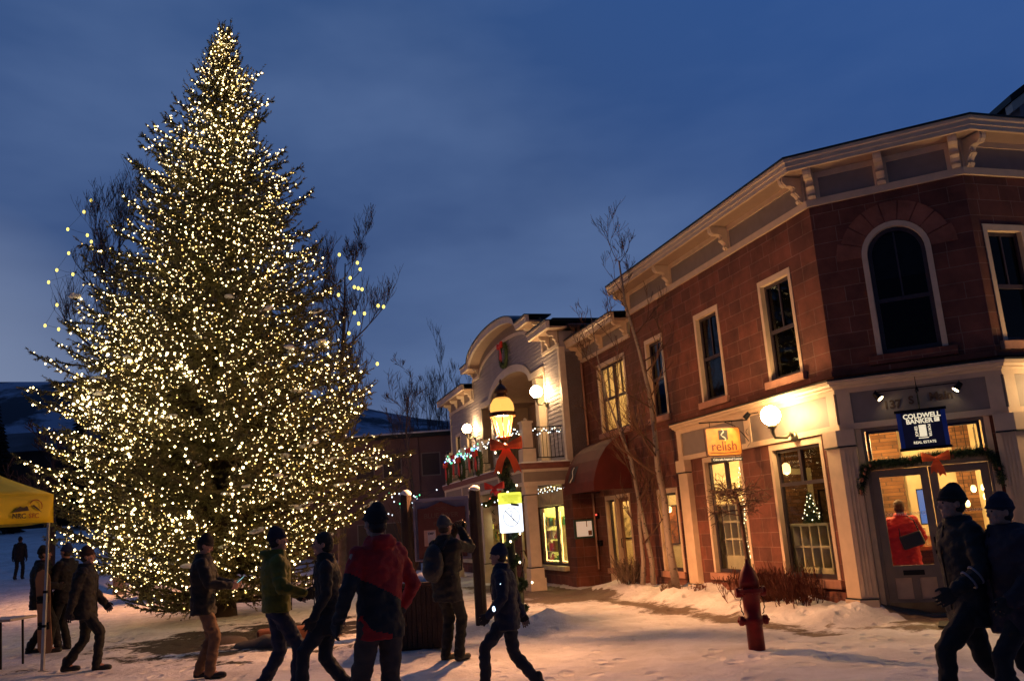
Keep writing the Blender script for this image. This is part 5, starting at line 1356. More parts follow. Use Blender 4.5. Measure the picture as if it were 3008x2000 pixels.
# the clear lower panes and the reflector in the cap throw most of the light down
ls_ = bpy.data.lights.new('lamp_downlight', 'SPOT'); ls_.energy = 3500; ls_.color = (1.0, 0.47, 0.24); ls_.spot_size = math.radians(156); ls_.spot_blend = 0.45; ls_.shadow_soft_size = 0.07
l = bpy.data.objects.new('lamp_downlight', ls_); COL.objects.link(l); WM[l.name] = Matrix.Translation((LX, LY, 3.36)); place(l, WM[l.name], lp)
mb = MB(); mb.lathe([(0.01, 3.24), (0.05, 3.27), (0.06, 3.33), (0.02, 3.45)], (LX, LY - 0.0, 0), 10)
# garland round the post
gt = thing('garland', 'evergreen garland with warm lights wound round the street lamp post', 'garland', (LX, LY, 1.0))
path = []
for k in range(120):
    z = 0.25 + k * 0.0235; a = k * 0.36; r = 0.10 if z > 0.75 else 0.19
    path.append((LX + r * math.cos(a), LY + r * math.sin(a), z))
mb = MB(); mb.tube(path, 0.025, 4); needles(mb, path, 0.055, 4200, 0.06, 0.011)
R_ = random.Random(8)
bush = [(LX, LY, 2.1), (LX, LY, 2.7)]; needles(mb, bush, 0.15, 1100, 0.08, 0.012, R_)
ob('greenery', mb, NEEDLE, gt)
add_bulbs(gt, [(p[0] * 1.0 + (p[0] - LX) * 0.7, p[1] + (p[1] - LY) * 0.7 - 0.03, p[2]) for p in path[3::5]], BW, 0.018)
FT = Matrix(((-1, 0, 0, LX), (0, -1, 0, LY - 0.16), (0, 0, 1, 0), (0, 0, 0, 1)))
FC = FT @ Matrix.Translation((0, 0, 2.98)); bw_ = thing('ribbon_bow', 'large orange red ribbon bow tied under the street lamp lantern', 'bow', (LX, LY - 0.16, 2.98))
bow(bw_, FC @ Matrix.Translation((-0.03, 0.03, 0.0)), 1.3, ORANGE_RED, (0.36, 0.36), splay=0.3, name='ribbon')
for x, z in ((-0.22, 2.30),): bow(gt, FT @ Matrix.Translation((-x, 0.0, z)), 0.8, RED, (0.18, 0.15), splay=0.1)
# reflective notice; the flash it throws back is put in as emission
sg = thing('notice_sign', 'bright white and yellow reflective no litter notice on the lamp post', 'sign', (LX + 0.05, LY - 0.22, 1.85))
FSn = Matrix.Translation((LX + 0.035, LY - 0.26, 1.86)) @ Matrix.Rotation(math.radians(0), 4, 'Y')
SM = FSn @ Matrix(((1, 0, 0, 0), (0, 0, -1, 0), (0, 1, 0, 0), (0, 0, 0, 1)))   # x right, y up, z to viewer
def rr2(x0, x1, y0, y1, r, n=5):
    pts = []
    for cx_, cy_, a0 in ((x1 - r, y1 - r, 0), (x0 + r, y1 - r, 90), (x0 + r, y0 + r, 180), (x1 - r, y0 + r, 270)):
        for k in range(n + 1):
            a = math.radians(a0 + 90 * k / n); pts.append((cx_ + r * math.cos(a), cy_ + r * math.sin(a)))
    return pts
mb = MB(); mb.prism(rr2(-0.2, 0.2, -0.335, 0.335, 0.03), 2, -0.005, 0.0); ob('board', mb, emat('retroreflective_glow_white', (0.8, 0.88, 1.0), 1.6), sg, SM)
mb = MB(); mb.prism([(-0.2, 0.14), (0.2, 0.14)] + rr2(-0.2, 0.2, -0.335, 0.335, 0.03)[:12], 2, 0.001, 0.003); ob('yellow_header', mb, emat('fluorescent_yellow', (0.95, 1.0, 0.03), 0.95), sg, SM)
OLV = pmat('olive_letters', (0.35, 0.33, 0.02), 0.6)
text(sg, 'ATTENTION', SM @ Matrix.Translation((0.02, 0.27, 0.004)), 0.055, OLV, extrude=0.001); text(sg, 'NO SMOKING\nBEYOND THIS\nPOINT', SM @ Matrix.Translation((0.02, 0.205, 0.004)), 0.036, OLV, extrude=0.001)
INK = pmat('purple_black_ink', (0.03, 0.02, 0.06), 0.5)
mb = MB(); mb.tube([(0.01 + 0.135 * math.cos(2 * math.pi * k / 32), -0.075 + 0.155 * math.sin(2 * math.pi * k / 32), 0.002) for k in range(33)], 0.0045, 5, cap=False)
mb.tube([(-0.09, 0.035, 0.003), (0.11, -0.19, 0.003)], 0.006, 5); ob('symbol', mb, INK, sg, SM)
mb = MB(); mb.tube([(-0.01, 0.01, 0.003), (0.01, 0.03, 0.003), (0.03, -0.0, 0.003), (0.0, -0.06, 0.003), (0.03, -0.11, 0.003), (0.05, -0.16, 0.003)], 0.005, 5); mb.tube([(0.0, -0.06, 0.003), (0.05, -0.05, 0.003)], 0.004, 5); ob('symbol', mb, INK, sg, SM)
mb = MB(); mb.box(-0.07, 0.07, -0.02, 0.02, 0.004, 0.006); ob('tape', mb, pmat('grey_tape', (0.1, 0.09, 0.07)), sg, SM @ Matrix.Translation((0.08, 0.125, 0)) @ Matrix.Rotation(math.radians(-12), 4, 'Z'))

# ------------------------------------------------------------------ plaza board between timber posts
WOOD = pmat('dark_brown_timber', (0.035, 0.017, 0.012), 0.75, var=0.35, scale=4, bump=0.4, bscale=25)
bd = thing('plaza_sign', 'brown carved BLUE RIVER board in a ribbed metal frame between two timber posts', 'sign', (-1.4, 14.98, 0))
for x in (-1.99, -0.82):
    mb = MB(); mb.lathe([(0.10, -0.1), (0.10, 0.1), (0.095, 2.25), (0.085, 2.29)], (x, 14.98, 0), 10)
    p_ = ob('post', mb, WOOD, bd, smooth=False)
    mb = MB(); mb.sphere((x + 0.01, 14.97, 2.29), 0.09, 12, 6, (1, 1, 0.75)); mb.sphere((x - 0.03, 14.98, 2.285), 0.07, 10, 6, (1.1, 1, 0.6)); ob('snow_cap', mb, SNOW, p_, smooth=True)
MET = pmat('galvanised_ribbed_metal', (0.40, 0.33, 0.38), 0.4, 0.5)
mb = MB(); mb.box(-1.87, -0.93, 14.95, 15.0, 2.14, 2.19); mb.box(-1.87, -1.84, 14.95, 15.0, 1.16, 2.14); mb.box(-0.96, -0.93, 14.95, 15.0, 1.16, 2.14); mb.box(-1.84, -0.96, 14.95, 15.0, 1.16, 1.18)
ob('frame', mb, MET, bd)
mb = MB(); mb.box(-1.84, -0.96, 15.0, 15.01, 1.18, 2.14)
for k in range(44): x = -1.84 + 0.02 * k; mb.box(x, x + 0.01, 14.985, 14.9995, 1.18, 2.138)
ob('ribbed_panel', mb, MET, bd)
BRD = pmat('red_brown_board', (0.13, 0.035, 0.022), 0.5, var=0.15)
mb = MB(); mb.prism([(-1.80, 1.2), (-0.99, 1.2), (-0.99, 2.02), (-1.14, 2.02), (-1.22, 2.05), (-1.40, 2.12), (-1.58, 2.05), (-1.66, 2.02), (-1.80, 2.02)], 1, 14.94, 14.97); ob('board', mb, BRD, bd)
FBd = Matrix(((1, 0, 0, -1.40), (0, 0, -1, 14.939), (0, 1, 0, 1.89), (0, 0, 0, 1)))
text(bd, 'BLUE RIVER', FBd, 0.115, pmat('faded_gold_letters', (0.16, 0.09, 0.06), 0.5), extrude=0.002, bold=0.001)
text(bd, 'PLAZA', FBd @ Matrix.Translation((0, -0.13, 0)), 0.09, MATS['faded_gold_letters'], extrude=0.002)
mb = MB(); mb.tube([(-1.5 + 0.02 * k, 14.937, 2.02 + 0.012 * math.sin(k * 1.2)) for k in range(11)], 0.004, 4); mb.tube([(-1.5 + 0.02 * k, 14.937, 1.99 + 0.012 * math.sin(k * 1.2)) for k in range(11)], 0.004, 4); ob('emblem', mb, MATS['faded_gold_letters'], bd)
mb = MB(); mb.box(-1.70, -1.50, 14.932, 14.938, 1.40, 1.66); nt_ = ob('notice', mb, pmat('pinkish_paper', (0.55, 0.33, 0.26), 0.8), bd)
mb = MB(); mb.box(-1.64, -1.51, 14.929, 14.931, 1.44, 1.64); o1 = ob('sheet', mb, pmat('grey_paper', (0.5, 0.45, 0.5), 0.8), nt_)
text(nt_, 'EMR', Matrix(((1, 0, 0, -1.58), (0, 0, -1, 14.928), (0, 1, 0, 1.60), (0, 0, 0, 1))), 0.055, INK, extrude=0.001, bold=0.002)
mb = MB(); mb.box(-1.20, -1.02, 14.932, 14.938, 1.35, 1.62); ob('notice', mb, pmat('pale_notice', (0.6, 0.42, 0.38), 0.8), bd)
# waste bin
wb = thing('waste_bin', 'dark slatted wooden waste bin with snow on its lid behind the photographer', 'waste bin', (-1.58, 13.1, 0))
mb = MB()
for k in range(9): x = -1.90 + k * 0.072; mb.box(x, x + 0.064, 12.80, 12.825, 0.05, 0.88); mb.box(x, x + 0.064, 13.375, 13.40, 0.05, 0.88)
for k in range(7): y = 12.83 + k * 0.078; mb.box(-1.905, -1.88, y, y + 0.07, 0.05, 0.88); mb.box(-1.275, -1.25, y, y + 0.07, 0.05, 0.88)
mb.box(-1.87, -1.285, 12.84, 13.36, 0.03, 0.85)
ob('body', mb, WOOD, wb)
mb = MB(); mb.box(-1.93, -1.23, 12.78, 13.43, 0.885, 0.94); ob('lid', mb, WOOD, wb, bevel=0.01)
mb = MB(); 
for (x, y, r, h_) in ((-1.75, 13.0, 0.16, 0.1), (-1.55, 13.1, 0.2, 0.13), (-1.38, 13.0, 0.14, 0.09), (-1.6, 13.28, 0.2, 0.1), (-1.4, 13.25, 0.14, 0.1), (-1.78, 13.25, 0.13, 0.09)): mb.sphere((x, y, 0.935), r, 12, 8, (1, 1, h_ / r))
ob('snow_cap', mb, SNOW, wb, smooth=True)
# hydrant
hx, hy = 2.68, 11.02
HR = pmat('dark_red_hydrant_paint', (0.15, 0.0035, 0.004), 0.5, var=0.35, scale=8, bump=0.12, spec=0.3)
hd = thing('fire_hydrant', 'tall dark red fire hydrant with chained caps standing in the snow', 'fire hydrant', (hx, hy, 0))
mb = MB(); mb.lathe([(0.10, -0.1), (0.10, 0.0), (0.098, 0.28), (0.115, 0.285), (0.115, 0.37), (0.10, 0.375), (0.104, 0.62), (0.14, 0.65), (0.14, 0.70)], (hx, hy, 0), 20)
mb.lathe([(0.12, 0.71), (0.12, 0.80), (0.10, 0.86), (0.09, 0.90), (0.06, 0.95), (0.035, 0.98), (0.03, 1.0), (0.022, 1.0), (0.022, 1.05)], (hx, hy, 0), 20)
ob('barrel', mb, HR, hd, smooth=True)
mb = MB(); mb.lathe([(0.15, 0.652), (0.16, 0.66), (0.16, 0.70), (0.15, 0.708)], (hx, hy, 0), 20)
for k in range(8): a = k * math.pi / 4; mb.tube([(hx + 0.145 * math.cos(a), hy + 0.145 * math.sin(a), 0.64), (hx + 0.145 * math.cos(a), hy + 0.145 * math.sin(a), 0.725)], 0.014, 6)
ob('flange', mb, HR, hd)
for sg_ in (-1, 1):
    mb = MB()
    mb.tube([(hx + sg_ * 0.08, hy, 0.33), (hx + sg_ * 0.125, hy, 0.33)], 0.05, 12); mb.tube([(hx + sg_ * 0.126, hy, 0.33), (hx + sg_ * 0.165, hy, 0.33), (hx + sg_ * 0.175, hy, 0.33)], [0.058, 0.058, 0.045], 12)
    mb.tube([(hx + sg_ * 0.176, hy, 0.33), (hx + sg_ * 0.195, hy, 0.33)], 0.016, 5)
    ob('nozzle_cap', mb, HR, hd)
    mb = MB(); mb.tube([(hx + sg_ * 0.09, hy, 0.66), (hx + sg_ * (0.09 + 0.09), hy, 0.66)], 0.06, 12); ob('nozzle_cap', mb, HR, hd)
    pts = [(hx + sg_ * (0.115 + 0.03 * math.sin(k * 0.4)), hy - 0.03, 0.62 - 0.028 * k) for k in range(9)]
    mb = MB()
    for i, p in enumerate(pts[:-1]): 
        q = pts[i + 1]; off = 0.006 if i % 2 else -0.006; mb.tube([(p[0] + off, p[1], p[2]), (q[0] - off, q[1], q[2])], 0.006, 4)
    ob('chain', mb, BLACKM, hd)
mb = MB(); mb.tube([(hx, hy - 0.09, 0.5), (hx, hy - 0.15, 0.5)], 0.05, 12); mb.tube([(hx, hy - 0.151, 0.5), (hx, hy - 0.18, 0.5)], 0.06, 6); 
# ------------------------------------------------------------------ yellow canopy tent and table
TY = pmat('yellow_canopy_fabric', (0.88, 0.64, 0.006), 0.6, var=0.06, scale=3, bump=0.15, bscale=5)
tn = thing('canopy_tent', 'yellow pop up canopy tent with mountain logo on its valance', 'canopy tent', (-7.3, 13.66, 0))
A = Vector((-7.3, 13.66, 0)); dB = dirv(240); dC = dirv(150); SZ = 3.0
cor = [A, A + dB * SZ, A + dB * SZ + dC * SZ, A + dC * SZ]; pk = A + dB * SZ / 2 + dC * SZ / 2
zE, zP = 2.60, 3.75
mb = MB()
for i in range(4):
    a, b = cor[i] + Vector((0, 0, zE)), cor[(i + 1) % 4] + Vector((0, 0, zE)); p = pk + Vector((0, 0, zP))
    n_ = 10; rows = []
    for j in range(n_ + 1):
        f = j / n_; l0 = a.lerp(p, f); r0 = b.lerp(p, f); sag = 0.10 * math.sin(math.pi * f) 
        rows.append([l0.lerp(r0, k / 8) - Vector((0, 0, sag * (1 + 0.6 * math.sin(math.pi * k / 8)))) for k in range(9)])
    vs = [q for r in rows for q in r]
    mb.add(vs, [(j * 9 + k, j * 9 + k + 1, (j + 1) * 9 + k + 1, (j + 1) * 9 + k) for j in range(n_) for k in range(8)])
o = ob('roof', mb, TY, tn, smooth=True); s_ = o.modifiers.new('s', 'SOLIDIFY'); s_.thickness = 0.004
for i in range(4):
    mb = MB(); a, b = cor[i], cor[(i + 1) % 4]; nn = (b - a).normalized().cross(Vector((0, 0, 1)))
    vs = []
    for k in range(31):
        q = a.lerp(b, k / 30)
        for j, z in enumerate((zE + 0.005, zE - 0.15, zE - 0.3, zE - 0.43)):
            vs.append(q + nn * (0.012 * math.sin(k * 0.9 + j) * (j / 3) + 0.004) + Vector((0, 0, z + 0.006 * math.sin(k * 0.5))))
    mb.add(vs, [(k * 4 + j, k * 4 + j + 1, (k + 1) * 4 + j + 1, (k + 1) * 4 + j) for k in range(30) for j in range(3)])
    vl = ob('valance', mb, TY, tn, smooth=True); s_ = vl.modifiers.new('s', 'SOLIDIFY'); s_.thickness = 0.004
    if i == 0:
        nn = -nn if nn.x < 0 else nn
        # logo: reader's right points from the far corner towards A
        rx = (a - b).normalized(); nrm = rx.cross(Vector((0, 0, 1)))
        MV = Matrix(((rx.x, 0, nrm.x, 0), (rx.y, 0, nrm.y, 0), (rx.z, 1, nrm.z, 0), (0, 0, 0, 1)))
        c0 = a + (b - a).normalized() * 0.42 + nrm * 0.030 + Vector((0, 0, zE - 0.24))
        ML = Matrix.Translation(c0) @ MV
        DKL = pmat('charcoal_logo_print', (0.05, 0.035, 0.02), 0.7); OR = pmat('orange_logo_print', (0.50, 0.14, 0.01), 0.7)
        mb2 = MB(); mb2.prism([(-0.24, -0.03), (-0.17, 0.03), (-0.12, 0.065), (-0.07, 0.04), (-0.02, 0.07), (0.0, 0.05), (0.02, 0.0), (-0.1, -0.01)], 2, 0, 0.002); ob('logo_mountain', mb2, DKL, vl, ML)
        mb2 = MB(); mb2.prism([(0.05, 0.07), (0.09, 0.085), (0.14, 0.05), (0.22, -0.03), (0.14, 0.015), (0.10, 0.05)], 2, 0, 0.002); ob('logo_mountain', mb2, DKL, vl, ML)
        mb2 = MB(); mb2.tube([(0.12 + 0.1 * math.cos(math.radians(a_)), 0.06 + 0.1 * math.sin(math.radians(a_)), 0.0) for a_ in range(-20, 170, 12)], 0.008, 4); ob('logo_sun', mb2, OR, vl, ML)
        text(vl, 'NRC', ML @ Matrix.Translation((-0.13, -0.08, 0)), 0.10, DKL, extrude=0.001, bold=0.002); text(vl, 'SFC', ML @ Matrix.Translation((0.10, -0.08, 0)), 0.10, OR, extrude=0.001, bold=0.001)
ALU = pmat('brushed_aluminium_pole', (0.5, 0.48, 0.46), 0.35, 0.7)
for c in cor:
    q = c + (pk - c).normalized() * 0.06
    mb = MB(); mb.box(q.x - 0.022, q.x + 0.022, q.y - 0.022, q.y + 0.022, 0.0, 1.15); mb.box(q.x - 0.017, q.x + 0.017, q.y - 0.017, q.y + 0.017, 1.15, 2.55); mb.box(q.x - 0.045, q.x + 0.045, q.y - 0.045, q.y + 0.045, 0.0, 0.012)
    p_ = ob('leg', mb, ALU, tn); mb = MB(); mb.box(q.x - 0.028, q.x + 0.028, q.y - 0.028, q.y + 0.028, 1.12, 1.16); mb.box(q.x - 0.027, q.x + 0.027, q.y - 0.027, q.y + 0.027, 0.62, 0.66); ob('clamp', mb, BLACKM, p_)
tb = thing('folding_table', 'pale folding table with dark legs under the yellow tent', 'table', (-8.9, 13.8, 0))
mb = MB(); M = Matrix.Translation((-8.85, 14.45, 0)) @ Matrix.Rotation(math.radians(-3), 4, 'Z'); mb.box(-0.75, 0.75, -0.35, 0.35, 0.71, 0.75, M=M); ob('tabletop', mb, pmat('pale_plastic', (0.45, 0.38, 0.33), 0.4), tb, bevel=0.01)
for sx in (-0.62, 0.55):
    for sy in (-0.28, 0.28):
        mb = MB(); mb.tube([M @ Vector((sx, sy, 0.709)), M @ Vector((sx + (0.04 if sx > 0 else -0.04), sy, 0.0))], 0.018, 8); ob('leg', mb, BLACKM, tb)

# ------------------------------------------------------------------ conifer with thousands of lights
TX, TYY = -7.3, 21.5
PROF = [(15.59, 0.05, 0.10), (15.08, 0.28, 0.34), (14.46, 0.60, 0.50), (13.83, 0.9, 0.8), (13.2, 1.02, 1.12), (12.64, 1.75, 1.0), (12.02, 2.0, 1.18), (11.41, 2.2, 1.75), (10.83, 2.5, 2.15), (10.22, 2.64, 2.35), (9.64, 2.86, 2.55), (9.07, 3.1, 2.65), (8.51, 3.45, 2.68), (7.94, 3.6, 2.77), (7.4, 4.0, 2.87), (6.83, 4.15, 2.96), (6.28, 4.3, 3.4), (5.77, 4.9, 3.85), (5.2, 4.75, 4.05), (4.65, 4.65, 4.08), (4.11, 4.54, 4.15), (3.6, 4.45, 4.5), (3.02, 4.25, 4.1), (2.49, 4.05, 3.5), (1.96, 3.87, 3.25), (1.38, 3.1, 3.03), (0.86, 2.75, 2.4), (0.33, 2.3, 2.0)][::-1]
pz = [p[0] for p in PROF]; pl = [p[1] * (0.92 if 3.3 < p[0] < 7 else 0.97) for p in PROF]; pr = [p[2] for p in PROF]
def crown_r(z, az):
    rl = np.interp(z, pz, pl); rr_ = np.interp(z, pz, pr)
    f = 0.5 + 0.5 * math.cos(az)
    return (rl * (1 - f) + rr_ * f) * (0.94 if abs(math.cos(az)) < 0.7 else 1.0)
R = random.Random(21)
tw_p = []; tw_d = []; tw_l = []; tw_s = []; bulbs = []; brm = MB(); snow_spots = []; wires = []
z = 0.55
BOUGHS = [(12.7, math.pi, 2.15), (12.05, math.pi * 0.97, 2.6), (11.5, math.pi * 1.03, 2.45), (14.1, 0.1, 0.95), (13.25, -0.1, 1.3), (12.9, 0.05, 1.05), (11.2, 0.0, 2.0), (10.7, -0.08, 2.35), (8.3, 0.1, 3.0), (9.8, math.pi, 2.85), (5.8, math.pi * 1.02, 4.75), (3.75, -0.12, 4.7), (3.55, -0.2, 4.5)]
def addtwig(p, d, ln, s):
    tw_p.append(p); tw_d.append(d); tw_l.append(ln); tw_s.append(s)
while z < 15.45:
    rad_mid = np.interp(z, pz, [(a + b) / 2 for a, b in zip(pl, pr)])
    nb_ = int(6 + rad_mid * 2.9)
    extra = [b for b in BOUGHS if z <= b[0] < z + (0.165 if z < 13 else 0.12)]
    ph = R.random() * 6.28
    for j in range(nb_ + len(extra)):
        az = ph + 2 * math.pi * (j + R.uniform(-.3, .3)) / nb_
        lump = 0.93 + 0.12 * noise.noise(Vector((math.cos(az) * 2.2, math.sin(az) * 2.2, z * 0.9)))
        rt = crown_r(z, az) * lump * R.choice((R.uniform(0.62, 0.9), R.uniform(0.86, 1.05), R.uniform(0.92, 1.07)))
        if R.random() < 0.08: rt *= 1.10
        zt_ = z + R.uniform(-0.16, 0.16)
        if j >= nb_: _, az, rt = extra[j - nb_]
        rise = rt * (R.uniform(-0.16, 0.26) + 0.40 * sst(6, 15, z)) + (0.25 if z > 14 else 0)
        zb = min(max(z - rise, 0.35), 15.2)
        ca, sa = math.cos(az), math.sin(az)
        n_ = max(int(rt / 0.28), 4)
        pts = []; droop = R.uniform(0.02, 0.16)
        for k in range(n_ + 1):
            f = k / n_
            zz = zb + (zt_ - zb) * f - droop * rt * math.sin(math.pi * f * 0.8) * (1 - 0.7 * sst(9, 14, z)) + 0.05 * rt * f ** 4
            wob = 0.05 * math.sin(3 * f + j) * rt * 0.4
            pts.append(Vector((TX + ca * rt * f - sa * wob, TYY + sa * rt * f + ca * wob, zz)))
        brm.tube(pts, [0.012 + 0.012 * rt * (1 - k / n_) for k in range(n_ + 1)], 4, cap=False)
        front = sa < 0.35
        step = 0.105 if front else 0.2
        s_ = 0.22 * rt if rt > 1.2 else 0.1
        L_ = sum((pts[i + 1] - pts[i]).length for i in range(n_)); side = 1
        while s_ < L_:
            f = s_ / L_; i = min(int(f * n_), n_ - 1); p = pts[i].lerp(pts[i + 1], f * n_ - i); d = (pts[i + 1] - pts[i]).normalized()
            sd = Vector((-d.y, d.x, 0)).normalized() * side
            tl = (0.16 + 0.42 * (1 - f) * min(rt / 2.5, 1)) * R.uniform(0.7, 1.25) * (0.75 if z > 13 else 1)
            dd = (d * R.uniform(0.55, 0.95) + sd * R.uniform(0.5, 1.0) + Vector((0, 0, R.uniform(-0.35, 0.3)))).normalized()
            addtwig(p, dd, tl, 1.0)
            if R.random() < 0.6: addtwig(p, (d * 0.7 + Vector((0, 0, R.uniform(-1.3, 0.7))) + sd * 0.5).normalized(), tl * 0.75, 1.0)
            if front and f > 0.42 and R.random() < 0.22 * (1.0 if f > 0.7 else 0.6) * (1.6 if z > 10 else 1.0):
                if noise.noise(Vector((p.x * 0.55, p.y * 0.3, p.z * 0.6))) > -0.33 and not (z < 1.35 and R.random() < 0.6):
                    bulbs.append(p + dd * tl * R.uniform(0.2, 1.0) + Vector((0, -0.03, R.uniform(-0.02, 0.05))))
            if front and f > 0.7 and z < 7.5 and R.random() < (0.024 if ca > 0.3 and z < 5 else 0.008): snow_spots.append((p, dd))
            s_ += step * R.uniform(0.8, 1.2); side = -side
        # light string wound along the branch
        if sa < 0.45 and R.random() < 0.9:
            q_ = R.uniform(0.25, 0.5) * L_; w_ph = R.random() * 6
            while q_ < L_:
                f = q_ / L_; i = min(int(f * n_), n_ - 1); p = pts[i].lerp(pts[i + 1], f * n_ - i)
                dens = noise.noise(Vector((p.x * 0.45, p.y * 0.2, p.z * 0.45 + 3)))
                if dens > -0.28 or R.random() < 0.35:
                    if not (z < 1.2 and R.random() < 0.7):
                        bulbs.append(p + Vector((0.09 * math.sin(q_ * 23 + w_ph) * -sa, 0.09 * math.sin(q_ * 23 + w_ph) * ca - 0.04, 0.07 * math.cos(q_ * 19 + w_ph) + R.uniform(-0.03, 0.03))))
                q_ += R.uniform(0.08, 0.20) * (0.5 if z > 11.5 else 0.62 if (ca < -0.25 and z < 8) else 1.0)
        # bare leading tip
        d = (pts[-1] - pts[-2]).normalized(); addtwig(pts[-1] - d * 0.05, (d + Vector((0, 0, 0.55 if z > 8 else 0.2))).normalized(), R.uniform(0.16, 0.34), 0.8)
    z += 0.165 if z < 13 else 0.12
for k in range(7): addtwig(Vector((TX + R.uniform(-.03, .05), TYY, 14.9 + 0.09 * k)), Vector((R.uniform(-.35, .4), R.uniform(-.3, .3), 1)).normalized(), 0.3, 0.8)
# needle geometry with numpy
P = np.array([tuple(p) for p in tw_p]); D = np.array([tuple(p) for p in tw_d]); Ls = np.array(tw_l); n_t = len(P)
NPT = 20
tt = rng.uniform(0.0, 1.0, (n_t, NPT)); ang = rng.uniform(0, 2 * np.pi, (n_t, NPT))
up = np.tile(np.array([0, 0, 1.0]), (n_t, 1)); s1 = np.cross(D, up); s1 /= np.linalg.norm(s1, axis=1, keepdims=True) + 1e-9; s2 = np.cross(s1, D)
base = P[:, None, :] + D[:, None, :] * (tt * Ls[:, None])[..., None]
rad = s1[:, None, :] * np.cos(ang)[..., None] + s2[:, None, :] * np.sin(ang)[..., None]
nl = rng.uniform(0.05, 0.095, (n_t, NPT))[..., None]
tip = base + (rad * 0.72 + D[:, None, :] * 0.7) * nl
wv = np.cross(rad, D[:, None, :]); wd = 0.014
a_ = base - wv * wd; b_2 = base + wv * wd
V = np.stack([a_, b_2, tip], axis=2).reshape(-1, 3)
# twig stems
ends = P + D * Ls[:, None]; st = 0.006
q = np.stack([P - s1 * st, P + s1 * st, ends], axis=1).reshape(-1, 3); q2 = np.stack([P - s2 * st, P + s2 * st, ends], axis=1).reshape(-1, 3)
V = np.concatenate([V, q, q2]); nT = len(V) // 3
fm = bpy.data.meshes.new('needles'); fm.vertices.add(len(V)); fm.vertices.foreach_set('co', V.ravel().astype(np.float32))
fm.loops.add(nT * 3); fm.loops.foreach_set('vertex_index', np.arange(nT * 3, dtype=np.int32)); fm.polygons.add(nT); fm.polygons.foreach_set('loop_start', np.arange(0, nT * 3, 3, dtype=np.int32)); fm.update(calc_edges=True)
SPR = pmat('spruce_needles', (0.15, 0.13, 0.048), 0.65, var=0.5, scale=1.6)  # bulb glow put into the colour: brighter and warmer than plain needles
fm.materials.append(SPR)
xt = thing('christmas_tree', 'huge conifer covered from top to foot in warm white lights', 'christmas tree', (TX, TYY, 0))
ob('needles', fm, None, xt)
ob('branches', brm, pmat('spruce_bark', (0.05, 0.035, 0.025), 0.9), xt)
mb = MB(); mb.lathe([(0.34, -0.1), (0.28, 0.4), (0.24, 3), (0.16, 8), (0.08, 12.5), (0.02, 15.4)], (TX, TYY, 0), 10); ob('trunk', mb, MATS['spruce_bark'], xt, smooth=True)
mb = MB()
for p, d in snow_spots:
    for k in range(3): q_ = p + d * (0.1 * k) + Vector((0, 0, 0.05)); mb.sphere(q_, R.uniform(0.05, 0.13), 7, 5, (1.3, 1.1, 0.42))
ob('snow_patches', mb, SNOW, xt, smooth=True)['kind'] = 'stuff'
# the long low branch on the right, loaded with snow
lt = thing('string_lights', 'thousands of warm white bulbs wound over the whole huge conifer', 'string lights', (TX, TYY, 8))
R.shuffle(bulbs)
BT = emat('tree_bulb_white', (1.0, 0.73, 0.32), 11.0); BT.cycles.emission_sampling = 'FRONT'
BT2 = emat('tree_bulb_amber', (1.0, 0.60, 0.14), 3.0); BT2.cycles.emission_sampling = 'FRONT'
bulbs.sort(key=lambda p: p.y + R.uniform(0, 1.2))
big = bulbs[:100]; rest = bulbs[100:]
mbig = MB(); mbig.sphere((0, 0, 0), 0.030, 8, 5); mbig = mbig.mesh('bulb', BT, True)
for p in big:
    o = bpy.data.objects.new('bulb', mbig); COL.objects.link(o); WM[o.name] = Matrix.Translation(p); place(o, WM[o.name], lt)
BP = np.array([tuple(p) for p in rest]); nb_ = len(BP); rr_ = rng.choice([0.010, 0.014, 0.019, 0.025, 0.031], nb_, p=[0.2, 0.26, 0.26, 0.18, 0.10])
octv = np.array([[1, 0, 0], [-1, 0, 0], [0, 1, 0], [0, -1, 0], [0, 0, 1], [0, 0, -1]], float); octf = np.array([[0, 2, 4], [2, 1, 4], [1, 3, 4], [3, 0, 4], [2, 0, 5], [1, 2, 5], [3, 1, 5], [0, 3, 5]])
V = (BP[:, None, :] + octv[None] * rr_[:, None, None]).reshape(-1, 3); Fc = (octf[None] + (np.arange(nb_) * 6)[:, None, None]).reshape(-1, 3)
bm_ = bpy.data.meshes.new('bulbs'); bm_.from_pydata(V.tolist(), [], Fc.tolist()); bm_.materials.append(BT); bm_.materials.append(BT2); BT3 = emat('tree_bulb_soft', (1.0, 0.72, 0.34), 3.0); bm_.materials.append(BT3)
mi_ = np.repeat(rng.choice([0, 1, 2], nb_, p=[0.55, 0.2, 0.25]).astype(np.int32), 8); bm_.polygons.foreach_set('material_index', mi_)
o = ob('bulbs', bm_, None, lt); o['kind'] = 'stuff'
mb = MB()
for i in range(0, len(rest) - 1, 3):
    a, b = rest[i], rest[i + 1]
    if (a - b).length < 0.5: mb.tube([a, (a + b) / 2 - Vector((0, 0, 0.04)), b], 0.004, 3, cap=False)
for k in range(30):
    a = R.choice(rest); c_ = [p for p in R.sample(rest, 400) if 0.15 < (p - a).length < 0.6]
    if c_: mb.tube([a, (a + c_[0]) / 2 - Vector((0, 0, 0.06)), c_[0]], 0.004, 3, cap=False)
ob('wire', mb, WIRE, lt)
print('BULBS', len(bulbs), 'TWIGS', n_t, 'TRIS', nT)
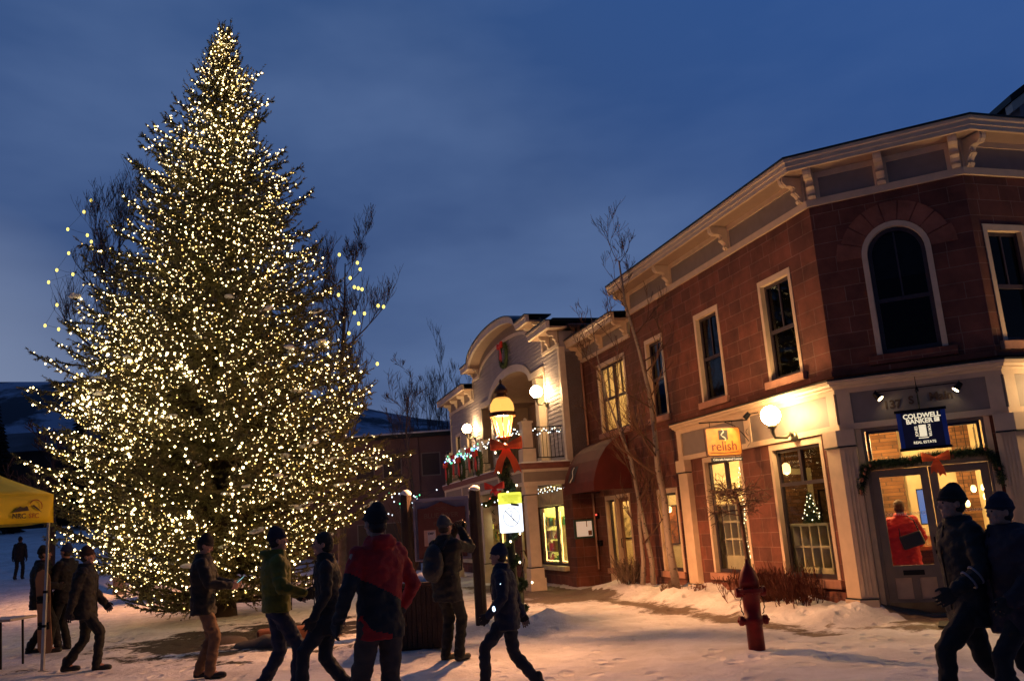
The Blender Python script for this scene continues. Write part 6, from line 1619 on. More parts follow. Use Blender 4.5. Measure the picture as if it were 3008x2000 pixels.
# boulders and edging by the bed
def rock(c, r, sc, label, seed, group='boulders round the conifer bed'):
    mb = MB(); mb.sphere((0, 0, 0), r, 14, 9, sc); me = mb.mesh('boulder', pmat('dark_boulder_stone', (0.06, 0.05, 0.045), 0.9, bump=0.6, bscale=9), True)
    for v in me.vertices:
        n_ = noise.noise(v.co * 4 + Vector((seed, 0, 0))); v.co *= 1 + 0.35 * n_
    o = bpy.data.objects.new('boulder', me); COL.objects.link(o); place(o, Matrix.Translation(c)); tag(o, label, 'boulder', group)
rock((-4.4, 14.9, -0.03), 0.33, (1.6, 1.0, 0.55), 'large dark boulder at the near edge of the conifer bed', 2)
rock((-5.3, 15.6, -0.03), 0.28, (1.3, 1.0, 0.6), 'dark boulder at the left end of the bed edge', 4)
mb = MB(); M = Matrix.Translation((-4.2, 15.6, 0)) @ Matrix.Rotation(math.radians(12), 4, 'Z'); mb.box(-0.5, 0.9, -0.15, 0.15, -0.05, 0.2, M=M)
tag(ob('stone_edging', mb, pmat('red_flagstone', (0.2, 0.08, 0.05), 0.85, bump=0.5, bscale=8), None, bevel=0.04), 'low reddish stone edging behind the dark boulders under the conifer', 'edging')

# ------------------------------------------------------------------ people
def remeshed(mb, name, mats, voxel=0.012, smooth=3, wrinkle=0.0, seed=0):
    me = mb.mesh(name + '_raw', mats)
    o = bpy.data.objects.new('tmp', me); COL.objects.link(o)
    r = o.modifiers.new('r', 'REMESH'); r.mode = 'VOXEL'; r.voxel_size = voxel; r.use_smooth_shade = True
    if smooth:
        sm_ = o.modifiers.new('s', 'SMOOTH'); sm_.iterations = smooth; sm_.factor = 0.5
    dg = bpy.context.evaluated_depsgraph_get(); dg.update()
    out_ = bpy.data.meshes.new_from_object(o.evaluated_get(dg)); out_.name = name
    bpy.data.objects.remove(o)
    if wrinkle:
        co = np.empty(len(out_.vertices) * 3); out_.vertices.foreach_get('co', co); nn = np.empty_like(co); out_.vertices.foreach_get('normal', nn)
        co = co.reshape(-1, 3); nn = nn.reshape(-1, 3)
        w = np.array([noise.noise(Vector((p[0] * 9 + seed, p[1] * 9, p[2] * 16))) + 0.5 * noise.noise(Vector((p[0] * 22, p[1] * 22 + seed, p[2] * 30))) for p in co])
        out_.vertices.foreach_set('co', (co + nn * (w * wrinkle)[:, None]).ravel())
    if not out_.materials: out_.materials.append(mats)
    out_.polygons.foreach_set('use_smooth', [True] * len(out_.polygons))
    return out_
def ik(a, c, l1, l2, pole):
    d = c - a; L = min(d.length, (l1 + l2) * 0.999)
    if L < 1e-4: L = 1e-4
    dn = d.normalized(); c2 = a + dn * L
    x = (l1 * l1 - l2 * l2 + L * L) / (2 * L); h = math.sqrt(max(l1 * l1 - x * x, 0))
    p = pole - dn * pole.dot(dn)
    p = p.normalized() if p.length > 1e-5 else dn.orthogonal()
    return a + dn * x + p * h, c2
def limb(mb, pts, rad, n=10):
    P_ = []; R2 = []
    for i in range(len(pts) - 1):
        for k in range(4):
            f = k / 4; P_.append(pts[i].lerp(pts[i + 1], f)); R2.append(rad[i] * (1 - f) + rad[i + 1] * f)
    P_.append(pts[-1]); R2.append(rad[-1]); mb.tube(P_, R2, n)
    for p, r in zip(pts, rad): mb.sphere(p, r * 0.99, 10, 7)
def ell_loft(mb, rings, n=16):
    vs = []; fs = []
    for c, rx, ry in rings:
        for k in range(n):
            a = 2 * math.pi * k / n; ca, sa = math.cos(a), math.sin(a)
            e = 0.85
            vs.append(Vector(c) + Vector((rx * math.copysign(abs(ca) ** e, ca), ry * math.copysign(abs(sa) ** e, sa), 0)))
    m_ = len(rings)
    for i in range(m_ - 1):
        for k in range(n): fs.append((i * n + k, i * n + (k + 1) % n, (i + 1) * n + (k + 1) % n, (i + 1) * n + k))
    fs.append(tuple(range(n))[::-1]); fs.append(tuple((m_ - 1) * n + k for k in range(n)))
    mb.add(vs, fs)
SKIN = pmat('skin', (0.42, 0.22, 0.15), 0.55, var=0.06)
def hand(mb, wrist, fdir, palm, side, s=1.0, curl=0.5):
    """fdir: towards the fingertips; palm: palm normal; side: towards the thumb"""
    fdir = fdir.normalized(); side = (side - fdir * side.dot(fdir)).normalized(); palm = side.cross(fdir) * (1 if side.cross(fdir).dot(palm) > 0 else -1)
    for k in range(5):
        f = k / 4 - 0.5
        mb.tube([wrist + side * f * 0.03 * s, wrist + fdir * 0.05 * s + side * f * 0.07 * s, wrist + fdir * 0.085 * s + side * f * 0.078 * s], [0.018 * s, 0.016 * s, 0.013 * s], 8)
    for k, L in enumerate((0.070, 0.078, 0.073, 0.058)):
        f = 0.375 - k * 0.25
        b = wrist + fdir * 0.085 * s + side * f * 0.088 * s; p = b; d = (fdir + side * f * 0.22).normalized(); pts = [p]; a = 0.0
        for q in (0.42, 0.33, 0.25):
            a += curl * (0.9 if q < 0.4 else 0.6); dd = (d * math.cos(a) + palm * math.sin(a)); p = p + dd * L * q * s * 1.05; pts.append(p)
        mb.tube(pts, [0.0092 * s, 0.0088 * s, 0.008 * s, 0.0066 * s], 7); mb.sphere(pts[-1], 0.0068 * s, 7, 5)
    b = wrist + fdir * 0.025 * s + side * 0.026 * s; p1 = b + (side * 0.75 + fdir * 0.7 + palm * 0.35 * curl).normalized() * 0.04 * s; p2 = p1 + (side * 0.35 + fdir * 0.85 + palm * 0.6 * curl).normalized() * 0.032 * s; p3 = p2 + (side * 0.0 + fdir + palm * 0.8 * curl).normalized() * 0.022 * s
    mb.tube([b, p1, p2, p3], [0.014 * s, 0.011 * s, 0.0098 * s, 0.0075 * s], 8); mb.sphere(p3, 0.0075 * s, 7, 5)
def person(label, loc, az, H=1.75, feet=((-0.1, 0, 0), (0.1, 0, 0)), hands=((-0.27, 0.05, 0.82), (0.27, 0.05, 0.82)), lean=0.0, yaw=0.0, nod=0.0, jacket=(0.02, 0.02, 0.02), trousers=(0.02, 0.02, 0.025),
           shoes=(0.012, 0.012, 0.012), hat=None, hair=(0.03, 0.02, 0.015), gloves=None, hem=0.80, bulk=1.0, poles=None, curl=0.5, two_tone=None, group='people walking and standing in the plaza', hood=False, seed=0, zoff=0.0, flare=1.0):
    S_ = H / 1.75
    M = Matrix.Translation((loc[0], loc[1], loc[2])) @ Matrix.Rotation(math.radians(az - 90), 4, 'Z') @ Matrix.Scale(S_, 4)
    drop = 0.0
    spread = max(abs(feet[0][1]), abs(feet[1][1]), abs(feet[0][0]) - 0.1, abs(feet[1][0]) - 0.1)
    if spread > 0.15: drop = 0.86 - math.sqrt(max(0.86 ** 2 - spread ** 2, 0.1)) + 0.005
    hipz = 0.935 - drop
    Rl = Matrix.Rotation(-lean, 3, 'X'); hipc = Vector((0, 0, hipz))
    def up_(v):
        v = Vector(v) - Vector((0, 0, 0.935)); return hipc + Rl @ v
    sh = [up_((-0.185, 0.0, 1.42)), up_((0.185, 0.0, 1.42))]
    neck = up_((0, -0.005, 1.47)); headc = up_((0, 0.02 + 0.25 * lean * 0.2, 1.64))
    Rh = (Matrix.Rotation(yaw, 3, 'Z') @ Matrix.Rotation(-nod, 3, 'X'))
    hp = lambda v: headc + Rh @ Vector(v)
    # legs
    ank, knees, hips_ = [], [], []
    for i, f in enumerate(feet):
        hpt = Vector(((-0.09, 0.09)[i], 0, hipz - 0.02)); an = Vector((f[0], f[1], f[2] + 0.09))
        kn, an = ik(hpt, an, 0.435, 0.425, Vector((0, 1, 0.0))); ank.append(an); knees.append(kn); hips_.append(hpt)
    # arms
    el, wr = [], []
    for i, h_ in enumerate(hands):
        pole = Vector(poles[i]) if poles else Vector(((-0.5, 0.5)[i], -0.6, -0.6))
        e_, w_ = ik(sh[i], Vector(h_) - Vector((0, 0, drop)), 0.285, 0.255, pole); el.append(e_); wr.append(w_)
    # continuous body
    mb = MB()
    torso = []
    for z, rx, ry in ((0.86, 0.15, 0.105), (0.98, 0.14, 0.10), (1.12, 0.13, 0.09), (1.28, 0.155, 0.10), (1.40, 0.15, 0.085), (1.46, 0.06, 0.06)):
        torso.append((up_((0, 0, z)), rx, ry))
    ell_loft(mb, torso)
    limb(mb, [neck - Vector((0, 0, 0.04)), headc - Vector((0, 0.01, 0.05))], [0.058, 0.052])
    def E(c, r):
        k = len(mb.v); mb.sphere((0, 0, 0), 1.0, 16, 11, r)
        for i in range(k, len(mb.v)): mb.v[i] = tuple(headc + Rh @ (Vector(c) + Vector(mb.v[i])))
    E((0, 0, 0.015), (0.076, 0.096, 0.098)); E((0, 0.022, -0.055), (0.056, 0.066, 0.062)); E((0, 0.072, -0.098), (0.02, 0.017, 0.014))
    E((0, 0.098, -0.022), (0.0125, 0.018, 0.015)); E((0, 0.088, 0.0), (0.009, 0.014, 0.026)); E((0, 0.083, -0.062), (0.023, 0.010, 0.006)); E((0, 0.081, -0.073), (0.02, 0.010, 0.006))
    E((0, 0.083, 0.028), (0.042, 0.010, 0.008)); E((0.036, 0.068, -0.025), (0.02, 0.018, 0.018)); E((-0.036, 0.068, -0.025), (0.02, 0.018, 0.018))
    for sx in (-1, 1): E((sx * 0.078, -0.005, -0.008), (0.01, 0.018, 0.03))
    for i in (0, 1):
        limb(mb, [sh[i], el[i], wr[i]], [0.05, 0.04, 0.027]); limb(mb, [hips_[i], knees[i], ank[i]], [0.075, 0.052, 0.036])
        fd = (wr[i] - el[i]).normalized(); inn = Vector(((1, -1)[i], 0, 0)); thumb = Vector((0, 0.6, 0.8)) if abs(fd.z) < 0.75 else Vector((0, 1, 0.1))
        hand(mb, wr[i], fd, inn, thumb, 1.0, curl)
        limb(mb, [ank[i], ank[i] + Vector((0, 0.12, -0.055))], [0.036, 0.03])
    me = remeshed(mb, 'person', SKIN, 0.0062, 1)
    root = ob('person', me, None, None, M); tag(root, label, 'person', group)
    jm = pmat('jacket_%d' % seed, jacket, 0.75, var=0.25, scale=7, bump=0.25, bscale=60)
    tm = pmat('trousers_%d' % seed, trousers, 0.8, var=0.25, scale=7, bump=0.2, bscale=70)
    sm_ = pmat('shoes_%d' % seed, shoes, 0.55, var=0.2, bump=0.1)
    # jacket
    mb = MB(); b = bulk
    hr = (0.185 * b * flare, 0.14 * b * flare)
    rings = [((hipc.x, hipc.y, hipz - (0.935 - hem)), *hr)] if hem < 0.93 else []
    for z, rx, ry in ((0.96, 0.178, 0.135), (1.08, 0.172, 0.13), (1.22, 0.19, 0.14), (1.34, 0.20, 0.14), (1.42, 0.185, 0.12), (1.47, 0.12, 0.10), (1.52, 0.088, 0.09), (1.545, 0.082, 0.085)):
        if z > hem: rings.append((up_((0, -0.005, z)), rx * b, ry * b))
    ell_loft(mb, rings, 22)
    for i in (0, 1):
        w2 = wr[i] + (el[i] - wr[i]).normalized() * 0.0
        limb(mb, [sh[i] + Vector(((0.015, -0.015)[i], 0, -0.01)), el[i], w2], [0.078 * b, 0.062 * b, 0.047 * b])
    if hood: mb.sphere(up_((0, -0.10, 1.50)), 0.09, 12, 8, (1.15, 0.75, 0.6))
    jme = remeshed(mb, 'jacket', jm, 0.012, 4, 0.017, seed)
    if two_tone:
        m2 = pmat('jacket_lower_%d' % seed, two_tone[0], 0.75, var=0.25, scale=7, bump=0.25, bscale=60); jme.materials.append(m2)
        for p in jme.polygons:
            c = p.center
            if two_tone[1](c): p.material_index = 1
    j_ = ob('jacket', jme, None, root, M)
    # cuffs / zip / pocket details
    mb = MB(); zf = up_((0, 0.146 * b, 1.0)); 
    mb.tube([up_((0, 0.137 * b, max(hem, 0.86))), up_((0, 0.140 * b, 1.1)), up_((0, 0.146 * b, 1.28)), up_((0, 0.10 * b, 1.48))], 0.006, 5); ob('zip', mb, BLACKM, root, M)
    # trousers
    mb = MB()
    ell_loft(mb, [((0, 0, hipz - 0.09), 0.155, 0.115), ((0, 0, hipz + 0.0), 0.165, 0.12), (up_((0, 0, 1.02)), 0.15, 0.11)], 18)
    for i in (0, 1): limb(mb, [hips_[i], knees[i], ank[i] + Vector((0, -0.005, -0.02))], [0.098, 0.074, 0.066])
    ob('trousers', remeshed(mb, 'trousers', tm, 0.012, 3, 0.014, seed + 3), None, root, M)
    for i in (0, 1):
        mb = MB(); a = ank[i]; toe = (a - knees[i]); yw = Vector((0, 1, 0))
        pitch = 0.0 if feet[i][2] < 0.03 else -0.5
        fw = Vector((0, math.cos(pitch), math.sin(pitch)))
        limb(mb, [a + Vector((0, 0, 0.07)), a + Vector((0, -0.01, -0.03))], [0.052, 0.05])
        base = a + Vector((0, 0, -0.055))
        mb.tube([base - fw * 0.07, base - fw * 0.04, base + fw * 0.05, base + fw * 0.13, base + fw * 0.18, base + fw * 0.2], [0.03, 0.042, 0.044, 0.045, 0.036, 0.02], 12)
        me_ = remeshed(mb, 'boot', sm_, 0.009, 3)
        zmin = a.z - 0.09
        for v in me_.vertices:
            if v.co.z < zmin and pitch == 0: v.co.z = zmin
        ob('boot', me_, None, root, M)
    # head wear
    mb = MB()
    def Eh(mb, c, r, n=18, m_=12):
        k = len(mb.v); mb.sphere((0, 0, 0), 1.0, n, m_, r)
        for i in range(k, len(mb.v)): mb.v[i] = tuple(headc + Rh @ (Vector(c) + Vector(mb.v[i])))
    if hat:
        Eh(mb, (0, -0.014, 0.045), (0.087, 0.104, 0.098)); Eh(mb, (0, -0.03, 0.10), (0.055, 0.065, 0.06))
        for k in range(24):
            a = 2 * math.pi * k / 24; a2 = 2 * math.pi * (k + 1) / 24
            f_ = lambda a: hp((0.088 * math.cos(a), -0.008 + 0.104 * math.sin(a), 0.03 + 0.006 * math.sin(a)))
            mb.tube([f_(a), f_(a2)], 0.0125, 6)
        hm_ = remeshed(mb, 'beanie', pmat('hat_%d' % seed, hat, 0.9, bump=0.6, bscale=90), 0.009, 2, 0.004, seed)
        # open underside: drop what lies below the brow
        ob('beanie', hm_, None, root, M)
        mb = MB(); Eh(mb, (0, -0.028, -0.025), (0.074, 0.072, 0.062)); ob('hair', remeshed(mb, 'hair', pmat('hair_%d' % seed, hair, 0.7, bump=0.5, bscale=80), 0.009, 1), None, root, M)
    else:
        Eh(mb, (0, -0.018, 0.035), (0.086, 0.102, 0.096)); Eh(mb, (0, -0.04, -0.02), (0.08, 0.076, 0.08))
        ob('hair', remeshed(mb, 'hair', pmat('hair_%d' % seed, hair, 0.7, bump=0.8, bscale=90), 0.008, 1, 0.006, seed), None, root, M)
    for sx in (-1, 1):
        mb = MB(); mb.sphere(hp((sx * 0.031, 0.083, 0.008)), 0.0085, 8, 6); ob('eye', mb, pmat('eye_dark', (0.03, 0.02, 0.015), 0.2), root, M)
    if gloves:
        for i in (0, 1):
            mb = MB(); fd = (wr[i] - el[i]).normalized(); inn = Vector(((1, -1)[i], 0, 0)); thumb = Vector((0, 0.6, 0.8)) if abs(fd.z) < 0.75 else Vector((0, 1, 0.1))
            hand(mb, wr[i] - fd * 0.003, fd, inn, thumb, 1.12, curl); limb(mb, [wr[i] - fd * 0.05, wr[i]], [0.036, 0.034])
            ob('glove', remeshed(mb, 'glove', pmat('gloves_%d' % seed, gloves, 0.8), 0.0065, 1), None, root, M)
    return root, M, dict(sh=sh, el=el, wr=wr, up=up_, headc=headc, hipz=hipz, knees=knees, ank=ank)
def pack(label, M, up_, col, off=(0, -0.24, 1.2), sz=(0.15, 0.10, 0.24)):
    """rucksack worn on the back: bag, pocket, straps"""
    t_ = thing('backpack', label, 'backpack', M @ up_(off))
    m_ = pmat('pack_%s' % label[:6], col, 0.6, var=0.2, bump=0.2, bscale=60)
    c = up_(off)
    mb = MB(); mb.sphere(c, 1.0, 16, 10, sz); mb.sphere(c + Vector((0, -0.03, -0.08)), 1.0, 14, 9, (sz[0] * 0.95, sz[1], sz[2] * 0.62))
    ob('bag', remeshed(mb, 'bag', m_, 0.012, 3, 0.008, 9), None, t_, M)
    mb = MB(); mb.sphere(c + Vector((0, -0.09, -0.09)), 1.0, 14, 9, (sz[0] * 0.7, 0.05, sz[2] * 0.38)); ob('pocket', mb, m_, t_, M, smooth=True)
    for sx in (-1, 1):
        mb = MB(); mb.tube([up_((sx * 0.09, -0.16, 1.36)), up_((sx * 0.115, -0.09, 1.475)), up_((sx * 0.125, 0.03, 1.475)), up_((sx * 0.13, 0.125, 1.40)), up_((sx * 0.14, 0.162, 1.26)), up_((sx * 0.17, 0.10, 1.10)), up_((sx * 0.17, -0.1, 1.04))], 0.014, 6)
        ob('strap', mb, m_, t_, M, smooth=True)
    return t_
def phone(M, p, fdir, updir, label, lit=True):
    t_ = thing('phone', label, 'phone', M @ p)
    z_ = fdir.normalized(); y_ = (updir - z_ * updir.dot(z_)).normalized(); x_ = y_.cross(z_)
    Q = M @ Matrix(((x_.x, y_.x, z_.x, p.x), (x_.y, y_.y, z_.y, p.y), (x_.z, y_.z, z_.z, p.z), (0, 0, 0, 1)))
    mb = MB(); mb.box(-0.037, 0.037, -0.075, 0.075, -0.004, 0.004); ob('casing', mb, BLACKM, t_, Q, bevel=0.003)
    mb = MB(); mb.box(-0.033, 0.033, -0.068, 0.068, 0.0045, 0.0055); ob('display', mb, emat('cyan_phone_screen', (0.25, 0.8, 0.85), 1.3), t_, Q)
    return t_
STAND = ((-0.11, 0, 0), (0.11, 0.03, 0))
DK = (0.016, 0.014, 0.013)
# photographer in front of the board
P8, M8, J8 = person('person in grey beanie and dark coat with backpack, holding a camera up before the board', (-1.07, 11.75, 0.0), 55, 1.80, feet=((-0.09, 0.02, 0), (0.10, 0.06, 0)), hands=((-0.05, 0.27, 1.60), (0.07, 0.26, 1.58)),
                   poles=((-0.5, 0.1, -0.9), (0.5, 0.1, -0.9)), jacket=(0.010, 0.009, 0.009), trousers=(0.006, 0.006, 0.006), hat=(0.05, 0.055, 0.07), gloves=(0.012, 0.012, 0.012), hem=0.72, bulk=1.1, seed=8, yaw=-0.05, curl=0.8)
pack('black backpack on the back of the person photographing near the board', M8, J8['up'], (0.012, 0.013, 0.018))
t_ = thing('camera', 'small black camera held up by the person in the grey beanie', 'camera', M8 @ Vector((0.0, 0.36, 1.64)))
mb = MB(); mb.box(-0.06, 0.06, 0.345, 0.385, 1.615, 1.69); mb.box(-0.025, 0.025, 0.34, 0.38, 1.69, 1.71); ob('body', mb, BLACKM, t_, M8, bevel=0.005)
mb = MB(); mb.tube([(0, 0.385, 1.65), (0, 0.44, 1.65)], 0.03, 14); ob('lens', mb, BLACKM, t_, M8)
# red and black jacket
person('person in red and black ski jacket with red tail, black beanie and pale grey trousers', (-1.20, 7.2, 0.0), 132, 1.86, feet=((-0.12, 0.02, 0), (0.13, -0.10, 0)), hands=((-0.30, 0.10, 0.95), (0.28, 0.14, 0.97)), jacket=(0.42, 0.008, 0.006), trousers=(0.07, 0.045, 0.032), hat=(0.012, 0.012, 0.014),
       gloves=(0.01, 0.01, 0.01), hem=0.80, bulk=0.98, hood=True, seed=7, flare=1.04, two_tone=((0.012, 0.010, 0.011), lambda c: (c.z < 1.13 - 0.55 * c.x and not (c.z < 1.0 - abs(c.y + 0.03) * 1.6 and c.x < 0.02 and c.z < 0.98 and c.y < 0.1))))
# yellow green jacket
person('person in yellow green ski jacket and dark blue jeans walking right', (-2.78, 9.9, 0.0), 20, 1.80, feet=((-0.1, -0.18, 0), (0.1, 0.18, 0)), hands=((-0.25, 0.22, 1.05), (0.22, 0.26, 1.08)), jacket=(0.12, 0.12, 0.008), trousers=(0.012, 0.018, 0.045), hat=(0.012, 0.014, 0.03), gloves=DK,
       hem=0.90, bulk=1.12, seed=5, hood=True)
# dark figure with leaning stride
person('person in black coat and dark jeans striding between the yellow and red jackets', (-2.12, 9.5, 0.0), 195, 1.76, feet=((-0.09, 0.30, 0), (0.1, -0.22, 0.0)), hands=((-0.24, 0.16, 0.92), (0.25, -0.12, 0.88)), jacket=(0.010, 0.009, 0.010), trousers=(0.010, 0.012, 0.02), hat=None, hair=(0.01, 0.008, 0.006), gloves=DK,
       hem=0.72, lean=0.04, seed=6)
# tan trousers with the phone
P4, M4, J4 = person('person in black jacket and tan trousers looking down at a lit phone', (-4.26, 11.75, 0.0), 12, 1.77, feet=((-0.1, -0.06, 0), (0.1, 0.10, 0)), hands=((-0.10, 0.36, 1.13), (0.16, 0.34, 1.12)), jacket=(0.008, 0.007, 0.006), trousers=(0.15, 0.08, 0.042), hat=(0.012, 0.010, 0.01), gloves=None, hem=0.78,
                    bulk=1.12, nod=0.45, seed=4, curl=0.7)
phone(M4, Vector((-0.02, 0.46, 1.17)), Vector((0.1, -0.8, 0.9)), Vector((0.5, 0.6, 0.5)), 'phone with a cyan screen in the hands of the person in tan trousers')
# dark walker left of the tree
person('person in dark grey jacket and rust scarf walking left of the conifer', (-6.58, 13.3, 0.0), 10, 1.78, feet=((-0.1, -0.26, 0), (0.1, 0.22, 0)), hands=((-0.26, 0.20, 0.95), (0.27, -0.12, 0.9)), jacket=(0.009, 0.008, 0.008), trousers=(0.006, 0.006, 0.006), hat=(0.06, 0.025, 0.012), gloves=DK, hem=0.76, bulk=1.18, seed=3)
# pair behind the tent pole
P2, M2, J2 = person('person in black bulky coat facing right, left of the tent pole', (-8.75, 16.1, 0.0), 20, 1.85, feet=((-0.1, -0.16, 0), (0.1, 0.15, 0)), hands=((-0.2, 0.26, 1.15), (0.22, 0.24, 1.1)), jacket=(0.007, 0.006, 0.005), trousers=(0.004, 0.004, 0.004), hat=(0.012, 0.012, 0.010), gloves=DK, hem=0.74, bulk=1.28, seed=2)
person('person in navy beanie and black clothes, right of the tent pole', (-8.42, 16.3, 0.0), 165, 1.84, feet=((-0.13, 0, 0), (0.13, 0.05, 0)), hands=((-0.24, 0.2, 0.95), (0.24, 0.2, 0.98)), jacket=(0.006, 0.005, 0.006), trousers=(0.004, 0.004, 0.006), hat=(0.02, 0.03, 0.08), gloves=DK, hem=0.78, bulk=1.15, seed=12)
sb = thing('snowboard', 'tan snowboard standing upright between the pair behind the tent pole', 'snowboard', (-8.72, 16.0, 0))
mb = MB(); M = Matrix.Translation((-8.48, 15.8, 0)) @ Matrix.Rotation(math.radians(8), 4, 'X')
mb.prism([(x * 0.13 * (1 - 0.12 * math.sin(math.pi * (k / 12))), 0) for k, x in enumerate([])] or [(-0.02, 0.02), (-0.09, 0.03), (-0.13, 0.12), (-0.115, 0.7), (-0.13, 1.3), (-0.09, 1.42), (0.0, 1.46), (0.09, 1.42), (0.13, 1.3), (0.115, 0.7), (0.13, 0.12), (0.09, 0.03), (0.02, 0.02)], 1, -0.006, 0.006); ob('deck', mb, pmat('tan_orange_board', (0.35, 0.17, 0.08), 0.4), sb, M)
for z in (0.5, 0.95):
    mb = MB(); mb.box(-0.09, 0.09, -0.05, -0.0065, z - 0.06, z + 0.06); mb.tube([(-0.09, -0.03, z), (-0.06, -0.10, z), (0.06, -0.10, z), (0.09, -0.03, z)], 0.012, 5); ob('binding', mb, BLACKM, sb, M)
# far walker on the snow slope
fz_ = gheight(-21.65, 38)
person('distant person in black walking away across the snow slope at far left', (-21.68, 38, fz_), 100, 1.75, feet=((-0.1, -0.14, 0), (0.1, 0.14, 0)), hands=((-0.3, 0.1, 0.85), (0.3, -0.05, 0.85)), jacket=(0.006, 0.006, 0.008), trousers=(0.006, 0.006, 0.008), hat=(0.006, 0.006, 0.008), gloves=DK, hem=0.76, bulk=1.15, seed=1)
# child in front of the street lamp
P9, M9, J9 = person('child in dark navy jacket with reflective marks striding left before the street lamp', (-0.25, 9.35, 0.0), 175, 1.50, feet=((-0.09, 0.30, 0), (0.1, -0.32, 0.0)), hands=((-0.28, 0.18, 0.98), (0.28, -0.16, 0.92)), jacket=(0.010, 0.014, 0.032), trousers=(0.010, 0.014, 0.026), hat=(0.012, 0.02, 0.05), gloves=DK, hem=0.78, bulk=1.1, seed=9, lean=0.05)
REFL = emat('retroreflector', (0.55, 0.75, 1.0), 3.0)  # flash glints on the jacket marks, put in as emission
mb = MB(); e0, w0 = J9['el'][0], J9['wr'][0]; s0 = J9['sh'][0]; pa = s0.lerp(e0, 0.35) + Vector((-0.075, 0, 0)); mb.tube([pa, pa + Vector((-0.004, 0.045, -0.12))], 0.009, 6); ob('reflective_strip', mb, REFL, P9, M9)
mb = MB(); mb.sphere(e0.lerp(w0, 0.6) + Vector((-0.058, 0.0, 0)), 0.02, 8, 6, (0.7, 1, 1.6)); ob('reflective_patch', mb, REFL, P9, M9)
# walkers at far right
P10, M10, J10 = person('tall person in black jacket with grey arm stripes striding left past the double door', (3.38, 7.0, 0.0), 182, 1.78, feet=((-0.1, 0.34, 0), (0.1, -0.36, 0.0)), hands=((-0.27, 0.24, 1.02), (0.27, -0.10, 0.94)), jacket=(0.008, 0.008, 0.010), trousers=(0.007, 0.007, 0.008), hat=(0.007, 0.007, 0.008), gloves=DK, hem=0.74, bulk=1.12, seed=10)
STR = pmat('grey_reflective_stripe', (0.16, 0.15, 0.18), 0.5)
for k in (0.25, 0.5):
    mb = MB(); a, b = J10['el'][0], J10['wr'][0]; d = (b - a).normalized(); c = a.lerp(b, k); u1_ = d.orthogonal().normalized(); v1_ = d.cross(u1_)
    mb.tube([c + (u1_ * math.cos(x) + v1_ * math.sin(x)) * 0.067 for x in [2 * math.pi * i / 16 for i in range(17)]], 0.009, 5, cap=False); ob('arm_stripe', mb, STR, P10, M10)
person('person in purple black padded jacket with red collar at the right edge of the photo', (3.58, 6.7, 0.0), 185, 1.66, feet=((-0.1, 0.28, 0), (0.1, -0.3, 0.0)), hands=((-0.27, 0.22, 1.0), (0.27, -0.10, 0.92)), jacket=(0.018, 0.008, 0.018), trousers=(0.007, 0.006, 0.010), hat=(0.010, 0.010, 0.03), gloves=DK, hem=0.72, bulk=1.38, seed=11,
       two_tone=((0.30, 0.015, 0.01), lambda c: c.z > 1.50))
# customer seen through the door
P12, M12, J12 = person('person in bright red padded jacket seen from behind through the left door leaf', tuple(W_(FD, DU(0.56), -1.05, -0.05)), 62, 1.66, feet=STAND, hands=((-0.25, 0.15, 0.95), (0.22, 0.25, 1.05)), jacket=(0.62, 0.02, 0.01), trousers=(0.05, 0.045, 0.05), hat=None, hair=(0.12, 0.05, 0.02), hem=0.66, bulk=1.22, seed=13)
hb = thing('handbag', 'black shoulder bag hanging on the red padded jacket behind the door glass', 'handbag', M12 @ Vector((0.2, -0.2, 1.1)))
mb = MB(); Mh = M12 @ Matrix.Translation((0.14, -0.22, 1.12)) @ Matrix.Rotation(math.radians(-16), 4, 'Y'); mb.box(-0.17, 0.17, -0.05, 0.05, -0.11, 0.11); ob('bag', mb, pmat('black_leather', (0.012, 0.012, 0.014), 0.3), hb, Mh, bevel=0.02)
mb = MB(); mb.tube([(-0.15, 0, 0.1), (-0.1, 0.08, 0.3), (0.06, 0.16, 0.40), (0.14, 0.06, 0.28), (0.15, 0, 0.1)], 0.009, 6); ob('strap', mb, BLACKM, hb, Mh)

# ------------------------------------------------------------------ bare trees and shrubs
BARK_D = pmat('dark_twig_bark', (0.045, 0.03, 0.028), 0.9, var=0.3)
BARK_B = pmat('brown_twig_bark', (0.11, 0.055, 0.035), 0.85, var=0.3)
m, t = nmat('aspen_bark')
o_ = N(t, 'ShaderNodeOutputMaterial'); b_ = N(t, 'ShaderNodeBsdfPrincipled'); t.links.new(b_.outputs[0], o_.inputs[0]); tcn = N(t, 'ShaderNodeTexCoord')
mp_ = N(t, 'ShaderNodeMapping'); mp_.inputs['Scale'].default_value = (5, 5, 9); t.links.new(tcn.outputs['Object'], mp_.inputs[0])
n1 = N(t, 'ShaderNodeTexNoise'); n1.inputs['Scale'].default_value = 2.2; n1.inputs['Detail'].default_value = 5; t.links.new(mp_.outputs[0], n1.inputs['Vector'])
rr = N(t, 'ShaderNodeValToRGB'); rr.color_ramp.elements[0].position = 0.33; rr.color_ramp.elements[0].color = (0.06, 0.045, 0.04, 1); rr.color_ramp.elements[1].position = 0.42; rr.color_ramp.elements[1].color = (0.24, 0.19, 0.16, 1)
t.links.new(n1.outputs['Fac'], rr.inputs[0]); t.links.new(rr.outputs[0], b_.inputs['Base Color']); b_.inputs['Roughness'].default_value = 0.7
ASPEN = m
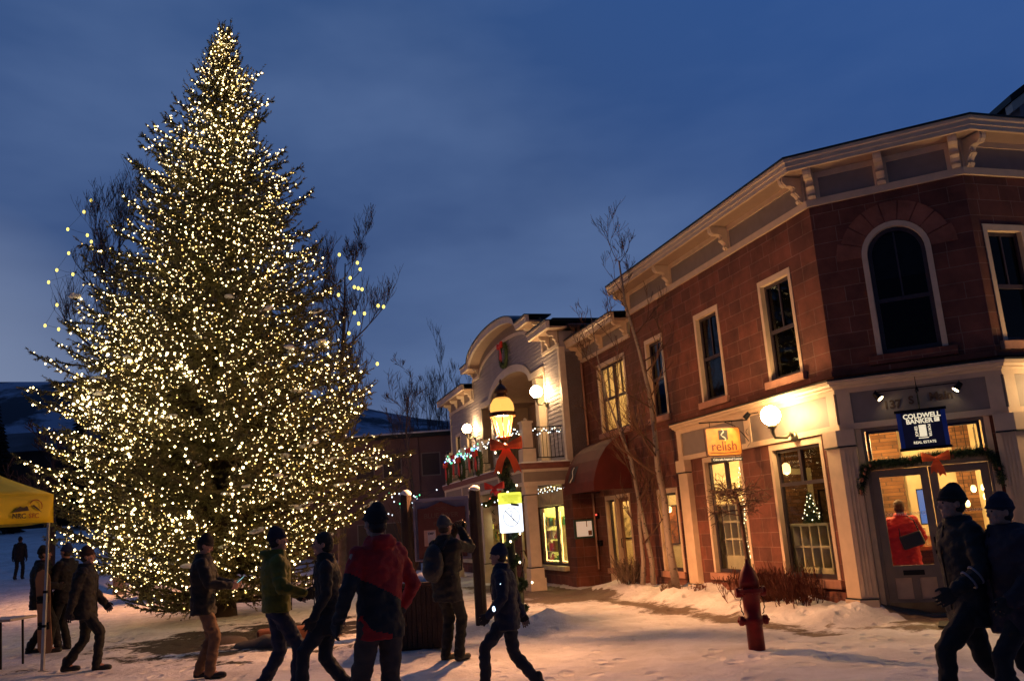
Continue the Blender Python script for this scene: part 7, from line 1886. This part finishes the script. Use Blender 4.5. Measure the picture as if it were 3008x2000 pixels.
def grow(mb, R, p, d, L, r, depth, up=0.25, spread=0.6, minr=0.006, kids=(3, 5), gl=None, n=4, ratio=0.62):
    seg = 4; pts = [p]; q = p; dd = d
    for i in range(seg):
        dd = (dd + Vector((R.uniform(-1, 1), R.uniform(-1, 1), R.uniform(-1, 1))) * 0.13 + Vector((0, 0, up * 0.25))).normalized(); q = q + dd * L / seg; pts.append(q)
    mb.tube(pts, [max(r * (1 - 0.55 * k / seg), minr) for k in range(seg + 1)], 5 if r > 0.03 else 3, cap=False)
    if gl is not None and depth <= 2: gl.append(q)
    if depth <= 0: return
    for k in range(R.randint(*kids)):
        f = R.uniform(0.3, 1.0); i = min(int(f * seg), seg - 1); b = pts[i].lerp(pts[i + 1], f * seg - i)
        s_ = Vector((R.gauss(0, 1), R.gauss(0, 1), R.gauss(0, 0.5))).normalized(); s_ = (s_ - dd * s_.dot(dd))
        if s_.length < 1e-3: continue
        nd_ = (dd * 0.75 + s_.normalized() * spread + Vector((0, 0, up))).normalized()
        grow(mb, R, b, nd_, L * ratio * R.uniform(0.75, 1.15), max(r * 0.5, minr), depth - 1, up, spread, minr, kids, gl, n, ratio)
def bare_tree(name, label, base, path, rad, seed, depth=3, L=1.6, mat=None, tmat=None, minr=0.006, spread=0.7, up=0.3, kids=(3, 5), start=0.3, nb=10, group=None, cat='tree', stems=None, ratio=0.62):
    R = random.Random(seed)
    t_ = thing(name, label, cat, tuple(base), group=group)
    mt_ = MB(); mb = MB(); tips = []
    for pth in ([path] + (stems or [])):
        pth = [Vector(p) for p in pth]
        rs_ = [max(rad * (1 - 0.9 * k / (len(pth) - 1)), minr * 1.6) for k in range(len(pth))]
        mt_.tube(pth, rs_, 8 if rad > 0.05 else 5)
        for k in range(nb):
            f = start + (1 - start) * (k + R.random()) / nb; x = f * (len(pth) - 1); i = min(int(x), len(pth) - 2); b = pth[i].lerp(pth[i + 1], x - i)
            a = R.uniform(0, 2 * math.pi); d = (Vector((math.cos(a), math.sin(a), up + R.uniform(0.1, 0.9)))).normalized()
            grow(mb, R, b, d, L * (1.1 - 0.5 * f) * R.uniform(0.7, 1.2), rad * (1 - 0.85 * f) * 0.5, depth, up, spread, minr, kids, tips, 4, ratio)
    ob('trunk', mt_, tmat or mat, t_, smooth=True); ob('branches', mb, mat, t_)
    return t_, tips
BARK_F = pmat('pale_grey_twig_bark', (0.085, 0.062, 0.062), 0.9, var=0.3)
# cottonwoods behind the lit conifer
tl, tips = bare_tree('bare_tree', 'tall bare cottonwood behind the left side of the lit conifer', (-14.6, 32, 0), [(-14.6, 32, -0.3), (-14.7, 32, 4), (-14.9, 32, 8), (-15.1, 32, 11), (-14.9, 32, 13.8)], 0.24, 31, depth=4, L=2.15, mat=BARK_F, minr=0.006, up=0.5, spread=0.6, kids=(3, 4), start=0.28, nb=22, ratio=0.72)
tr_, tipsr = bare_tree('bare_tree', 'bare cottonwood behind the right side of the lit conifer', (-6.4, 32, 0), [(-6.6, 32, -0.3), (-6.6, 32, 4), (-6.5, 32, 7), (-6.3, 32, 9.5), (-6.2, 32, 11.9)], 0.18, 32, depth=4, L=1.7, mat=BARK_F, minr=0.006, up=0.5, spread=0.6, kids=(3, 4), start=0.28, nb=20, ratio=0.72)
def yb(pts, label, parentpts=None):
    string_lights(label, [Vector(p) for p in pts], BY, 0.055, wire=[Vector(p) + Vector((0, 0.02, 0.05)) for p in pts])
yb([(-15.6, 31.0, 14.77), (-15.86, 31.0, 14.33), (-16.45, 31.0, 13.68), (-15.7, 31.0, 13.39), (-15.54, 31.0, 13.12), (-15.5, 31.0, 12.86), (-16.38, 31.0, 12.73), (-16.8, 31.0, 12.1), (-16.19, 31.0, 11.89), (-17.09, 31.0, 11.65), (-16.74, 31.0, 10.75), (-17.15, 31.0, 9.99), (-16.64, 31.0, 9.82), (-15.99, 31.0, 9.71)], 'sparse yellow bulbs strung through the bare tree left of the conifer')
yb([(-5.23 * 1.15, 30, 11.6), (-4.67 * 1.15, 30, 11.25), (-4.59 * 1.15, 30, 11.0), (-4.91 * 1.15, 30, 10.7), (-5.53 * 1.15, 30, 10.2), (-5.29 * 1.15, 30, 10.1), (-4.79 * 1.15, 30, 10.35), (-4.67 * 1.15, 30, 10.3), (-4.55 * 1.15, 30, 10.25), (-4.81 * 1.15, 30, 9.4), (-3.9 * 1.15, 30, 9.55), (-4.07 * 1.15, 30, 9.6), (-4.5 * 1.15, 30, 9.35), (-4.69 * 1.15, 30, 9.0), (-5.0 * 1.15, 30, 8.67), (-4.16 * 1.15, 30, 7.5)], 'sparse yellow bulbs strung through the bare tree right of the conifer')
bare_tree('bare_tree', 'small bare tree leaning out between conifer and grey building', (-4.6, 38, 0), [(-4.6, 38, -0.2), (-4.7, 38, 3), (-4.9, 38, 6), (-4.6, 38, 8.6)], 0.1, 33, depth=3, L=1.7, mat=BARK_F, minr=0.007, up=0.3, nb=8)
for i, (x, h_, lb) in enumerate(((-4.1, 11.0, 'bare aspen behind the far roof, tallest of the row'), (-5.3, 9.6, 'bare aspen behind the far roof, at the left of the row'), (-3.0, 10.2, 'bare aspen behind the far roof, close to the grey building'), (-6.6, 9.0, 'bare aspen behind the far roof, beside the conifer'), (-4.7, 10.0, 'bare aspen behind the far roof, second from the left of the row'))):
    bare_tree('bare_tree', lb, (x, 50, 0), [(x, 50 + i, -0.3), (x + 0.1, 50 + i, h_ * 0.5), (x - 0.05, 50 + i, h_)], 0.09, 40 + i, depth=3, L=1.9, mat=BARK_F, minr=0.006, up=0.5, spread=0.42, nb=12, start=0.3, kids=(3, 4), ratio=0.7, group='bare trees behind the far roof')
# aspens and small trees in the planting bed along the sandstone wall
def near(p, s_): return Vector((p[0] * s_, p[1] * s_, CAMZ + (p[2] - CAMZ) * s_))
a1 = [near(p, 0.91) for p in [(3.23, 19.8, -0.0), (3.15, 19.8, 1.02), (3.16, 19.8, 1.97), (3.08, 19.8, 2.65), (3.09, 19.8, 3.44), (3.06, 19.8, 4.44), (2.91, 19.8, 5.47), (2.71, 19.8, 6.52), (2.66, 19.8, 7.59), (2.55, 19.8, 7.6)]]
bare_tree('aspen_tree', 'pale trunked bare aspen before the narrow window of the sandstone building', a1[0], a1, 0.085, 51, depth=3, L=0.95, mat=BARK_B, tmat=ASPEN, minr=0.0035, up=0.3, spread=0.55, nb=15, start=0.3, kids=(2, 4), ratio=0.7)
a2 = [near(p, 0.87) for p in [(3.03, 22.0, 0.0), (3.04, 22.0, 0.57), (2.92, 22.0, 1.52), (2.84, 22.0, 2.37), (2.79, 22.0, 3.02), (2.58, 22.0, 3.69), (2.33, 22.0, 4.6), (2.16, 22.0, 5.74), (2.08, 22.0, 7.0)]]
a2b = [near(p, 0.87) for p in [(2.77, 22.0, 0.02), (2.84, 22.0, 0.58), (2.83, 22.0, 1.4), (2.87, 22.05, 2.2), (2.6, 22.2, 4.2), (2.75, 22.3, 6.3)]]
bare_tree('aspen_tree', 'twin stemmed bare aspen in front of the maroon awning', a2[0], a2, 0.06, 52, depth=3, L=1.05, mat=BARK_B, tmat=ASPEN, minr=0.0035, up=0.3, spread=0.55, nb=11, start=0.25, kids=(2, 4), ratio=0.7, stems=[a2b])
og = [near(p, 0.93) for p in [(3.93, 15.8, 0.0), (3.87, 15.8, 0.46), (3.85, 15.8, 1.21), (3.82, 15.8, 1.74), (3.80, 15.8, 2.0)]]
t_ = thing('ornamental_tree', 'small bare ornamental tree with tangled round crown below the orange sign', 'tree', og[0])
mb = MB(); mb.tube(og, [0.045, 0.04, 0.036, 0.032, 0.02], 7); ob('trunk', mb, BARK_B, t_, smooth=True)
R = random.Random(60); mb = MB()
for k in range(26):
    f = R.uniform(0.0, 1.0); b = og[3].lerp(og[4], f) if R.random() < 0.6 else og[2].lerp(og[3], 0.6 + 0.4 * f); a = R.uniform(0, 6.28)
    grow(mb, R, b, Vector((math.cos(a), math.sin(a), R.uniform(-0.1, 0.5))).normalized(), R.uniform(0.28, 0.46), 0.014, 2, 0.05, 0.9, 0.0042, (3, 5), None, 4, 0.6)
ob('branches', mb, BARK_B, t_)
def shrub(label, u, o, h_, w, n, col, seed, lean=0.0):
    R = random.Random(seed); p = W_(FL, u, o, 0.0); t_ = tag(empty('shrub', p), label, 'shrub')
    mb = MB()
    for k in range(n):
        a = R.uniform(0, 6.28); r = abs(R.gauss(0, w * 0.25)); b = Vector((p.x + r * math.cos(a), p.y + r * math.sin(a), 0.02)); 
        d = Vector((math.cos(a) * R.uniform(0.05, 0.75), math.sin(a) * R.uniform(0.05, 0.75), 1)).normalized()
        grow(mb, R, b, d, h_ * R.uniform(0.5, 0.75), 0.009, 2, 0.3, 0.45, 0.0045, (3, 4), None, 3, 0.55)
    ob('stems', mb, col, t_)
RTW = pmat('red_brown_twigs', (0.13, 0.035, 0.02), 0.85, var=0.4, scale=12)
GTW = pmat('grey_brown_twigs', (0.16, 0.11, 0.08), 0.85, var=0.4, scale=12)
shrub('red brown leafless shrub directly behind the hydrant', 2.45, 0.42, 0.55, 0.7, 60, RTW, 71)
shrub('red brown leafless shrub between hydrant and corner pilaster', 1.75, 0.42, 0.66, 0.7, 70, RTW, 72)
shrub('red brown leafless shrub against the corner pilaster', 1.05, 0.42, 0.62, 0.7, 70, RTW, 73)
shrub('low dark twiggy shrub under the middle shop window', 4.3, 0.40, 0.26, 0.6, 36, RTW, 74)
shrub('pale upright twiggy shrub beside the awning entrance', 7.7, 0.35, 0.7, 0.3, 50, GTW, 75)
shrub('small tuft of twigs between aspen and left pilaster', 5.1, 0.6, 0.3, 0.3, 30, GTW, 76)
# sparkle of lights on a bush beyond the balcony
R = random.Random(80)
bz = Vector(W_(FG, 15.2, 1.5, 2.0))
sbh = tag(empty('shrub', (bz.x, bz.y, 0)), 'tall bare bush with white lights left of the grey building', 'shrub'); mb = MB()
for k in range(24):
    a = R.uniform(0, 6.28); grow(mb, R, Vector((bz.x, bz.y, 0)), Vector((math.cos(a) * 0.35, math.sin(a) * 0.35, 1)).normalized(), 1.7, 0.02, 2, 0.4, 0.4, 0.008, (2, 4))
ob('stems', mb, BARK_B, sbh)
string_lights('cluster of cool white lights in the bare bush left of the grey building', [bz + Vector((R.gauss(0, 0.55), R.gauss(0, 0.4), R.gauss(0.75, 0.3))) for _ in range(45)], [BC, BC, BG], 0.026)

# ------------------------------------------------------------------ far buildings and woods
fb = thing('distant_building', 'dull pink flat roofed building between the conifer and the grey building', 'building', (-8, 45, 0))
FF = frame(Vector((-1.8, 45, 0)), 180)
PK = pmat('dull_pink_stucco', (0.20, 0.115, 0.10), 0.85, var=0.2, scale=0.8)
mb = MB(); mb.box(0, 10.5, -10, 0, -0.2, 6.4); mb.box(3.4, 3.7, 0.001, 0.12, 0, 6.4); mb.box(7.3, 7.6, 0.001, 0.12, 0, 6.4); ob('wall', mb, PK, fb, FF)
mb = MB(); mb.box(-0.3, 10.8, -10.3, 0.3, 6.401, 6.6); ob('roof', mb, DARKCAP, fb, FF)
mb = MB(); mb.box(-0.28, 10.78, -10.28, 0.28, 6.601, 6.68); ob('roof_snow', mb, SNOW, fb, FF)
for u in (1.0, 2.3, 4.3, 5.7, 8.2):
    for z0 in (1.0, 4.4):
        mb = MB(); mb.box(u, u + 1.0, -0.05, 0.02, z0, z0 + 1.2); w = ob('window', mb, PANEL, fb, FF); mb = MB(); mb.box(u + 0.06, u + 0.94, 0.021, 0.03, z0 + 0.06, z0 + 1.14); ob('pane', mb, DARKFR, w, FF)
fb = thing('distant_building', 'long dark lodge with snowy roof behind the trees at far left', 'building', (-34, 80, 4))
FF = frame(Vector((-22, 82, 0)), 180)
mb = MB(); mb.box(0, 40, -12, 0, 0, 11.5); ob('wall', mb, pmat('dark_timber_wall', (0.035, 0.022, 0.02), 0.9, var=0.3, scale=1), fb, FF)
mb = MB(); mb.prism([(0.8, 11.501), (-6, 14.2), (-13, 11.501)], 0, -0.8, 40.8); ob('roof', mb, pmat('snowy_dark_roof', (0.06, 0.06, 0.075), 0.9, var=0.6, scale=0.3), fb, FF)
for k in range(9):
    u = 2 + k * 4.2
    mb = MB(); mb.box(u, u + 1.2, 0.001, 0.05, 6, 7.4); w = ob('window', mb, DARKFR, fb, FF)
    if k in (1, 4, 7): mb = MB(); mb.box(u + 0.1, u + 1.1, 0.051, 0.06, 6.1, 7.3); ob('pane', mb, emat('far_lit_window', (1.0, 0.4, 0.15), 0.25), w, FF)
# dark conifers at the far left
R = random.Random(90)
def far_conifer(x, y, h_, label, grp):
    z0 = gheight(x, y); t_ = thing('conifer', label, 'tree', (x, y, z0), group=grp)
    mb = MB(); mb.tube([(x, y, z0 - 0.3), (x, y, z0 + h_ * 0.95)], [0.16, 0.03], 6); ob('trunk', mb, BARK_D, t_)
    mb = MB(); n_ = 34
    for k in range(n_):
        zz = z0 + h_ * (0.08 + 0.9 * k / n_); rr_ = h_ * 0.23 * (1 - k / n_) * R.uniform(0.85, 1.1) + 0.08
        for j in range(13):
            a = R.uniform(0, 6.28); r2 = rr_ * R.uniform(0.7, 1.12); tip = Vector((x + r2 * math.cos(a), y + r2 * math.sin(a), zz - r2 * 0.3)); c_ = Vector((x, y, zz + 0.1)); s_ = Vector((-math.sin(a), math.cos(a), 0)) * r2 * 0.2
            mid = c_.lerp(tip, 0.55); mb.add([c_, mid + s_, tip, mid - s_], [(0, 1, 2, 3)]); mb.add([c_ + Vector((0, 0, .1)), mid + Vector((0, 0, -0.3 * r2)), tip], [(0, 1, 2)])
    ob('crown', mb, pmat('dark_conifer', (0.012, 0.018, 0.013), 0.9, var=0.4), t_)
for i, (x, y, h_) in enumerate(((-37, 62, 8), (-33.5, 66, 9.5), (-30.5, 64, 8), (-28, 68, 10), (-25, 64, 8.5), (-22, 69, 9), (-41, 68, 10), (-19, 66, 8))):
    far_conifer(x, y, h_, 'dark conifer in the row in front of the far lodge', 'dark conifers before the far lodge')
bare_tree('bare_tree', 'dark bare tree trunk right behind the distant walker at far left', (-19.8, 37, 0.6), [(-19.8, 37, 0.3), (-19.75, 37, 3), (-19.9, 37, 6)], 0.2, 95, depth=3, L=2.0, mat=BARK_D, minr=0.015, nb=9, start=0.4)
# neighbouring gable at top right
ng = thing('neighbouring_house', 'grey gabled upper storey rising behind the sandstone cornice at top right', 'building', (12.5, 24, 0))
FN = frame(Vector((20.0, 22.0, 0)), 180)
mb = MB(); mb.prism([(5.8, 0), (5.8, 12.0), (0.5, 15.4), (-4.5, 12.0), (-4.5, 0)], 1, -5, 0); ob('wall', mb, GREYS, ng, FN)
mb = MB()
for sg_, (u0, z0), (u1, z1) in ((1, (6.3, 11.75), (0.5, 15.55)), (-1, (0.5, 15.55), (-5.0, 11.75))):
    mb.prism([(u0, z0), (u0, z0 + 0.18), (u1, z1 + 0.18), (u1, z1)], 1, -5.2, 0.5)
ob('roof', mb, DARKCAP, ng, FN)
mb = MB(); mb.prism([(6.25, 11.5), (6.25, 11.748), (0.5, 15.548), (0.5, 15.25)], 1, 0.1, 0.42); ob('fascia', mb, TRIM, ng, FN)
# folded pushchair beside the shop column
pc = thing('pushchair', 'folded pale pushchair leaning beside the grey building column', 'pushchair', W_(FG, 1.7, 0.9, 0))
mb = MB(); P_ = lambda u, n, z: W_(FG, u, n, z)
mb.tube([P_(1.3, 0.7, 0.12), P_(1.55, 0.8, 0.55), P_(1.75, 0.85, 0.95)], 0.012, 6); mb.tube([P_(1.3, 1.05, 0.12), P_(1.55, 1.0, 0.55), P_(1.75, 0.98, 0.95)], 0.012, 6); mb.tube([P_(1.75, 0.7, 0.12), P_(1.5, 0.8, 0.5), P_(1.35, 0.85, 0.75)], 0.012, 6); mb.tube([P_(1.75, 1.05, 0.12), P_(1.5, 1.0, 0.5), P_(1.35, 0.98, 0.75)], 0.012, 6)
mb.tube([P_(1.75, 0.85, 0.95), P_(1.75, 0.98, 0.95)], 0.012, 6); ob('frame', mb, BLACKM, pc)
mb = MB(); mb.sphere(P_(1.6, 0.9, 0.6), 1.0, 12, 8, (0.08, 0.1, 0.24)); ob('seat_fabric', mb, pmat('pale_cloth', (0.5, 0.42, 0.35), 0.9), pc, smooth=True)
for u in (1.3, 1.75):
    for n in (0.68, 1.07):
        mb = MB(); a = P_(u, n - 0.012, 0.09); b = P_(u, n + 0.012, 0.09); mb.tube([a, b], 0.085, 14); ob('wheel', mb, BLACKM, pc)

# a second lamp of the same kind stands behind the conifer and lights the far snow
lp2 = lp.copy(); COL.objects.link(lp2); lp2['label'] = 'old style street lamp hidden behind the lower left boughs of the lit conifer'
for c in list(lp.children):
    q = c.copy(); COL.objects.link(q); q.parent = lp2
lp2.location = (-12.6, 29.5, gheight(-12.6, 29.5))
lp2['group'] = lp['group'] = 'street lamps'
